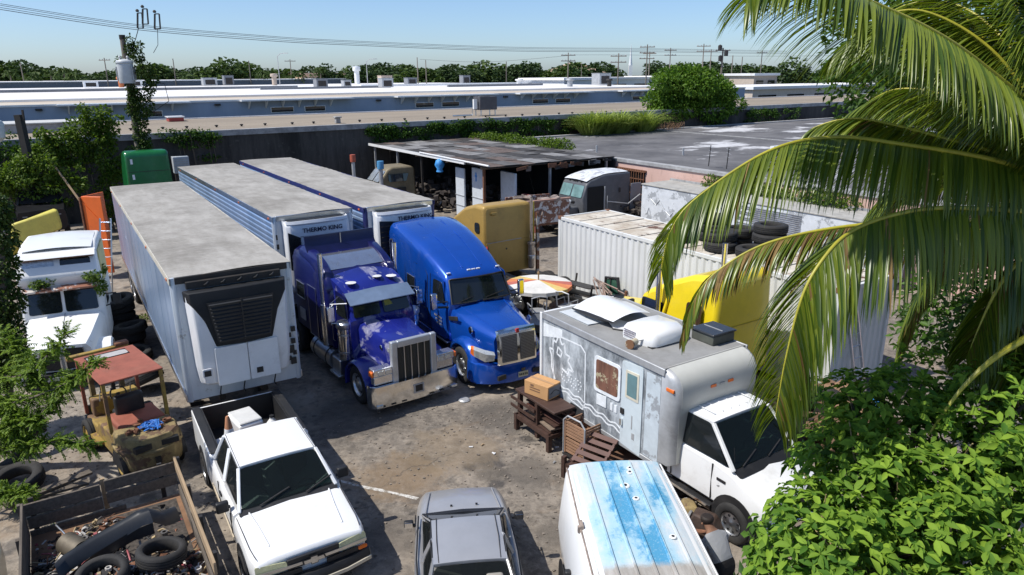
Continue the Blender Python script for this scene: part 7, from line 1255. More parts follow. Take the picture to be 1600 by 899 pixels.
part('wall', M().bb(0, 2.1, -13, 0, 0, 2.52), chalk, ct, None); part('roof', M().bb(-.04, 2.14, -13.04, .04, 2.525, 2.6), mat('dusty_roof', (.36, .35, .32), .85, var=.2, dirt=.3), ct, bev=.02); part('roof_vine_gutter', M().bb(2.0, 2.1, -13, 0, 2.6, 2.7), concrete, ct)
for k in range(18): part('louvre', M().bb(-.03, -.002, -9.6, -6.2 if k % 3 else -7.0, .9 + k * .085, .93 + k * .085), mat('louvre_grey', (.2, .2, .21), .6), ct, None)
for (y, z, w, h) in ((-.5, .9, .3, .5), (-1.2, 1.5, .5, .4), (-2.2, 1.1, .4, .3)): part('graffiti', M().tube([(-.012, y - w, z), (-.012, y - w * .3, z + h), (-.012, y + w * .2, z + h * .3), (-.012, y + w, z + h * .9)], .018, 5), galv, ct)
part('skid', M().bb(.1, 2.0, -12.8, -.2, -.11, 0), dark, ct)
for i, (u, v, n, lb) in enumerate(((16.6, 15.7, 1, 'single tyre near the roof edge of the long container'), (16.7, 14.1, 2, 'low pair of tyres on the container roof'), (17.6, 15.2, 3, 'tallest stack of tyres on the container roof'), (17.7, 14.3, 2, 'middle stack of tyres on the container roof'), (17.8, 13.2, 3, 'rear stack of tyres on the container roof'), (16.9, 13.0, 1, 'tyre lying alone behind the tyre pair'))):
    for k in range(n):
        x, y, z = lot(u + random.uniform(-.06, .06), v + random.uniform(-.06, .06), 3.1 + .14 + k * .27); tyre((['bottom', 'second', 'third'][k] + ' tyre of the ' + lb.split('of tyres')[0].strip() + (' on the container roof' if 'roof' not in lb.split('of tyres')[0] else '')) if n > 1 else lb, (x, y, z), (flat_ + random.uniform(-.06, .06), random.uniform(-.06, .06), 0), tm, 'tyres on the container roof')
# ---------------------------------------------------------------- junk between the trucks and the container
um = thing('patio_umbrella', 'open patio umbrella canopy with white, orange and yellow panels', 'umbrella', lot(13.35, 18.9, 0), LOT); fadew = mat('umb_white', (.62, .61, .58), .8, var=.1, dirt=.3); cols = [fadew, mat('umb_orange', (.58, .2, .08), .8, var=.15), fadew, fadew, mat('umb_yellow', (.6, .45, .16), .8, var=.15), fadew, mat('umb_red', (.42, .12, .09), .8, var=.15), fadew]
for i in range(16):
    a0, a1 = i * math.pi / 8, (i + 1) * math.pi / 8; part('canopy_panel', M().add([(0, 0, 1.56), (1.15 * math.cos(a0), 1.15 * math.sin(a0), 1.42), (1.15 * math.cos(a1), 1.15 * math.sin(a1), 1.42), (1.15 * math.cos(a1), 1.15 * math.sin(a1), 1.3), (1.15 * math.cos(a0), 1.15 * math.sin(a0), 1.3)], [(0, 1, 2), (1, 4, 3, 2)]), cols[(i * 5) % 8], um, None)
part('pole', M().tube([(0, 0, 0), (0, 0, 1.75)], .025, 8), mat('pole_brown', (.3, .2, .1), .6), um); part('finial', M().lathe([(.03, 1.75), (.045, 1.8), (.01, 1.88)], 8), mat('pole_brown', (.3, .2, .1)), um); part('base', M().lathe([(.25, 0), (.25, .08), (.05, .12)], 16), dark, um)
def chair(label, u, v, rz, m, z=0.0):
    o = thing('metal_chair', label, 'chair', lot(u, v, z), LOT + rz)
    part('seat', M().bb(-.24, .24, -.24, .24, .42, .45), m, o, bev=.015); part('backrest', M().tube([(-.24, -.24, .44), (-.3, -.25, .95), (-.32, 0, 1.0), (-.3, .25, .95), (-.24, .24, .44)], .025, 6), m, o)
    for x in (-.22, .22):
        for y in (-.22, .22): part('leg', M().tube([(x, y, .42), (x * 1.15, y * 1.1, 0)], .018, 6), m, o)
    for s in (-1, 1): part('armrest', M().tube([(-.28, s * .26, .66), (.2, s * .28, .64), (.22, s * .25, .42)], .02, 6), m, o)
    return o
greym = mat('grey_frame', (.42, .43, .45), .5, .4, var=.1)
chair('grey metal patio chair nearest the bright blue truck', 12.6, 17.9, 1.2, greym, .45); chair('grey metal patio chair under the umbrella', 13.6, 17.6, .3, greym, .5); chair('dark patio chair behind the box truck corner', 14.6, 17.2, 2.2, dark, .3)
o = thing('metal_table', 'rusty round table under the patio umbrella', 'table', lot(13.9, 18.0), LOT); part('top', M().lathe([(.6, .75), (.62, .78), (.001, .79)], 20), mat('rusty_top', (.3, .2, .16), .6, wear=.3, wearcol=(.15, .07, .04)), o); [part('leg', M().tube([(.4 * math.cos(a), .4 * math.sin(a), .75), (.5 * math.cos(a), .5 * math.sin(a), 0)], .025, 6), dark, o) for a in (0.5, 2.1, 3.6, 5.2)]
o = thing('wheelbarrow', 'grey wheelbarrow pan leaning behind the bright blue truck', 'wheelbarrow', lot(12.3, 17.2), LOT + .6); part('pan', M().loft([[(-.5, -.35, .55), (.45, -.3, .5), (.45, .3, .5), (-.5, .35, .55)], [(-.7, -.42, .9), (.75, -.4, .86), (.75, .4, .86), (-.7, .42, .9)]]), mat('zinc_pan', (.22, .235, .26), .4, .5, var=.15), o, bev=.02); part('handle', M().tube([(-1.2, -.3, .6), (.6, -.15, .3)], .025, 6), wood, o); part('handle', M().tube([(-1.2, .3, .6), (.6, .15, .3)], .025, 6), wood, o); wheel(o, .7, .02, .2, .2, .1, 'car'); part('stand', M().bar((-.4, 0, 0), (-.4, 0, .5), .3, .04), dark, o)
o = thing('steel_rack', 'dark steel rack tilted against the container', 'rack', lot(14.9, 18.6), LOT + .2)
for k in range(4): part('shelf', M().box((0, 0, .3 + .3 * k), (.9, 1.5, .03), ry=.2), dark, o); 
for x in (-.42, .42):
    for y in (-.7, .7): part('post', M().bar((x, y, 0), (x + .25, y, 1.35), .05), dark, o)
o = thing('truck_mirror_frame', 'black framed green glass truck door leaning on the container', 'door', lot(15.5, 17.6), LOT); dfm = [(0, -.5, .7), (0, .35, .6), (.1, .4, 1.5), (.1, -.2, 1.6)]
part('glass', M().pane(dfm[::-1], .04, .02, .1), mat('green_glass', (.03, .09, .06), .1, spec=.8), o, None); part('frame', M().tube([Vector(p) + Vector((-.02, 0, 0)) for p in dfm + [dfm[0]]], .06, 8), black, o); part('panel', M().bb(0, .05, -.45, .35, 0, .65), black, o)
part('divider', M().bar((-.03, .1, .64), (.07, .12, 1.53), .04), black, o)
mb = M()
for i in range(10): a = random.uniform(-.5, .5); mb.tube([lot(14.2 + i * .12, 16.6 + a, .9 + .05 * i), lot(15.2 + i * .03, 18.0 + a, 1.3 + .04 * (i % 4))], .025, 6)
tag(part('pipe_bundle', mb, mat('mixed_pipe', (.3, .22, .18), .6, .4, var=.6), None), 'bundle of rusty pipes behind the box truck', 'pipes', None, 'stuff')
for i, (u, v, h, m_, lb) in enumerate(((15.0, 16.4, 1.5, rust, 'rusty steel tube standing behind the box truck roof'), (14.6, 15.9, 1.3, rust, 'short rusty tube by the yellow truck hood'))): o = tag(part('steel_tube', M().tube([(0, 0, 0), (.05, 0, h)], .05, 8), m_, None, loc=lot(u, v)), lb, 'tube')
# ---------------------------------------------------------------- furniture beside the box truck
brown = mat('dark_stained_wood', (.055, .028, .02), .6, var=.3, scale=4, stretch=(1, 6, 6), dirt=.3, dirtcol=(.14, .1, .08)); brown2 = mat('redbrown_slats', (.1, .045, .034), .6, var=.2, scale=4)
wb_ = thing('wooden_workbench', 'dark brown wooden bench rack with cardboard box on top', 'bench', lot(8.85, 12.28), LOT)
part('top', M().bb(-.3, .3, -.8, .78, .96, 1.02), brown, wb_, bev=.01)
for x in (-.26, .26):
    for y in (-.1, .62): part('post', M().bb(x - .05, x + .05, y - .05, y + .05, .1, .96), brown, wb_)
for x in (-.34, .34):
    for y in (-.66, .66): part('leg', M().bb(x - .05, x + .05, y - .05, y + .05, 0, .42), brown, wb_)
for x in (-.34, .34): part('rail', M().bb(x - .04, x + .04, -.68, .68, .32, .42), brown, wb_)
for y in (-.66, .66): part('rail', M().bb(-.34, .34, y - .04, y + .04, .32, .42), brown, wb_)
for k in range(6): part('slat', M().bb(-.3 + k * .105, -.22 + k * .105, -.64, .64, .424, .45), brown, wb_)
for k in range(5): part('stored_board', M().box((.05 * k - .1, -.12, .52 + .085 * k), (.28, 1.1 + .08 * k, .035), rz=.06 * (k - 1.5)), (wood, brown, brown2, brown, brown2)[k], wb_)
for z in (.55, .75): part('back_slat', M().bb(-.36, -.33, -.1, .9, z, z + .07), brown, wb_)
cb = thing('cardboard_box', 'cardboard box with curved arrow print on the wooden bench', 'box', lot(8.92, 12.45, 1.024), LOT + .25, sc=1.2); card = mat('cardboard', (.5, .28, .12), .8, var=.08); cardd = mat('cardboard_shade', (.44, .25, .11), .8, var=.08)
part('body', M().bb(-.2, .2, -.3, .3, 0, .28), card, cb, bev=.006, seg=1); part('tape', M().bb(-.03, .03, -.302, .302, .281, .285), mat('tape_brown', (.4, .24, .12), .3), cb)
part('printed_panel', M().bb(-.17, .17, -.306, -.302, .03, .25), mat('grey_print', (.16, .17, .19), .7), cb, None); part('printed_smile', M().tube([(-.12 + .02 * i, -.308, .12 + .05 * math.sin(math.pi * i / 12)) for i in range(13)], .009, 5), black, cb)
for k in range(2): part('printed_line', M().bb(-.204, -.2, -.1, .16, .16 - .05 * k, .18 - .05 * k), mat('print_dark', (.2, .11, .06), .8), cb, None)
part('printed_mark', M().bb(-.204, -.2, .06, .14, .2, .24), mat('print_dark', (.2, .11, .06)), cb, None)
ck = thing('folding_cart', 'folding cart stacked with brown lattice crates beside the box truck', 'cart', lot(9.0, 10.95), LOT + .1); crm = mat('crate_brown', (.3, .17, .1), .7, var=.15, dirt=.3)
part('frame', M().tube([(-.33, .33, 0), (-.33, .33, .95), (-.33, .2, 1.08), (-.33, -.2, 1.08), (-.33, -.33, .95), (-.33, -.33, 0)], .02, 8), galv, ck); part('deck', M().bb(-.35, .35, -.35, .35, .1, .14), dark, ck)
for x in (-.28, .28):
    for y in (-.28, .28): part('caster', M().lathe([(.05, -.02), (.05, .02)], 12, (x, y, .05), 'X'), rubber, ck)
for lv in range(2):
    z0 = .16 + lv * .4
    cr_ = thing('lattice_crate', ('lower brown lattice crate on the cart', 'upper open brown crate on the cart')[lv], 'crate', lot(9.0, 10.95, z0), LOT + .1, 'crates on the cart')
    for s in (-1, 1):
        for k in range(5): part('slat', M().bb(-.3, .3, s * .3 - .012, s * .3 + .012, .02 + k * .075, .07 + k * .075), crm, cr_); part('slat', M().bb(s * .3 - .012, s * .3 + .012, -.29, .29, .02 + k * .075, .07 + k * .075), crm, cr_)
        for s2 in (-1, 1): part('corner', M().bb(s * .3 - .025, s * .3 + .025, s2 * .3 - .025, s2 * .3 + .025, 0, .4), crm, cr_)
    part('bottom', M().bb(-.29, .29, -.29, .29, 0, .015), crm, cr_)
o = thing('solar_sheet', 'tilted black sheet leaning behind the crates', 'sheet', lot(9.12, 11.5, .5), LOT); part('sheet', M().box((0, 0, .3), (.03, .5, .6), ry=.5), black, o, bev=.005); part('foot', M().bb(-.1, .1, -.2, .2, -.5, -.0), dark, o)
sl = thing('slatted_seat', 'brown slatted seat panel tilted in front of the crates', 'seat', lot(8.75, 10.3, .3), LOT + .3)
for k in range(5): part('slat', M().box((-.28 + k * .14, 0, .12 + .09 * k), (.11, .75, .03), ry=-.55), brown2, sl, bev=.004)
for y in (-.33, .33): part('rail', M().box((0, y, .28), (.8, .05, .05), ry=-.55), brown2, sl)
part('box_base', M().bb(-.5, -.1, -.35, .45, -.29, .05), brown, sl); part('front_leg', M().bb(-.52, -.42, -.4, -.32, -.296, .2), brown, sl); part('front_leg', M().bb(-.52, -.42, .42, .5, -.296, .2), brown, sl)
o = tag(part('litter_bag', M().lathe([(.02, 0), (.16, .03), (.2, .12), (.1, .24), (.03, .27)], 9), white, None, 60, loc=lot(9.6, 10.0, .005)), 'white plastic bag under the box truck step', 'bag')
o = thing('brown_bin', 'brown plastic tub under the box truck door', 'tub', lot(9.35, 10.05), LOT); part('shell', M().loft([[(-.2, -.25, 0), (.2, -.25, 0), (.2, .25, 0), (-.2, .25, 0)], [(-.25, -.3, .3), (.25, -.3, .3), (.25, .3, .3), (-.25, .3, .3)]]), mat('tub_brown', (.16, .09, .06), .6), o, bev=.02); part('rim', M().bb(-.27, .27, -.32, .32, .3, .33), mat('tub_brown', (.16, .09, .06)), o, bev=.01)
# engine parts on the ground between van and box truck
for i, (u, v, s, lb) in enumerate(((9.45, 8.75, 1.0, 'greasy engine block on the ground by the box truck'), (9.3, 8.1, .8, 'greasy gearbox lying behind the engine block'), (9.15, 7.55, 1.1, 'rusty axle part nearest the bent person'))):
    o = thing('engine_part', lb, 'engine part', lot(u, v), LOT + i); o.scale = (s,) * 3
    part('casing', M().loft([[(-.25, -.2, 0), (.25, -.22, 0), (.25, .22, 0), (-.25, .2, 0)], [(-.28, -.22, .2), (.25, -.2, .25), (.25, .2, .25), (-.28, .22, .2)], [(-.15, -.15, .38), (.2, -.12, .42), (.2, .12, .42), (-.15, .15, .38)]]), (dark, grimy, mat('greasy_rust', (.05, .03, .022), .7, var=.5, scale=8))[i], o, bev=.03); part('pulley', M().lathe([(.14, 0), (.16, .03), (.12, .05), (.04, .07)], 16, (.26, 0, .2), 'X'), galv, o); part('pipe', M().tube([(-.2, .2, .2), (-.1, .35, .3), (.2, .3, .2)], .04, 8), rust, o)
mb = M()
for i in range(60): u, v = random.uniform(9.0, 9.9), random.uniform(7.0, 9.2); mb.box(lot(u, v, .04), (random.uniform(.05, .25), random.uniform(.03, .12), random.uniform(.03, .09)), rz=random.uniform(0, 3))
tag(part('greasy_parts', mb, mat('greasy', (.05, .035, .028), .6, .2, var=.6, scale=5), None, None), 'small greasy parts strewn between van and box truck', 'scrap', None, 'stuff')
for i in range(3): tag(part('hose_coil', M().tube([((.22 - .02 * k % 3) * math.cos(k * .4), (.22) * math.sin(k * .4), .03 + .004 * k) for k in range(34)], .018, 6), (galv, wood, dark)[i], None, loc=lot(9.85 - .1 * i, 9.3 - .35 * i)), ('pale hose coil under the box truck step', 'tan hose coil next to the pale coil', 'dark hose coil next to the tan coil')[i], 'hose')
# debris and blue-roofed car under the right-hand tree
mb = M()
for i in range(150): u, v = random.uniform(13.2, 15.4), random.uniform(7.2, 9.4); mb.box(lot(u, v, random.uniform(.05, 1.0)), (random.uniform(.2, .9), random.uniform(.05, .3), random.uniform(.03, .12)), rz=random.uniform(0, 3), rx=random.uniform(-.4, .4))
tag(part('debris', mb, mat('brown_debris', (.2, .12, .07), .8, var=.7, scale=2), None, None), 'heap of brown broken boards behind the box truck cab', 'junk', None, 'stuff')
bl_ = thing('blue_roofed_car', 'car with sky blue roof and white trim half hidden by leaves', 'car', lot(17.7, 9.8), R(-57)); bluep = mat('sky_blue_paint', (.06, .2, .45), .4, var=.15)
shell('body', [(-.1, [(0, .3), (.6, .3), (.75, .45), (.75, .8), (0, .88)]), (-1.2, [(0, .3), (.75, .3), (.9, .45), (.9, .98), (0, 1.02)]), (-3.8, [(0, .3), (.75, .3), (.9, .45), (.9, 1.0), (0, 1.05)]), (-4.4, [(0, .3), (.7, .3), (.85, .45), (.83, .9), (0, .95)])], white, bl_, 40); greenhouse(bl_, [(-1.1, .8, 1.02), (-1.1, -.8, 1.02), (-3.9, .8, 1.04), (-3.9, -.8, 1.04)], [(-1.5, .72, 1.62), (-1.5, -.72, 1.62), (-3.6, .7, 1.64), (-3.6, -.7, 1.64)], bluep, ((.1, .5), (.55, .95)), .07, .05, darkglass)
for s in (-1, 1): wheel(bl_, -.9, s * .8, .33, .33, .22, 'car'); wheel(bl_, -3.4, s * .8, .33, .33, .22, 'car')
part('roof_trim', M().tube([(-1.5, -.74, 1.6), (-1.46, 0, 1.62), (-1.5, .74, 1.6)], .03, 6), white, bl_)
o = thing('blue_tarpaulin', 'blue tarpaulin heap below the ladder under the leaves', 'tarpaulin', lot(15.3, 8.0), LOT); part('cloth', M().grid(lambda a, b: (-.6 + 1.2 * a, -.6 + 1.2 * b, .9 * math.sin(math.pi * a) * math.sin(math.pi * b) + .08 * math.sin(9 * a + 4 * b)), 12, 12), mat('blue_tarp', (.04, .25, .6)), o, 60)
def ladder(label, pos, rot, h, w, n):
    o = thing('ladder', label, 'ladder', pos, 0, None, rot)
    for s in (-1, 1): part('stile', M().bb(s * w / 2 - .02, s * w / 2 + .02, -.035, .035, 0, h), alu, o, bev=.005)
    for i in range(n): part('rung', M().tube([(-w / 2, 0, .25 + i * (h - .4) / (n - 1)), (w / 2, 0, .25 + i * (h - .4) / (n - 1))], .018, 6), alu, o)
ladder('aluminium ladder leaning against the nearest trailer side', lot(1.12, 30.8), (R(-4), R(10), LOT + R(20)), 3.1, .4, 9); ladder('aluminium ladder leaning on the shaded container end', lot(16.7, 9.1), (R(-14), 0, LOT), 2.6, .4, 8)
# orange panel, barrel, boards at the far left
op = thing('orange_hopper', 'tall bright orange steel hopper beside the trailer rear', 'hopper', lot(1.25, 34.0), LOT - R(42)); orp = mat('hopper_orange', (.75, .14, .02), .45, var=.08, dirt=.2); part('front', M().bb(-.35, .55, -.05, .05, .3, 3.55), orp, op, bev=.02); part('side', M().prism([(.0, .3), (1.2, 1.2), (1.2, 3.55), (0, 3.55)], 'YZ', -.35, -.29), orp, op, bev=.01); part('frame', M().bb(-.42, -.36, -.12, .0, 0, 3.5), rust, op); part('fold', M().bar((-.3, -.06, 3.3), (.3, -.06, 2.6), .03, .02), orp, op)
o = thing('barrel', 'red and white plastic barrel behind the white truck', 'barrel', lot(1.0, 36.0, .35), LOT); part('shell', M().lathe([(.28, 0), (.32, .2), (.32, .7), (.28, .9), (.05, .93)], 20), mat('barrel_pale', (.5, .42, .36), .6), o); part('band', M().lathe([(.325, .25), (.325, .55)], 20), mat('barrel_red', (.4, .08, .05), .6), o); part('stand', M().bb(-.3, .3, -.3, .3, -.346, 0), wood, o)
tag(part('leaning_timber', M().bar((0, 0, 0), (2.1, -1.4, -2.1), .07), plank_l, None, loc=lot(.1, 44, 4.4)), 'long pale timber leaning down to the orange hopper', 'timber')
for i in range(3): tag(part('ground_board', M().box((0, 0, .06 + .04 * i), (1.6, .2, .04)), wood, None, loc=lot(1.1 - .2 * i, 37.5 - 1.2 * i), rz=.4 * i), ('board on the ground behind the barrel', 'board lying before the barrel', 'board lying by the hopper foot')[i], 'board')
for i in range(4): tag(part('broken_board', M().box((0, 0, .1 + .06 * i), (1.3, .18, .05), rz=.3 * i), plank_m, None, loc=lot(-1.2 + .1 * i, 15.4 + .12 * i)), ('lowest grey board of the pile under the left branches', 'second grey board of the pile under the left branches', 'third grey board of the pile under the left branches', 'top grey board of the pile under the left branches')[i], 'board')
# small litter on the pavement
for i, (x, y) in enumerate(((-.98, 14.6), (-.72, 14.7), (-.45, 14.3), (1.0, 14.55), (.9, 13.9))): tag(part('litter', M().box((0, 0, .02), (.09, .03, .02), rz=i * 1.1).box((.03, .02, .015), (.04, .02, .015)), (white, plank_l, white, white, galv)[i], None, loc=(x, y, .006)), ('small white scrap left of centre on the pavement', 'pale stick scrap in the middle of the yard', 'white scrap right of the pale stick', 'white scrap near the wooden bench', 'grey scrap nearest the van roof')[i], 'litter')
# gravel and grit along the edges
mb = M(); random.seed(21)
for i in range(1500):
    k = random.random()
    if k < .3: x, y, _ = lot(random.uniform(-1.6, 1.9), random.uniform(12.5, 24))
    elif k < .55: x, y, _ = lot(random.uniform(1.6, 9.5), random.uniform(9.5, 15.5))
    elif k < .8: x, y = random.uniform(-4.6, 1.0), random.uniform(9, 17)
    else: x, y, _ = lot(random.uniform(8, 10), random.uniform(8, 14))
    r_ = random.uniform(.008, .026); mb.box((x, y, .004 + r_ * .4), (r_ * 2, r_ * 1.5, r_), rz=random.uniform(0, 3), rx=random.uniform(-.3, .3))
tag(part('gravel', mb, mat('grit', (.2, .17, .14), .9, var=.6, scale=5), None, None), 'loose grit scattered over the pavement', 'gravel', None, 'stuff')
# ---------------------------------------------------------------- person bending among the engine parts
def person():
    e = thing('person', 'person in grey t-shirt and black trousers bending between the van and box truck', 'person', (3.24, 9.3, 0), R(118))
    # local: x forward, y left
    J = dict(pel=(-.08, 0, .9), waist=(.02, 0, 1.06), chest=(.16, 0, 1.24), neck=(.3, 0, 1.36), skull=(.38, 0, 1.44), crown=(.44, 0, 1.5), hl=(-.06, .1, .88), hr=(-.06, -.1, .88), kl=(.08, .13, .48), kr=(.02, -.12, .48), al=(-.02, .14, .09), ar=(-.06, -.14, .09), tl=(.14, .16, .04), tr=(.1, -.17, .04), sl=(.2, .19, 1.28), sr=(.2, -.19, 1.28), el=(.3, .27, 1.02), er=(.3, -.26, 1.02), wl=(.48, .18, .86), wr=(.5, -.16, .88), pl=(.55, .16, .82), pr=(.57, -.14, .84))
    Rd = dict(pel=.15, waist=.145, chest=.16, neck=.06, skull=.09, crown=.075, hl=.1, hr=.1, kl=.07, kr=.07, al=.045, ar=.045, tl=.035, tr=.035, sl=.07, sr=.07, el=.045, er=.045, wl=.03, wr=.03, pl=.035, pr=.035)
    E_ = [('pel', 'waist'), ('waist', 'chest'), ('chest', 'neck'), ('neck', 'skull'), ('skull', 'crown'), ('pel', 'hl'), ('pel', 'hr'), ('hl', 'kl'), ('hr', 'kr'), ('kl', 'al'), ('kr', 'ar'), ('al', 'tl'), ('ar', 'tr'), ('chest', 'sl'), ('chest', 'sr'), ('sl', 'el'), ('sr', 'er'), ('el', 'wl'), ('er', 'wr'), ('wl', 'pl'), ('wr', 'pr')]
    ks_ = list(J)
    for s, w, p in ((1, 'wl', 'pl'), (-1, 'wr', 'pr')):     # five fingers, curled
        base = Vector(J[p])
        for k in range(5):
            b = base + Vector((.02, (k - 1.5) * .018, 0)) if k < 4 else base + Vector((-.02, -s * .03, .0)); f = b + Vector((.045, (k - 1.5) * .004, -.02)) if k < 4 else b + Vector((.03, -s * .025, -.02)); g = f + Vector((.02, 0, -.035))
            for nme, q, r_ in ((f'{p}{k}a', b, .011), (f'{p}{k}b', f, .009), (f'{p}{k}c', g, .007)): J[nme] = tuple(q); Rd[nme] = r_
            E_ += [(p, f'{p}{k}a'), (f'{p}{k}a', f'{p}{k}b'), (f'{p}{k}b', f'{p}{k}c')]
    ks_ = list(J); me = bpy.data.meshes.new('body'); me.from_pydata([J[k] for k in ks_], [(ks_.index(a), ks_.index(b)) for a, b in E_], [])
    o = bpy.data.objects.new('body', me); C.objects.link(o); o.parent = e; sk = o.modifiers.new('skin', 'SKIN'); o.modifiers.new('sub', 'SUBSURF').levels = 2; o.modifiers['sub'].render_levels = 2
    for i, k in enumerate(ks_): me.skin_vertices[0].data[i].radius = (Rd[k], Rd[k]); me.skin_vertices[0].data[i].use_root = (k == 'pel')
    tt = NT('person_skin_and_clothes'); sx = tt.node('SeparateXYZ'); tt.l.new(tt.tc.outputs['Object'], sx.inputs[0]); ax = tt.math('ABSOLUTE', sx.outputs['Y'])
    # arms are skin below the sleeves, trousers below the waist, shoes at the floor, shirt above
    c = tt.mix(tt.math('GREATER_THAN', tt.math('ADD', sx.outputs['Z'], tt.math('MULTIPLY', sx.outputs['X'], .9)), 1.0), (.012, .012, .014), (.27, .28, .3)); c = tt.mix(tt.math('GREATER_THAN', tt.math('ADD', sx.outputs['Z'], sx.outputs['X']), 1.62), c, (.23, .12, .075))
    arm = tt.math('MULTIPLY', tt.math('GREATER_THAN', ax, .1), tt.math('MULTIPLY', tt.math('GREATER_THAN', sx.outputs['X'], .24), tt.math('LESS_THAN', sx.outputs['Z'], 1.13))); c = tt.mix(arm, c, (.23, .12, .075)); tt.setc('Base Color', c); tt.setc('Roughness', .8); me.materials.append(tt.m)
    hair = mat('dark_hair', (.02, .013, .01), .7, var=.3, scale=30); part('hair', M().lathe([(.001, -.105), (.07, -.09), (.105, -.02), (.108, .03), (.09, .07)], 16, (.4, 0, 1.5)), hair, e, 60, sub=1)
    f = Vector((.5, 0, 1.42)); 
    for s in (-1, 1): part('ear', M().lathe([(.012, -.02), (.02, 0), (.012, .02)], 8, (.4, s * .095, 1.45)), mat('skin', (.23, .12, .075), .6), e); part('eye', M().lathe([(.001, -.01), (.01, 0), (.001, .01)], 8, (.49, s * .032, 1.45)), black, e)
    part('nose', M().lathe([(.001, .02), (.014, 0), (.012, -.014), (.001, -.018)], 8, (.5, 0, 1.43)), mat('skin', (.23, .12, .075)), e); part('mouth', M().box((.49, 0, 1.385), (.008, .04, .008)), mat('lips', (.2, .07, .06), .6), e)
    part('shirt_sleeve', M().lathe([(.085, 0), (.075, -.13), (.07, -.13)], 14, (.23, .215, 1.26)), mat('grey_cotton', (.27, .28, .3), .9), e, 60); part('shirt_sleeve', M().lathe([(.085, 0), (.075, -.13), (.07, -.13)], 14, (.23, -.215, 1.26)), mat('grey_cotton', (.42, .43, .45)), e, 60)
    for s in (-1, 1): part('shoe', M().box((.07 - .02 * s, s * .155, .045), (.26, .09, .08)), black, e, bev=.03, seg=3)
person()
FRONDS = {
    'F1': [(6.771, 9.0, 7.639), (6.045, 8.7, 7.975), (4.788, 8.2, 8.58), (3.668, 7.8, 8.956), (2.968, 7.5, 9.12), (2.463, 7.3, 9.088), (2.252, 7.2, 8.91)],
    'F2': [(6.933, 9.0, 6.883), (5.929, 8.8, 7.197), (4.617, 8.5, 7.422), (3.699, 8.3, 7.528), (2.905, 8.1, 7.395), (2.078, 7.9, 6.904), (1.789, 7.8, 6.547), (1.7, 7.75, 6.129)],
    'F3': [(6.865, 8.8, 6.51), (5.918, 8.5, 6.63), (4.955, 8.2, 6.709), (4.281, 7.9, 6.682), (3.771, 7.7, 6.552), (3.428, 7.5, 6.328), (3.167, 7.35, 5.937), (3.015, 7.25, 5.23), (2.951, 7.2, 4.554)],
    'F4': [(7.205, 9.4, 6.992), (6.185, 9.9, 7.304), (5.34, 10.3, 7.543), (4.879, 10.5, 7.597), (4.486, 10.7, 7.459), (4.34, 10.8, 7.247)],
    'F5': [(7.26, 9.2, 6.041), (5.631, 9.4, 6.256), (4.599, 9.5, 6.226), (3.564, 9.6, 5.978), (2.883, 9.6, 5.569), (2.596, 9.6, 5.146), (2.474, 9.6, 4.612)],
    'F6': [(7.16, 9.4, 7.201), (6.892, 10.0, 8.085), (6.353, 10.5, 8.939), (5.893, 11.0, 9.664)],
    'F7': [(6.99, 9.2, 7.305), (6.629, 9.3, 8.403), (6.262, 9.5, 9.535)],
    'F8': [(7.435, 9.6, 7.007), (7.243, 10.6, 7.444), (6.797, 11.4, 7.878), (6.3, 12.0, 7.966), (5.903, 12.4, 7.647)],
    'F9': [(7.197, 9.2, 6.727), (7.132, 9.9, 6.525), (6.788, 10.5, 5.939), (6.532, 10.8, 4.94), (6.433, 10.9, 3.918)],
    'F10': [(6.972, 8.8, 6.386), (6.547, 8.6, 6.187), (6.107, 8.5, 5.638), (5.804, 8.4, 4.73)],
    'F13': [(7.571, 9.8, 7.069), (7.509, 11.0, 8.433), (7.126, 12.0, 9.228), (6.524, 12.6, 9.284), (6.142, 13.0, 8.803)],
    'F14': [(7.628, 9.8, 6.805), (7.568, 10.8, 6.954), (7.209, 11.8, 6.842), (6.751, 12.4, 6.332), (6.603, 12.8, 5.566)],
    'F15': [(7.38, 9.6, 7.263), (6.968, 10.2, 8.832), (6.67, 10.8, 9.714)],
    'F16': [(7.123, 9.0, 6.759), (6.75, 8.7, 6.327), (6.462, 8.5, 5.466), (6.448, 8.4, 4.368)],
    'F17': [(7.167, 9.3, 7.212), (6.305, 9.6, 8.412), (5.473, 9.9, 8.983), (4.911, 10.1, 8.922), (4.491, 10.2, 8.522)],
    'F11': [(6.953, 9.0, 7.165), (6.784, 8.6, 7.957), (6.503, 8.3, 8.784)],
    'F12': [(7.61, 9.4, 6.691), (8.448, 9.6, 6.388), (9.547, 9.8, 5.216)],
}
TRUNK = [(6.95, 9.0, 7.0), (6.97, 9.0, 5.92), (6.81, 9.0, 5.03), (6.77, 9.05, 4.07), (6.85, 9.1, 2.83)]
PETIOLE = [(6.76, 8.3, 5.29), (6.18, 8.0, 5.14), (5.7, 7.8, 4.96), (5.32, 7.7, 4.61), (4.97, 7.6, 4.08)]
TREEBLOBS = [(3.08, 6.6, 2.96, 0.5), (3.53, 7.0, 3.37, 0.58), (3.49, 6.6, 3.23, 0.8), (4.14, 7.6, 3.7, 0.7), (4.47, 7.2, 3.47, 0.9), (4.83, 8.2, 3.94, 0.8), (4.75, 6.6, 3.22, 0.8), (5.41, 7.6, 3.73, 0.9), (5.85, 7.2, 3.28, 0.85), (6.21, 8.0, 4.2, 0.8), (6.5, 7.6, 3.72, 0.9), (4.41, 8.4, 4.11, 0.55), (5.54, 8.8, 4.19, 0.6), (6.16, 6.8, 2.88, 0.9), (3.7, 6.2, 2.81, 0.8), (5.08, 6.2, 2.71, 0.9), (3.22, 6.3, 2.64, 0.6), (6.93, 8.4, 4.45, 0.6)]
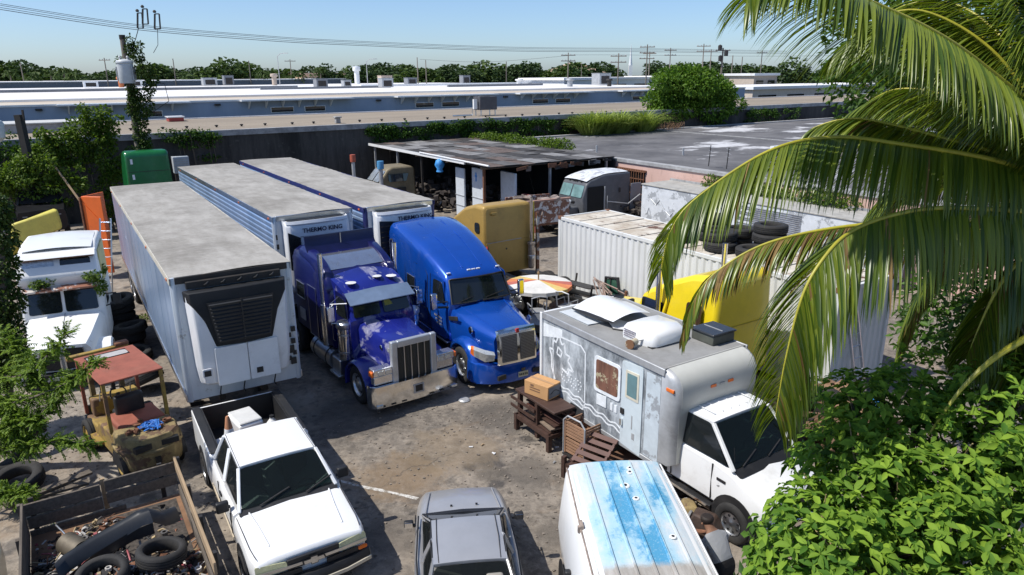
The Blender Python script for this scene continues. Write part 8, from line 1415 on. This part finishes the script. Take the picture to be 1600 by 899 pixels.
REARBLOBS = [(7.97, 16.0, 8.93, 1.3), (8.7, 16.0, 7.73, 1.2), (8.16, 17.0, 7.99, 1.0), (9.2, 16.0, 8.92, 1.5), (9.98, 15.5, 8.13, 1.5), (10.3, 15.0, 8.86, 1.6), (9.66, 16.0, 7.04, 1.3), (8.66, 17.0, 9.64, 1.3), (10.19, 15.0, 6.72, 1.3), (9.34, 14.0, 3.53, 1.2), (9.93, 13.5, 4.23, 1.4), (10.55, 14.0, 5.42, 1.4), (9.26, 13.0, 3.34, 1.0), (8.89, 14.0, 2.97, 0.8), (8.28, 17.0, 7.13, 0.7)]
BRANCHES = [[(-10.25, 12.7, 3.09), (-9.41, 12.3, 2.86), (-8.59, 12.1, 3.33), (-7.95, 11.9, 3.9)], [(-10.32, 12.5, 2.11), (-9.11, 12.1, 2.5), (-8.2, 11.9, 2.9), (-7.41, 11.7, 3.42)], [(-10.28, 12.6, 2.06), (-8.94, 12.1, 2.16), (-8.15, 12.0, 2.86)], [(-10.4, 12.3, 1.11), (-9.36, 12.0, 1.55), (-8.47, 11.8, 1.79), (-7.82, 11.7, 1.77)], [(-10.19, 12.3, 1.52), (-9.25, 12.0, 2.08), (-8.82, 11.9, 2.13)], [(-10.43, 12.1, 0.38), (-9.67, 11.9, 0.64), (-9.24, 11.8, 0.64)], [(-10.08, 12.5, 2.65), (-9.59, 12.2, 2.25), (-9.12, 12.0, 1.55)], [(-10.16, 12.9, 3.54), (-9.39, 12.6, 3.33), (-8.95, 12.3, 2.73)]]
COLBLOBS = [(-11.44, 15.6, 5.43, 0.38), (-11.44, 15.6, 4.85, 0.38), (-11.6, 15.6, 4.11, 0.44), (-11.6, 15.5, 3.37, 0.46), (-11.72, 15.4, 2.63, 0.49), (-11.63, 15.3, 2.03, 0.49), (-11.92, 15.2, 1.76, 0.49), (-12.05, 15.6, 3.65, 0.55), (-12.39, 15.4, 2.16, 0.66)]
COLTRUNK = [(-11.45, 15.6, 5.57), (-11.55, 15.5, 4.13), (-11.8, 15.4, 1.99), (-11.94, 15.3, 0.73)]

# ---------------------------------------------------------------- coconut palm
t = NT('palm_leaflet'); g = t.node('NewGeometry'); rnd = t.node('ObjectInfo').outputs['Random']; f = t.math('FRACT', t.math('ADD', g.outputs['Random Per Island'], rnd))
c = t.mix(t.ramp(f, .1, .9), (.06, .11, .012), (.2, .25, .025)); c = t.mix(t.ramp(t.math('ADD', f, t.math('MULTIPLY', t.noise(1.4, 3), .4)), 1.0, 1.3), c, (.3, .23, .05)); t.setc('Base Color', c); t.setc('Roughness', .34); t.b.inputs['Specular IOR Level'].default_value = .6
tl = t.node('BsdfTranslucent'); t.l.new(t.mix(1.0, c, (1.3, 1.35, .5), 'MULTIPLY'), tl.inputs[0]); mx = t.node('MixShader'); mx.inputs[0].default_value = .38; t.l.new(t.b.outputs[0], mx.inputs[1]); t.l.new(tl.outputs[0], mx.inputs[2]); t.l.new(mx.outputs[0], t.out.inputs['Surface']); palm_leaf = t.m
palm_dry = leafmat('dry_leaflet', (.12, .07, .025), (.3, .2, .07), .25, .6); rachis_m = mat('palm_rachis', (.36, .33, .03), .45, var=.2, scale=3); rachis_dry = mat('dry_rachis', (.3, .25, .08), .6)
trunk_m = mat('palm_trunk', (.2, .17, .135), .9, var=.3, scale=3, stretch=(1, 1, 3), bump=.6, bscale=14)
def catmull(P, n):
    P = [Vector(p) for p in P]; out = []
    for i in range(len(P) - 1):
        p0, p1, p2, p3 = P[max(i - 1, 0)], P[i], P[i + 1], P[min(i + 2, len(P) - 1)]
        for k in range(n): u = k / n; out.append(.5 * ((2 * p1) + (p2 - p0) * u + (2 * p0 - 5 * p1 + 4 * p2 - p3) * u * u + (3 * p1 - p0 - 3 * p2 + p3) * u ** 3))
    out.append(P[-1]); return out
def resample(P, n):
    d = [0]
    for i in range(1, len(P)): d.append(d[-1] + (P[i] - P[i - 1]).length)
    out = []; j = 0
    for k in range(n):
        s = d[-1] * k / (n - 1)
        while j < len(d) - 2 and d[j + 1] < s: j += 1
        out.append(P[j].lerp(P[j + 1], (s - d[j]) / max(1e-6, d[j + 1] - d[j])))
    return out, d[-1]
def leaflet(mb, p, d, L, w, droop, nrm):
    """long narrow V-folded strip from p, leaving along d and bending down"""
    q = Vector(p); d = Vector(d).normalized(); V_, F_ = [], []; n = 6
    tw = random.uniform(-.25, .25)
    for i in range(n + 1):
        s = i / n; ww = w * (.55 + 1.8 * s if s < .25 else 1.0 - max(0, (s - .35) / .65) ** 1.4 * .96)
        side = d.cross(Vector(nrm)); side = side.normalized() if side.length > 1e-4 else Vector((1, 0, 0)); up = side.cross(d)
        side = (side * math.cos(tw * s * 2) + up * math.sin(tw * s * 2))
        V_ += [q - side * ww / 2 + up * ww * .18, q.copy(), q + side * ww / 2 + up * ww * .18]
        q = q + d * (L / n); d = (d + Vector((random.uniform(-.015, .015), random.uniform(-.015, .015), -droop * (.5 + s)))).normalized()
    for i in range(n):
        for j in range(2): F_.append((i * 3 + j, i * 3 + j + 1, i * 3 + j + 4, i * 3 + j + 3))
    mb.add(V_, F_)
pm_ = thing('coconut_palm', 'coconut palm at the right with long arching yellow green fronds', 'palm tree')
tp = catmull(TRUNK + [(TRUNK[-1][0] - .3, TRUNK[-1][1] + .1, 0)], 8)
pt0 = part('trunk', M().tube(tp, [.13 + .05 * i / len(tp) + (.012 if i % 2 else 0) for i in range(len(tp))], 14), trunk_m, pm_, 60)
CROWN = Vector(TRUNK[0])
def frond(key, single, dry=0.0, Lmax=.95, n=250, shag=0.0):
    P, length = resample(catmull(FRONDS[key], 10), n); mr = rachis_dry if dry > .5 else rachis_m
    base = [CROWN] + P; rr = [.045] + [.036 * (1 - i / n) ** .8 + .005 for i in range(n)]
    ra = part('frond', M().tube(base, rr, 8), mr, pm_, 60)
    joined = M(); jdry = M(); cnt = 0
    for i in range(int(n * .1), n):
        s = i / n; p = P[i]; tg = (P[min(i + 1, n - 1)] - P[i - 1]).normalized(); side = tg.cross(Vector((0, 0, 1))); side = side.normalized() if side.length > .05 else Vector((0, 1, 0))
        L = Lmax * (.72 + .53 * s if s < .4 else .93 if s < .62 else .93 * (1 - ((s - .62) / .38) ** 1.6 * .62)) * random.uniform(.93, 1.05)
        for sg in (-1, 1):
            up = side.cross(tg) * sg * 0 + Vector((0, 0, -.75 * (1 - s) - .12))
            d = (side * sg * random.uniform(.58, .72) + tg * (.4 + .45 * s) + up + Vector((random.uniform(-.05, .05), random.uniform(-.05, .05), random.uniform(-.12, .0)))).normalized()
            dr = random.uniform(.2, .27) + shag; w = random.uniform(.034, .048)
            if random.random() < .04: continue
            if single and cnt < single and sg == -1:
                mb = M(); leaflet(mb, p, d, L, w, dr, (0, 0, 1)); part('leaflet', mb, palm_dry if random.random() < dry * .4 else palm_leaf, ra, 70, fix=False); cnt += 1
            else:
                isdry = random.random() < dry; leaflet(jdry if isdry else joined, p, d, L, w, dr + (.2 if isdry else 0), (0, 0, 1))
    if joined.v: part('leaflets', joined, palm_leaf, ra, 70, fix=False)['kind'] = 'stuff'
    if jdry.v: part('dry_leaflets', jdry, palm_dry, ra, 70, fix=False)['kind'] = 'stuff'
    return ra
for k, sgl, dry, L_ in (('F1', 100, 0, 1.25), ('F2', 100, .03, 1.15), ('F3', 100, .06, 1.35), ('F4', 0, .1, .8), ('F5', 0, .5, .8), ('F6', 0, 0, 1.4), ('F7', 0, 0, 1.4), ('F8', 0, 0, 1.3), ('F9', 0, .15, 1.1), ('F10', 0, .1, 1.0), ('F11', 0, 0, 1.2), ('F12', 0, .1, 1.2), ('F13', 0, 0, 1.4), ('F14', 0, .05, 1.3), ('F15', 0, 0, 1.4), ('F16', 0, .1, 1.2), ('F17', 0, 0, 1.3)):
    frond(k, sgl, dry, L_)
part('leaf_stalk', M().tube(catmull(PETIOLE, 6), [.05, .05, .048, .046, .045, .044, .042, .04, .04, .038, .036, .035, .034, .03, .03, .028, .026, .024, .022, .02, .02, .018, .016, .014, .012][:len(catmull(PETIOLE, 6))], 8), rachis_m, pm_)
for k in range(8): a = k * .8; part('coconut', M().lathe([(.001, -.13), (.08, -.1), (.11, 0), (.08, .1), (.001, .13)], 12, (CROWN.x + .22 * math.cos(a), CROWN.y + .22 * math.sin(a), CROWN.z - .25 - .08 * (k % 2))), mat('coconut_green', (.12, .16, .03), .5), pm_, 60)

# ---------------------------------------------------------------- broad-leaved tree in the lower right
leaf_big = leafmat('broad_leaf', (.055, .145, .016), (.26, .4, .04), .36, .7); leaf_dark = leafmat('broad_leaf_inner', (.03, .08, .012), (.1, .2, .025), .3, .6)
bt2 = thing('broadleaf_tree', 'bright green broad leaved tree filling the lower right corner', 'tree', (0, 0, 0))
def rosettes(blobs, n, k, L, W, up, rnd_=.3):
    P, d = blob_points([(x, y, z, r, r, r * .8) for x, y, z, r in blobs], n, .8); ax = d + np.array([0, 0, up]); ax /= np.linalg.norm(ax, axis=1, keepdims=True)
    P = np.repeat(P, k, 0); ax = np.repeat(ax, k, 0); a = rng.normal(size=ax.shape); rad = a - ax * (a * ax).sum(1, keepdims=True); rad /= np.linalg.norm(rad, axis=1, keepdims=True)
    D = rad + ax * rng.uniform(-.15, .5, (len(P), 1)); N = ax + rng.normal(size=ax.shape) * rnd_; s = rng.uniform(.4, 1.25, len(P)); return P + ax * rng.uniform(-.06, .04, (len(P), 1)), D, N, L * s, W * s
Pb, Db, Nb, Lb, Wb = rosettes(TREEBLOBS, 2000, 8, .15, .062, .9)
order = np.argsort(-(Pb[:, 2] * .6 - np.linalg.norm(Pb - np.array([0, 0, 8.254]), axis=1))); pick = order[:3600:12][:300]; mask = np.ones(len(Pb), bool); mask[pick] = False
crown = link('crown', leaf_mesh('crown', Pb[mask], Db[mask], Nb[mask], Lb[mask], Wb[mask], leaf_big, shape='round'), None, bt2); crown['kind'] = 'stuff'
one = leaf_mesh('leaf', np.zeros((1, 3)), np.array([[1., 0, 0]]), np.array([[0, 0, 1.]]), np.array([1.0]), np.array([.43]), leaf_big, shape='round')
for i in pick:
    o = link('leaf', one, None, bt2); x = Vector(Db[i]).normalized(); y = Vector(Nb[i]).cross(x).normalized(); z = x.cross(y); mx_ = Matrix((x, y, z)).transposed().to_4x4(); mx_.translation = Vector(Pb[i]); o.matrix_local = mx_ @ Matrix.Scale(float(Lb[i]), 4)
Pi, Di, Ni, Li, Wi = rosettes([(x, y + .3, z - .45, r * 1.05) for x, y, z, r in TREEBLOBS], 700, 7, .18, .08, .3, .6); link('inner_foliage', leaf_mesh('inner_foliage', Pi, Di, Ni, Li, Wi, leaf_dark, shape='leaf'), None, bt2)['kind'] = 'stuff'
mb = M(); root = Vector((5.2, 8.2, 0)); fork = Vector((5.0, 7.9, 2.0)); mb.tube([root, root.lerp(fork, .5) + Vector((.1, 0, 0)), fork], [.2, .16, .14], 10); part('trunk', mb, bark, bt2, 60)
for i, b in enumerate(TREEBLOBS): q = Vector(b[:3]); part('limb', M().tube([fork, fork.lerp(q, .5) + Vector((0, 0, .2)), q], [.08, .05, .015], 6), bark, bt2, 60)
for i in range(22):
    b = TREEBLOBS[i % len(TREEBLOBS)]; q = Vector(b[:3]) + Vector((random.uniform(-.4, .4), random.uniform(-.4, .4), random.uniform(0, .5))); part('twig', M().tube([Vector(b[:3]), q], .008, 5), mat('dry_twig', (.28, .22, .1), .8), bt2)
# tree behind the palm
rt = thing('shade_tree', 'dark leafy tree behind the palm crown at the upper right', 'tree', (0, 0, 0)); rb = [(x, y, z, r, r, r * .85) for x, y, z, r in REARBLOBS]
link('crown', foliage('crown', rb, 9000, .2, .1, leaf_bush, .45, .2, .5), None, rt)['kind'] = 'stuff'; limbs((12.5, 14.5, 0), (12.3, 14.6, 4.5), rb, 12, .2, bark, rt)

# ---------------------------------------------------------------- left side growth
leaf_feather = leafmat('feathery_leaf', (.06, .12, .015), (.22, .32, .04), .38, .55)
lt = thing('vine_covered_tree', 'dark vine covered trunk at the left frame edge', 'tree', (0, 0, 0)); cbp = [(x, y, z, r * .8, r * .8, r) for x, y, z, r in COLBLOBS]; link('crown', foliage('crown', cbp, 9500, .11, .065, leafmat('dark_vine', (.02, .045, .008), (.085, .13, .02), .25, .5), .3, .4, .3), None, lt)['kind'] = 'stuff'
part('trunk', M().tube(catmull(COLTRUNK + [(COLTRUNK[-1][0] - .1, COLTRUNK[-1][1], 0)], 6), .09, 10), bark, lt, 60)
fb_ = thing('feathery_branches', 'feathery green branches reaching over the forklift from the left', 'tree', (0, 0, 0)); P_, D_, N_ = [], [], []
for b in BRANCHES:
    pts, ln = resample(catmull(b, 8), 26); part('branch', M().tube(pts, [.03 * (1 - i / 26) + .006 for i in range(26)], 6), bark, fb_, 60)
    for i in range(4, 26):
        tg = (pts[min(i + 1, 25)] - pts[i - 1]).normalized()
        for sg in range(7):     # leafy side sprays
            d = Vector(rng.normal(size=3)) * .8 + tg * .6 + Vector((0, 0, .35)); d.normalize(); L_ = random.uniform(.16, .36) * (1.15 - .35 * i / 26)
            for k in range(9):
                q = pts[i] + d * L_ * (k + 1) / 9 + Vector((0, 0, -.06 * (k / 9) ** 2))
                for s2 in (-1, 1): P_.append(q); D_.append(d * .6 + d.cross(Vector((0, 0, 1))) * s2 + Vector((0, 0, -.3))); N_.append(Vector((random.uniform(-.4, .4), random.uniform(-.4, .4), 1)))
link('foliage', leaf_mesh('foliage', np.array(P_), np.array(D_), np.array(N_), rng.uniform(.05, .085, len(P_)), rng.uniform(.024, .036, len(P_)), leaf_feather), None, fb_)['kind'] = 'stuff'
part('trunk', M().tube([(-12.2, 13.6, 0), (-12.0, 13.5, 2), (-11.6, 13.2, 4.2)], [.22, .18, .1], 10), bark, fb_, 60)
for b in BRANCHES: part('limb', M().tube([(-11.7, 13.2, 3.6), Vector((-11.7, 13.2, 3.6)).lerp(Vector(b[0]), .6) + Vector((0, 0, .2)), b[0]], [.08, .05, .03], 6), bark, fb_, 60)
def bush(name, label, u, v, blobs, n, L_, W_, m, cat='bush', trunk=True):
    blobs = blobs + [(b[0] + random.gauss(0, b[3] * .7), b[1] + random.gauss(0, b[4] * .5), b[2] + random.gauss(0, b[5] * .7), b[3] * random.uniform(.25, .5), b[4] * .4, b[5] * random.uniform(.25, .5)) for b in blobs for _ in range(5)]
    o = thing(name, label, cat, lot(u, v), LOT); link('foliage', foliage('foliage', blobs, n, L_, W_, m, .35, .2, .5), None, o)['kind'] = 'stuff'
    if trunk:
        for i in range(5): b = blobs[i % len(blobs)]; part('stem', M().tube([(.2 * i - .4, .1 * (i % 2), 0), (b[0] * .5, b[1] * .5, b[2] * .5), b[:3]], [.05, .04, .015], 6), bark, o, 60)
    return o
bush('shrub', 'leafy shrub climbing above the wall left of the vine covered pole', 2.2, 45.5, [(-1.2, 0, 5.0, .9, .7, .6), (-.4, 0, 5.6, .9, .7, .6), (.4, 0, 6.0, .8, .6, .7), (.9, 0, 5.4, .6, .5, .6), (-2.0, 0, 4.6, .8, .6, .5), (.5, .2, 4.5, .8, .5, .5), (.9, 0, 3.4, .5, .4, .7), (-1.0, .2, 4.1, 1.2, .6, .5), (-2.8, .2, 4.3, .7, .6, .5)], 6500, .2, .12, leaf_vine)
bush('shrub', 'leafy bush behind the black pickup', -.6, 43.6, [(-.8, 0, 3.6, .9, .7, .6), (.2, 0, 3.9, .7, .6, .8), (1.2, 0, 3.3, .6, .5, .5), (-1.6, 0, 3.2, .8, .7, .6), (1.7, -.3, 2.9, .5, .5, .4), (-.2, 0, 2.8, 1.2, .7, .6)], 4200, .2, .11, leaf_vine)
bush('shrub', 'dark bush mass against the wall at far left', -3.5, 46.8, [(-1.5, 0, 4.2, 1.5, .7, .7), (0, 0, 4.4, 1.3, .7, .7), (1.8, .2, 4.5, 1.3, .6, .5), (0, 0, 3, 2, .8, 1.2), (3.2, .3, 4.4, 1.2, .5, .4), (-3, 0, 3.6, 1.5, .8, 1.2)], 5200, .2, .12, leaf_bush)
bush('shrub', 'narrow shrub left of the green sleeper', 2.6, 45.0, [(0, 0, 3.8, .4, .4, .6), (.2, 0, 3.0, .5, .4, .6), (-.2, 0, 2.4, .5, .4, .5), (.1, 0, 1.6, .6, .5, .7)], 1500, .18, .1, leaf_vine)
# wall creepers
def creeper(label, u0, u1, v, z0, z1, n, m=leaf_vine, dens=.35):
    bl = []
    for i in range(int((u1 - u0) * 6)): bl.append((u0 + random.random() * (u1 - u0), v + random.uniform(-.25, .05), z1 - abs(random.gauss(0, (z1 - z0) * .55)), random.uniform(.25, .8), .16, random.uniform(.1, .32)))
    o = thing('creeper', label, 'creeper', (0, 0, 0), LOT); link('foliage', foliage('foliage', bl, n, .17, .11, m, .3, .4, .3), None, o)['kind'] = 'stuff'
    for b in bl[:6]: part('stem', M().tube([(b[0], v - .05, 0), (b[0] + .2, v - .08, 2), (b[0], v - .1, b[2])], .02, 5), bark, o)
creeper('creeper hanging over the mouldy wall behind the shed roof', 19.5, 32.5, 48.55, 3.7, 4.8, 6500, leaf_bush); creeper('creeper on the mouldy wall left of the grass clump', 32.5, 39, 48.45, 3.3, 4.6, 3000, leaf_bush); creeper('creeper beside the vine covered pole on the wall', 6.2, 9.5, 48.45, 4.1, 5.0, 1200, leaf_bush)
creeper('thin creeper on the wall right of the big bush', 60, 68, 48.4, 3.5, 4.6, 1600, leaf_bush)
o = thing('hedge', 'dense vine hedge along the edge of the pink building roof', 'hedge', (0, 0, 0), LOT); bl = [(28.3 + random.uniform(-.5, .5), 37.2 + i * .42 + random.uniform(-.2, .2), 3.45 + random.uniform(-.1, .3), .6, .6, .5) for i in range(26)]; link('foliage', foliage('foliage', bl, 6500, .17, .1, leaf_vine, .4, .2, .5), None, o)['kind'] = 'stuff'; part('stem', M().tube([(28.0, 40, 0), (28.05, 41, 2), (28.2, 42, 3.4)], .05, 6), bark, o)
o = thing('hedge', 'vine strip on the roof of the chalky box body', 'hedge', (0, 0, 0), LOT); bl = [(28.0 + random.uniform(-.2, .2), 17 + i * .5 + random.uniform(-.2, .2), 2.9 + random.uniform(-.1, .2), .45, .5, .35) for i in range(16)]; link('foliage', foliage('foliage', bl, 2600, .16, .1, leaf_vine, .4, .2, .5), None, o)['kind'] = 'stuff'; part('stem', M().tube([(28.0, 18, 2.6), (28.0, 25, 2.8)], .04, 6), bark, o)
# big bush and grass on the roof edge
bb_ = thing('big_bush', 'large rounded bright green bush rising above the pink building roof', 'bush', lot(54.3, 49.6), LOT); bl = lumps((-.6, 0, 5.9), (7.4, 3.2, 3.3), 44, .82, (.2, .36)); link('crown', foliage('crown', bl, 30000, .34, .17, leafmat('bush_bright', (.045, .11, .012), (.15, .26, .03), .35, .55), .5, .1, .5), None, bb_)['kind'] = 'stuff'; limbs((0, 0, 0), (0, 0, 5), bl, 14, .3, bark, bb_)
gc = thing('grass_clump', 'tall arching grass clump on the pink building roof edge', 'grass', lot(41.2, 46.8, 3.3), LOT); n = 2600; a = rng.uniform(0, 6.28, n); r_ = rng.uniform(0, 1, n) ** .5; cx = rng.choice([-2.8, -1.5, .3, 3.2], n, p=[.3, .3, .2, .2]); P_ = np.stack([cx + r_ * .9 * np.cos(a), r_ * .5 * np.sin(a), np.zeros(n)], 1); D_ = np.stack([np.cos(a) * r_ * .9, np.sin(a) * r_ * .9, rng.uniform(.7, 1.3, n)], 1)
mb = M()
for i in range(n):
    h = random.uniform(1.3, 3.1); p = Vector(P_[i]); d = Vector(D_[i]).normalized(); sd_ = d.cross(Vector((0, 0, 1))); sd_ = sd_.normalized() * .03 if sd_.length > .01 else Vector((.03, 0, 0)); q1 = p + d * h * .55; q2 = q1 + (d + Vector((d.x, d.y, -.8)) * .8) * h * .5
    mb.add([p - sd_, p + sd_, q1 + sd_ * 1.2, q1 - sd_ * 1.2, q2], [(0, 1, 2, 3), (3, 2, 4)])
part('blades', mb, leafmat('grass_blade', (.16, .23, .04), (.4, .46, .12), .3, .6), gc, None, fix=False)['kind'] = 'stuff'
db = thing('dead_brush', 'brown dead brush at the foot of the big bush', 'brush', lot(47.5, 47.2, 3.3), LOT); mb = M()
for i in range(120): a = random.uniform(0, 6.28); x = random.uniform(-1.8, 1.8); mb.tube([(x, random.uniform(-.3, .3), 0), (x + .4 * math.cos(a), .3 * math.sin(a), random.uniform(.2, .8))], .015, 4)
part('stems', mb, mat('dead_stem', (.2, .12, .07), .9), db)['kind'] = 'stuff'
# ---------------------------------------------------------------- near utility pole with transformer
up_ = thing('vine_covered_pole', 'leaning utility pole wrapped in vines carrying a grey transformer', 'utility pole', (0, 0, 0))
part('post', M().tube([(-20.75, 40, 0), (-20.7, 40, 5), (-20.64, 40, 10.25)], [.2, .18, .14], 12), polem, up_, 60); part('post_cap', M().tube([(-20.64, 40, 10.2), (-20.64, 40, 10.42)], .16, 10), dark, up_)
tc_ = part('transformer', M().lathe([(.38, 7.95), (.4, 8.0), (.4, 8.95), (.43, 8.98), (.43, 9.06), (.38, 9.12), (.02, 9.2)], 20, (-20.5, 39.55, 0)), mat('transformer_grey', (.5, .53, .55), .5, var=.1, dirt=.2), up_)
for s in (-1, 1): part('bushing', M().lathe([(.05, 9.1), (.08, 9.16), (.05, 9.22), (.08, 9.28), (.03, 9.36)], 8, (-20.5 + s * .2, 39.55, 0)), galv, tc_); part('cooling_fin', M().bb(-20.5 + s * .4, -20.5 + s * .45, 39.4, 39.7, 8.1, 8.8), galv, tc_)
for i, (x, z) in enumerate(((-19.75, 10.75), (-19.45, 10.95), (-18.85, 10.7))):
    f_ = part('fuse_cutout', M().bar((x, 40, z), (x + .12, 40, z + .75), .07).bar((x + .3, 40, z), (x + .35, 40, z + .75), .06).bar((x, 40, z), (x + .3, 40, z), .05).bar((x + .12, 40, z + .75), (x + .35, 40, z + .75), .05), dark, up_); part('insulator', M().lathe([(.06, 0), (.1, .06), (.05, .14)], 8, (x + .12, 40, z + .8)), dark, f_)
part('drop_wire', M().tube([(-19.7, 40, 10.75), (-19.9, 40, 10.3), (-20.2, 39.7, 9.4)], .02, 5).tube([(-18.7, 40, 10.7), (-18.8, 40, 9.9), (-19.1, 40, 9.5)], .015, 5).tube([(-20.1, 39.9, 8.2), (-18.7, 39.9, 7.9), (-18.6, 39.9, 7.0), (-19.6, 39.9, 6.4)], .02, 5), black, up_)
vb = [(-20.5 + random.uniform(-.15, .35), 39.9, 4.3 + i * .28, .3 + .12 * math.sin(i), .3, .3) for i in range(13)] + [(-20.3, 39.9, 9.6, .25, .25, .4), (-19.9, 39.9, 9.3, .3, .3, .4), (-19.6, 39.8, 8.6, .5, .4, .4), (-19.3, 39.8, 8.2, .4, .4, .4), (-20.2, 39.9, 10.0, .2, .2, .4), (-19.5, 39.8, 7.7, .3, .3, .4), (-20.9, 39.8, 9.1, .2, .2, .2), (-19.7, 39.8, 9.9, .2, .2, .2), (-19.8, 39.9, 6.8, .3, .3, .6), (-20.4, 39.9, 7.3, .35, .3, .4), (-21.0, 39.9, 4.2, .5, .4, .4)]
o = link('pole_vine', foliage('pole_vine', vb, 4200, .16, .1, leafmat('pole_vine_leaf', (.02, .045, .008), (.08, .13, .02), .25, .5), .3, .4, .4), None, up_); o['kind'] = 'stuff'
o = thing('short_post', 'short dark leaning timber post left of the shrubs', 'post', lot(-.65, 44)); part('post', M().bar((.0, 0, 0), (-.15, 0, 6.5), .34, .3), mat('tarred_wood', (.03, .027, .024), .8), o); part('cap_bolt', M().bar((.1, -.05, 6.2), (.12, -.05, 6.75), .08), dark, o)
o = thing('street_lamp', 'pale lamp head at the left frame edge', 'lamp', lot(-1.75, 40.0)); part('post', M().tube([(-.6, 0, 0), (-.6, 0, 6.6)], .09, 8), galv, o); part('lamp_head', M().lathe([(.12, 5.5), (.32, 5.7), (.36, 6.3), (.3, 6.42), (.05, 6.5)], 14, (.1, 0, 0)), mat('lamp_pale', (.45, .5, .48), .4), o); part('arm', M().bar((-.6, 0, 6.4), (.1, 0, 6.45), .06), galv, o)
o = thing('window_unit', 'pale louvred box against the dark wall beside the green sleeper', 'vent', lot(6.9, 47.9, 2.6), LOT); part('casing', M().bb(-.45, .45, -.3, .3, 0, 1.0), mat('unit_pale', (.42, .46, .5), .6), o, bev=.02)
for k in range(6): part('louvre', M().bb(-.4, .4, -.32, -.3, .12 + k * .14, .18 + k * .14), galv, o)
part('bracket', M().bb(-.4, .4, -.2, .3, -2.6, 0), dark, o)
# weeds
for i, (u, v) in enumerate(((-1.0, 14.2), (.9, 14.0), (2.0, 27.0), (1.5, 29.5))):
    o = thing('weed_tuft', ('weed tuft behind the scrap trailer corner', 'weed tuft right of the scrap trailer', 'weed tuft beside the nearest trailer wheels', 'weed tuft by the ladder')[i], 'weed', lot(u, v)); link('foliage', foliage('foliage', [(0, 0, .08, .25, .25, .12)], 120, .12, .03, leaf_vine, .2, -.6, .3), None, o)['kind'] = 'stuff'; part('stem', M().tube([(0, 0, 0), (.02, 0, .15)], .006, 5), bark, o)
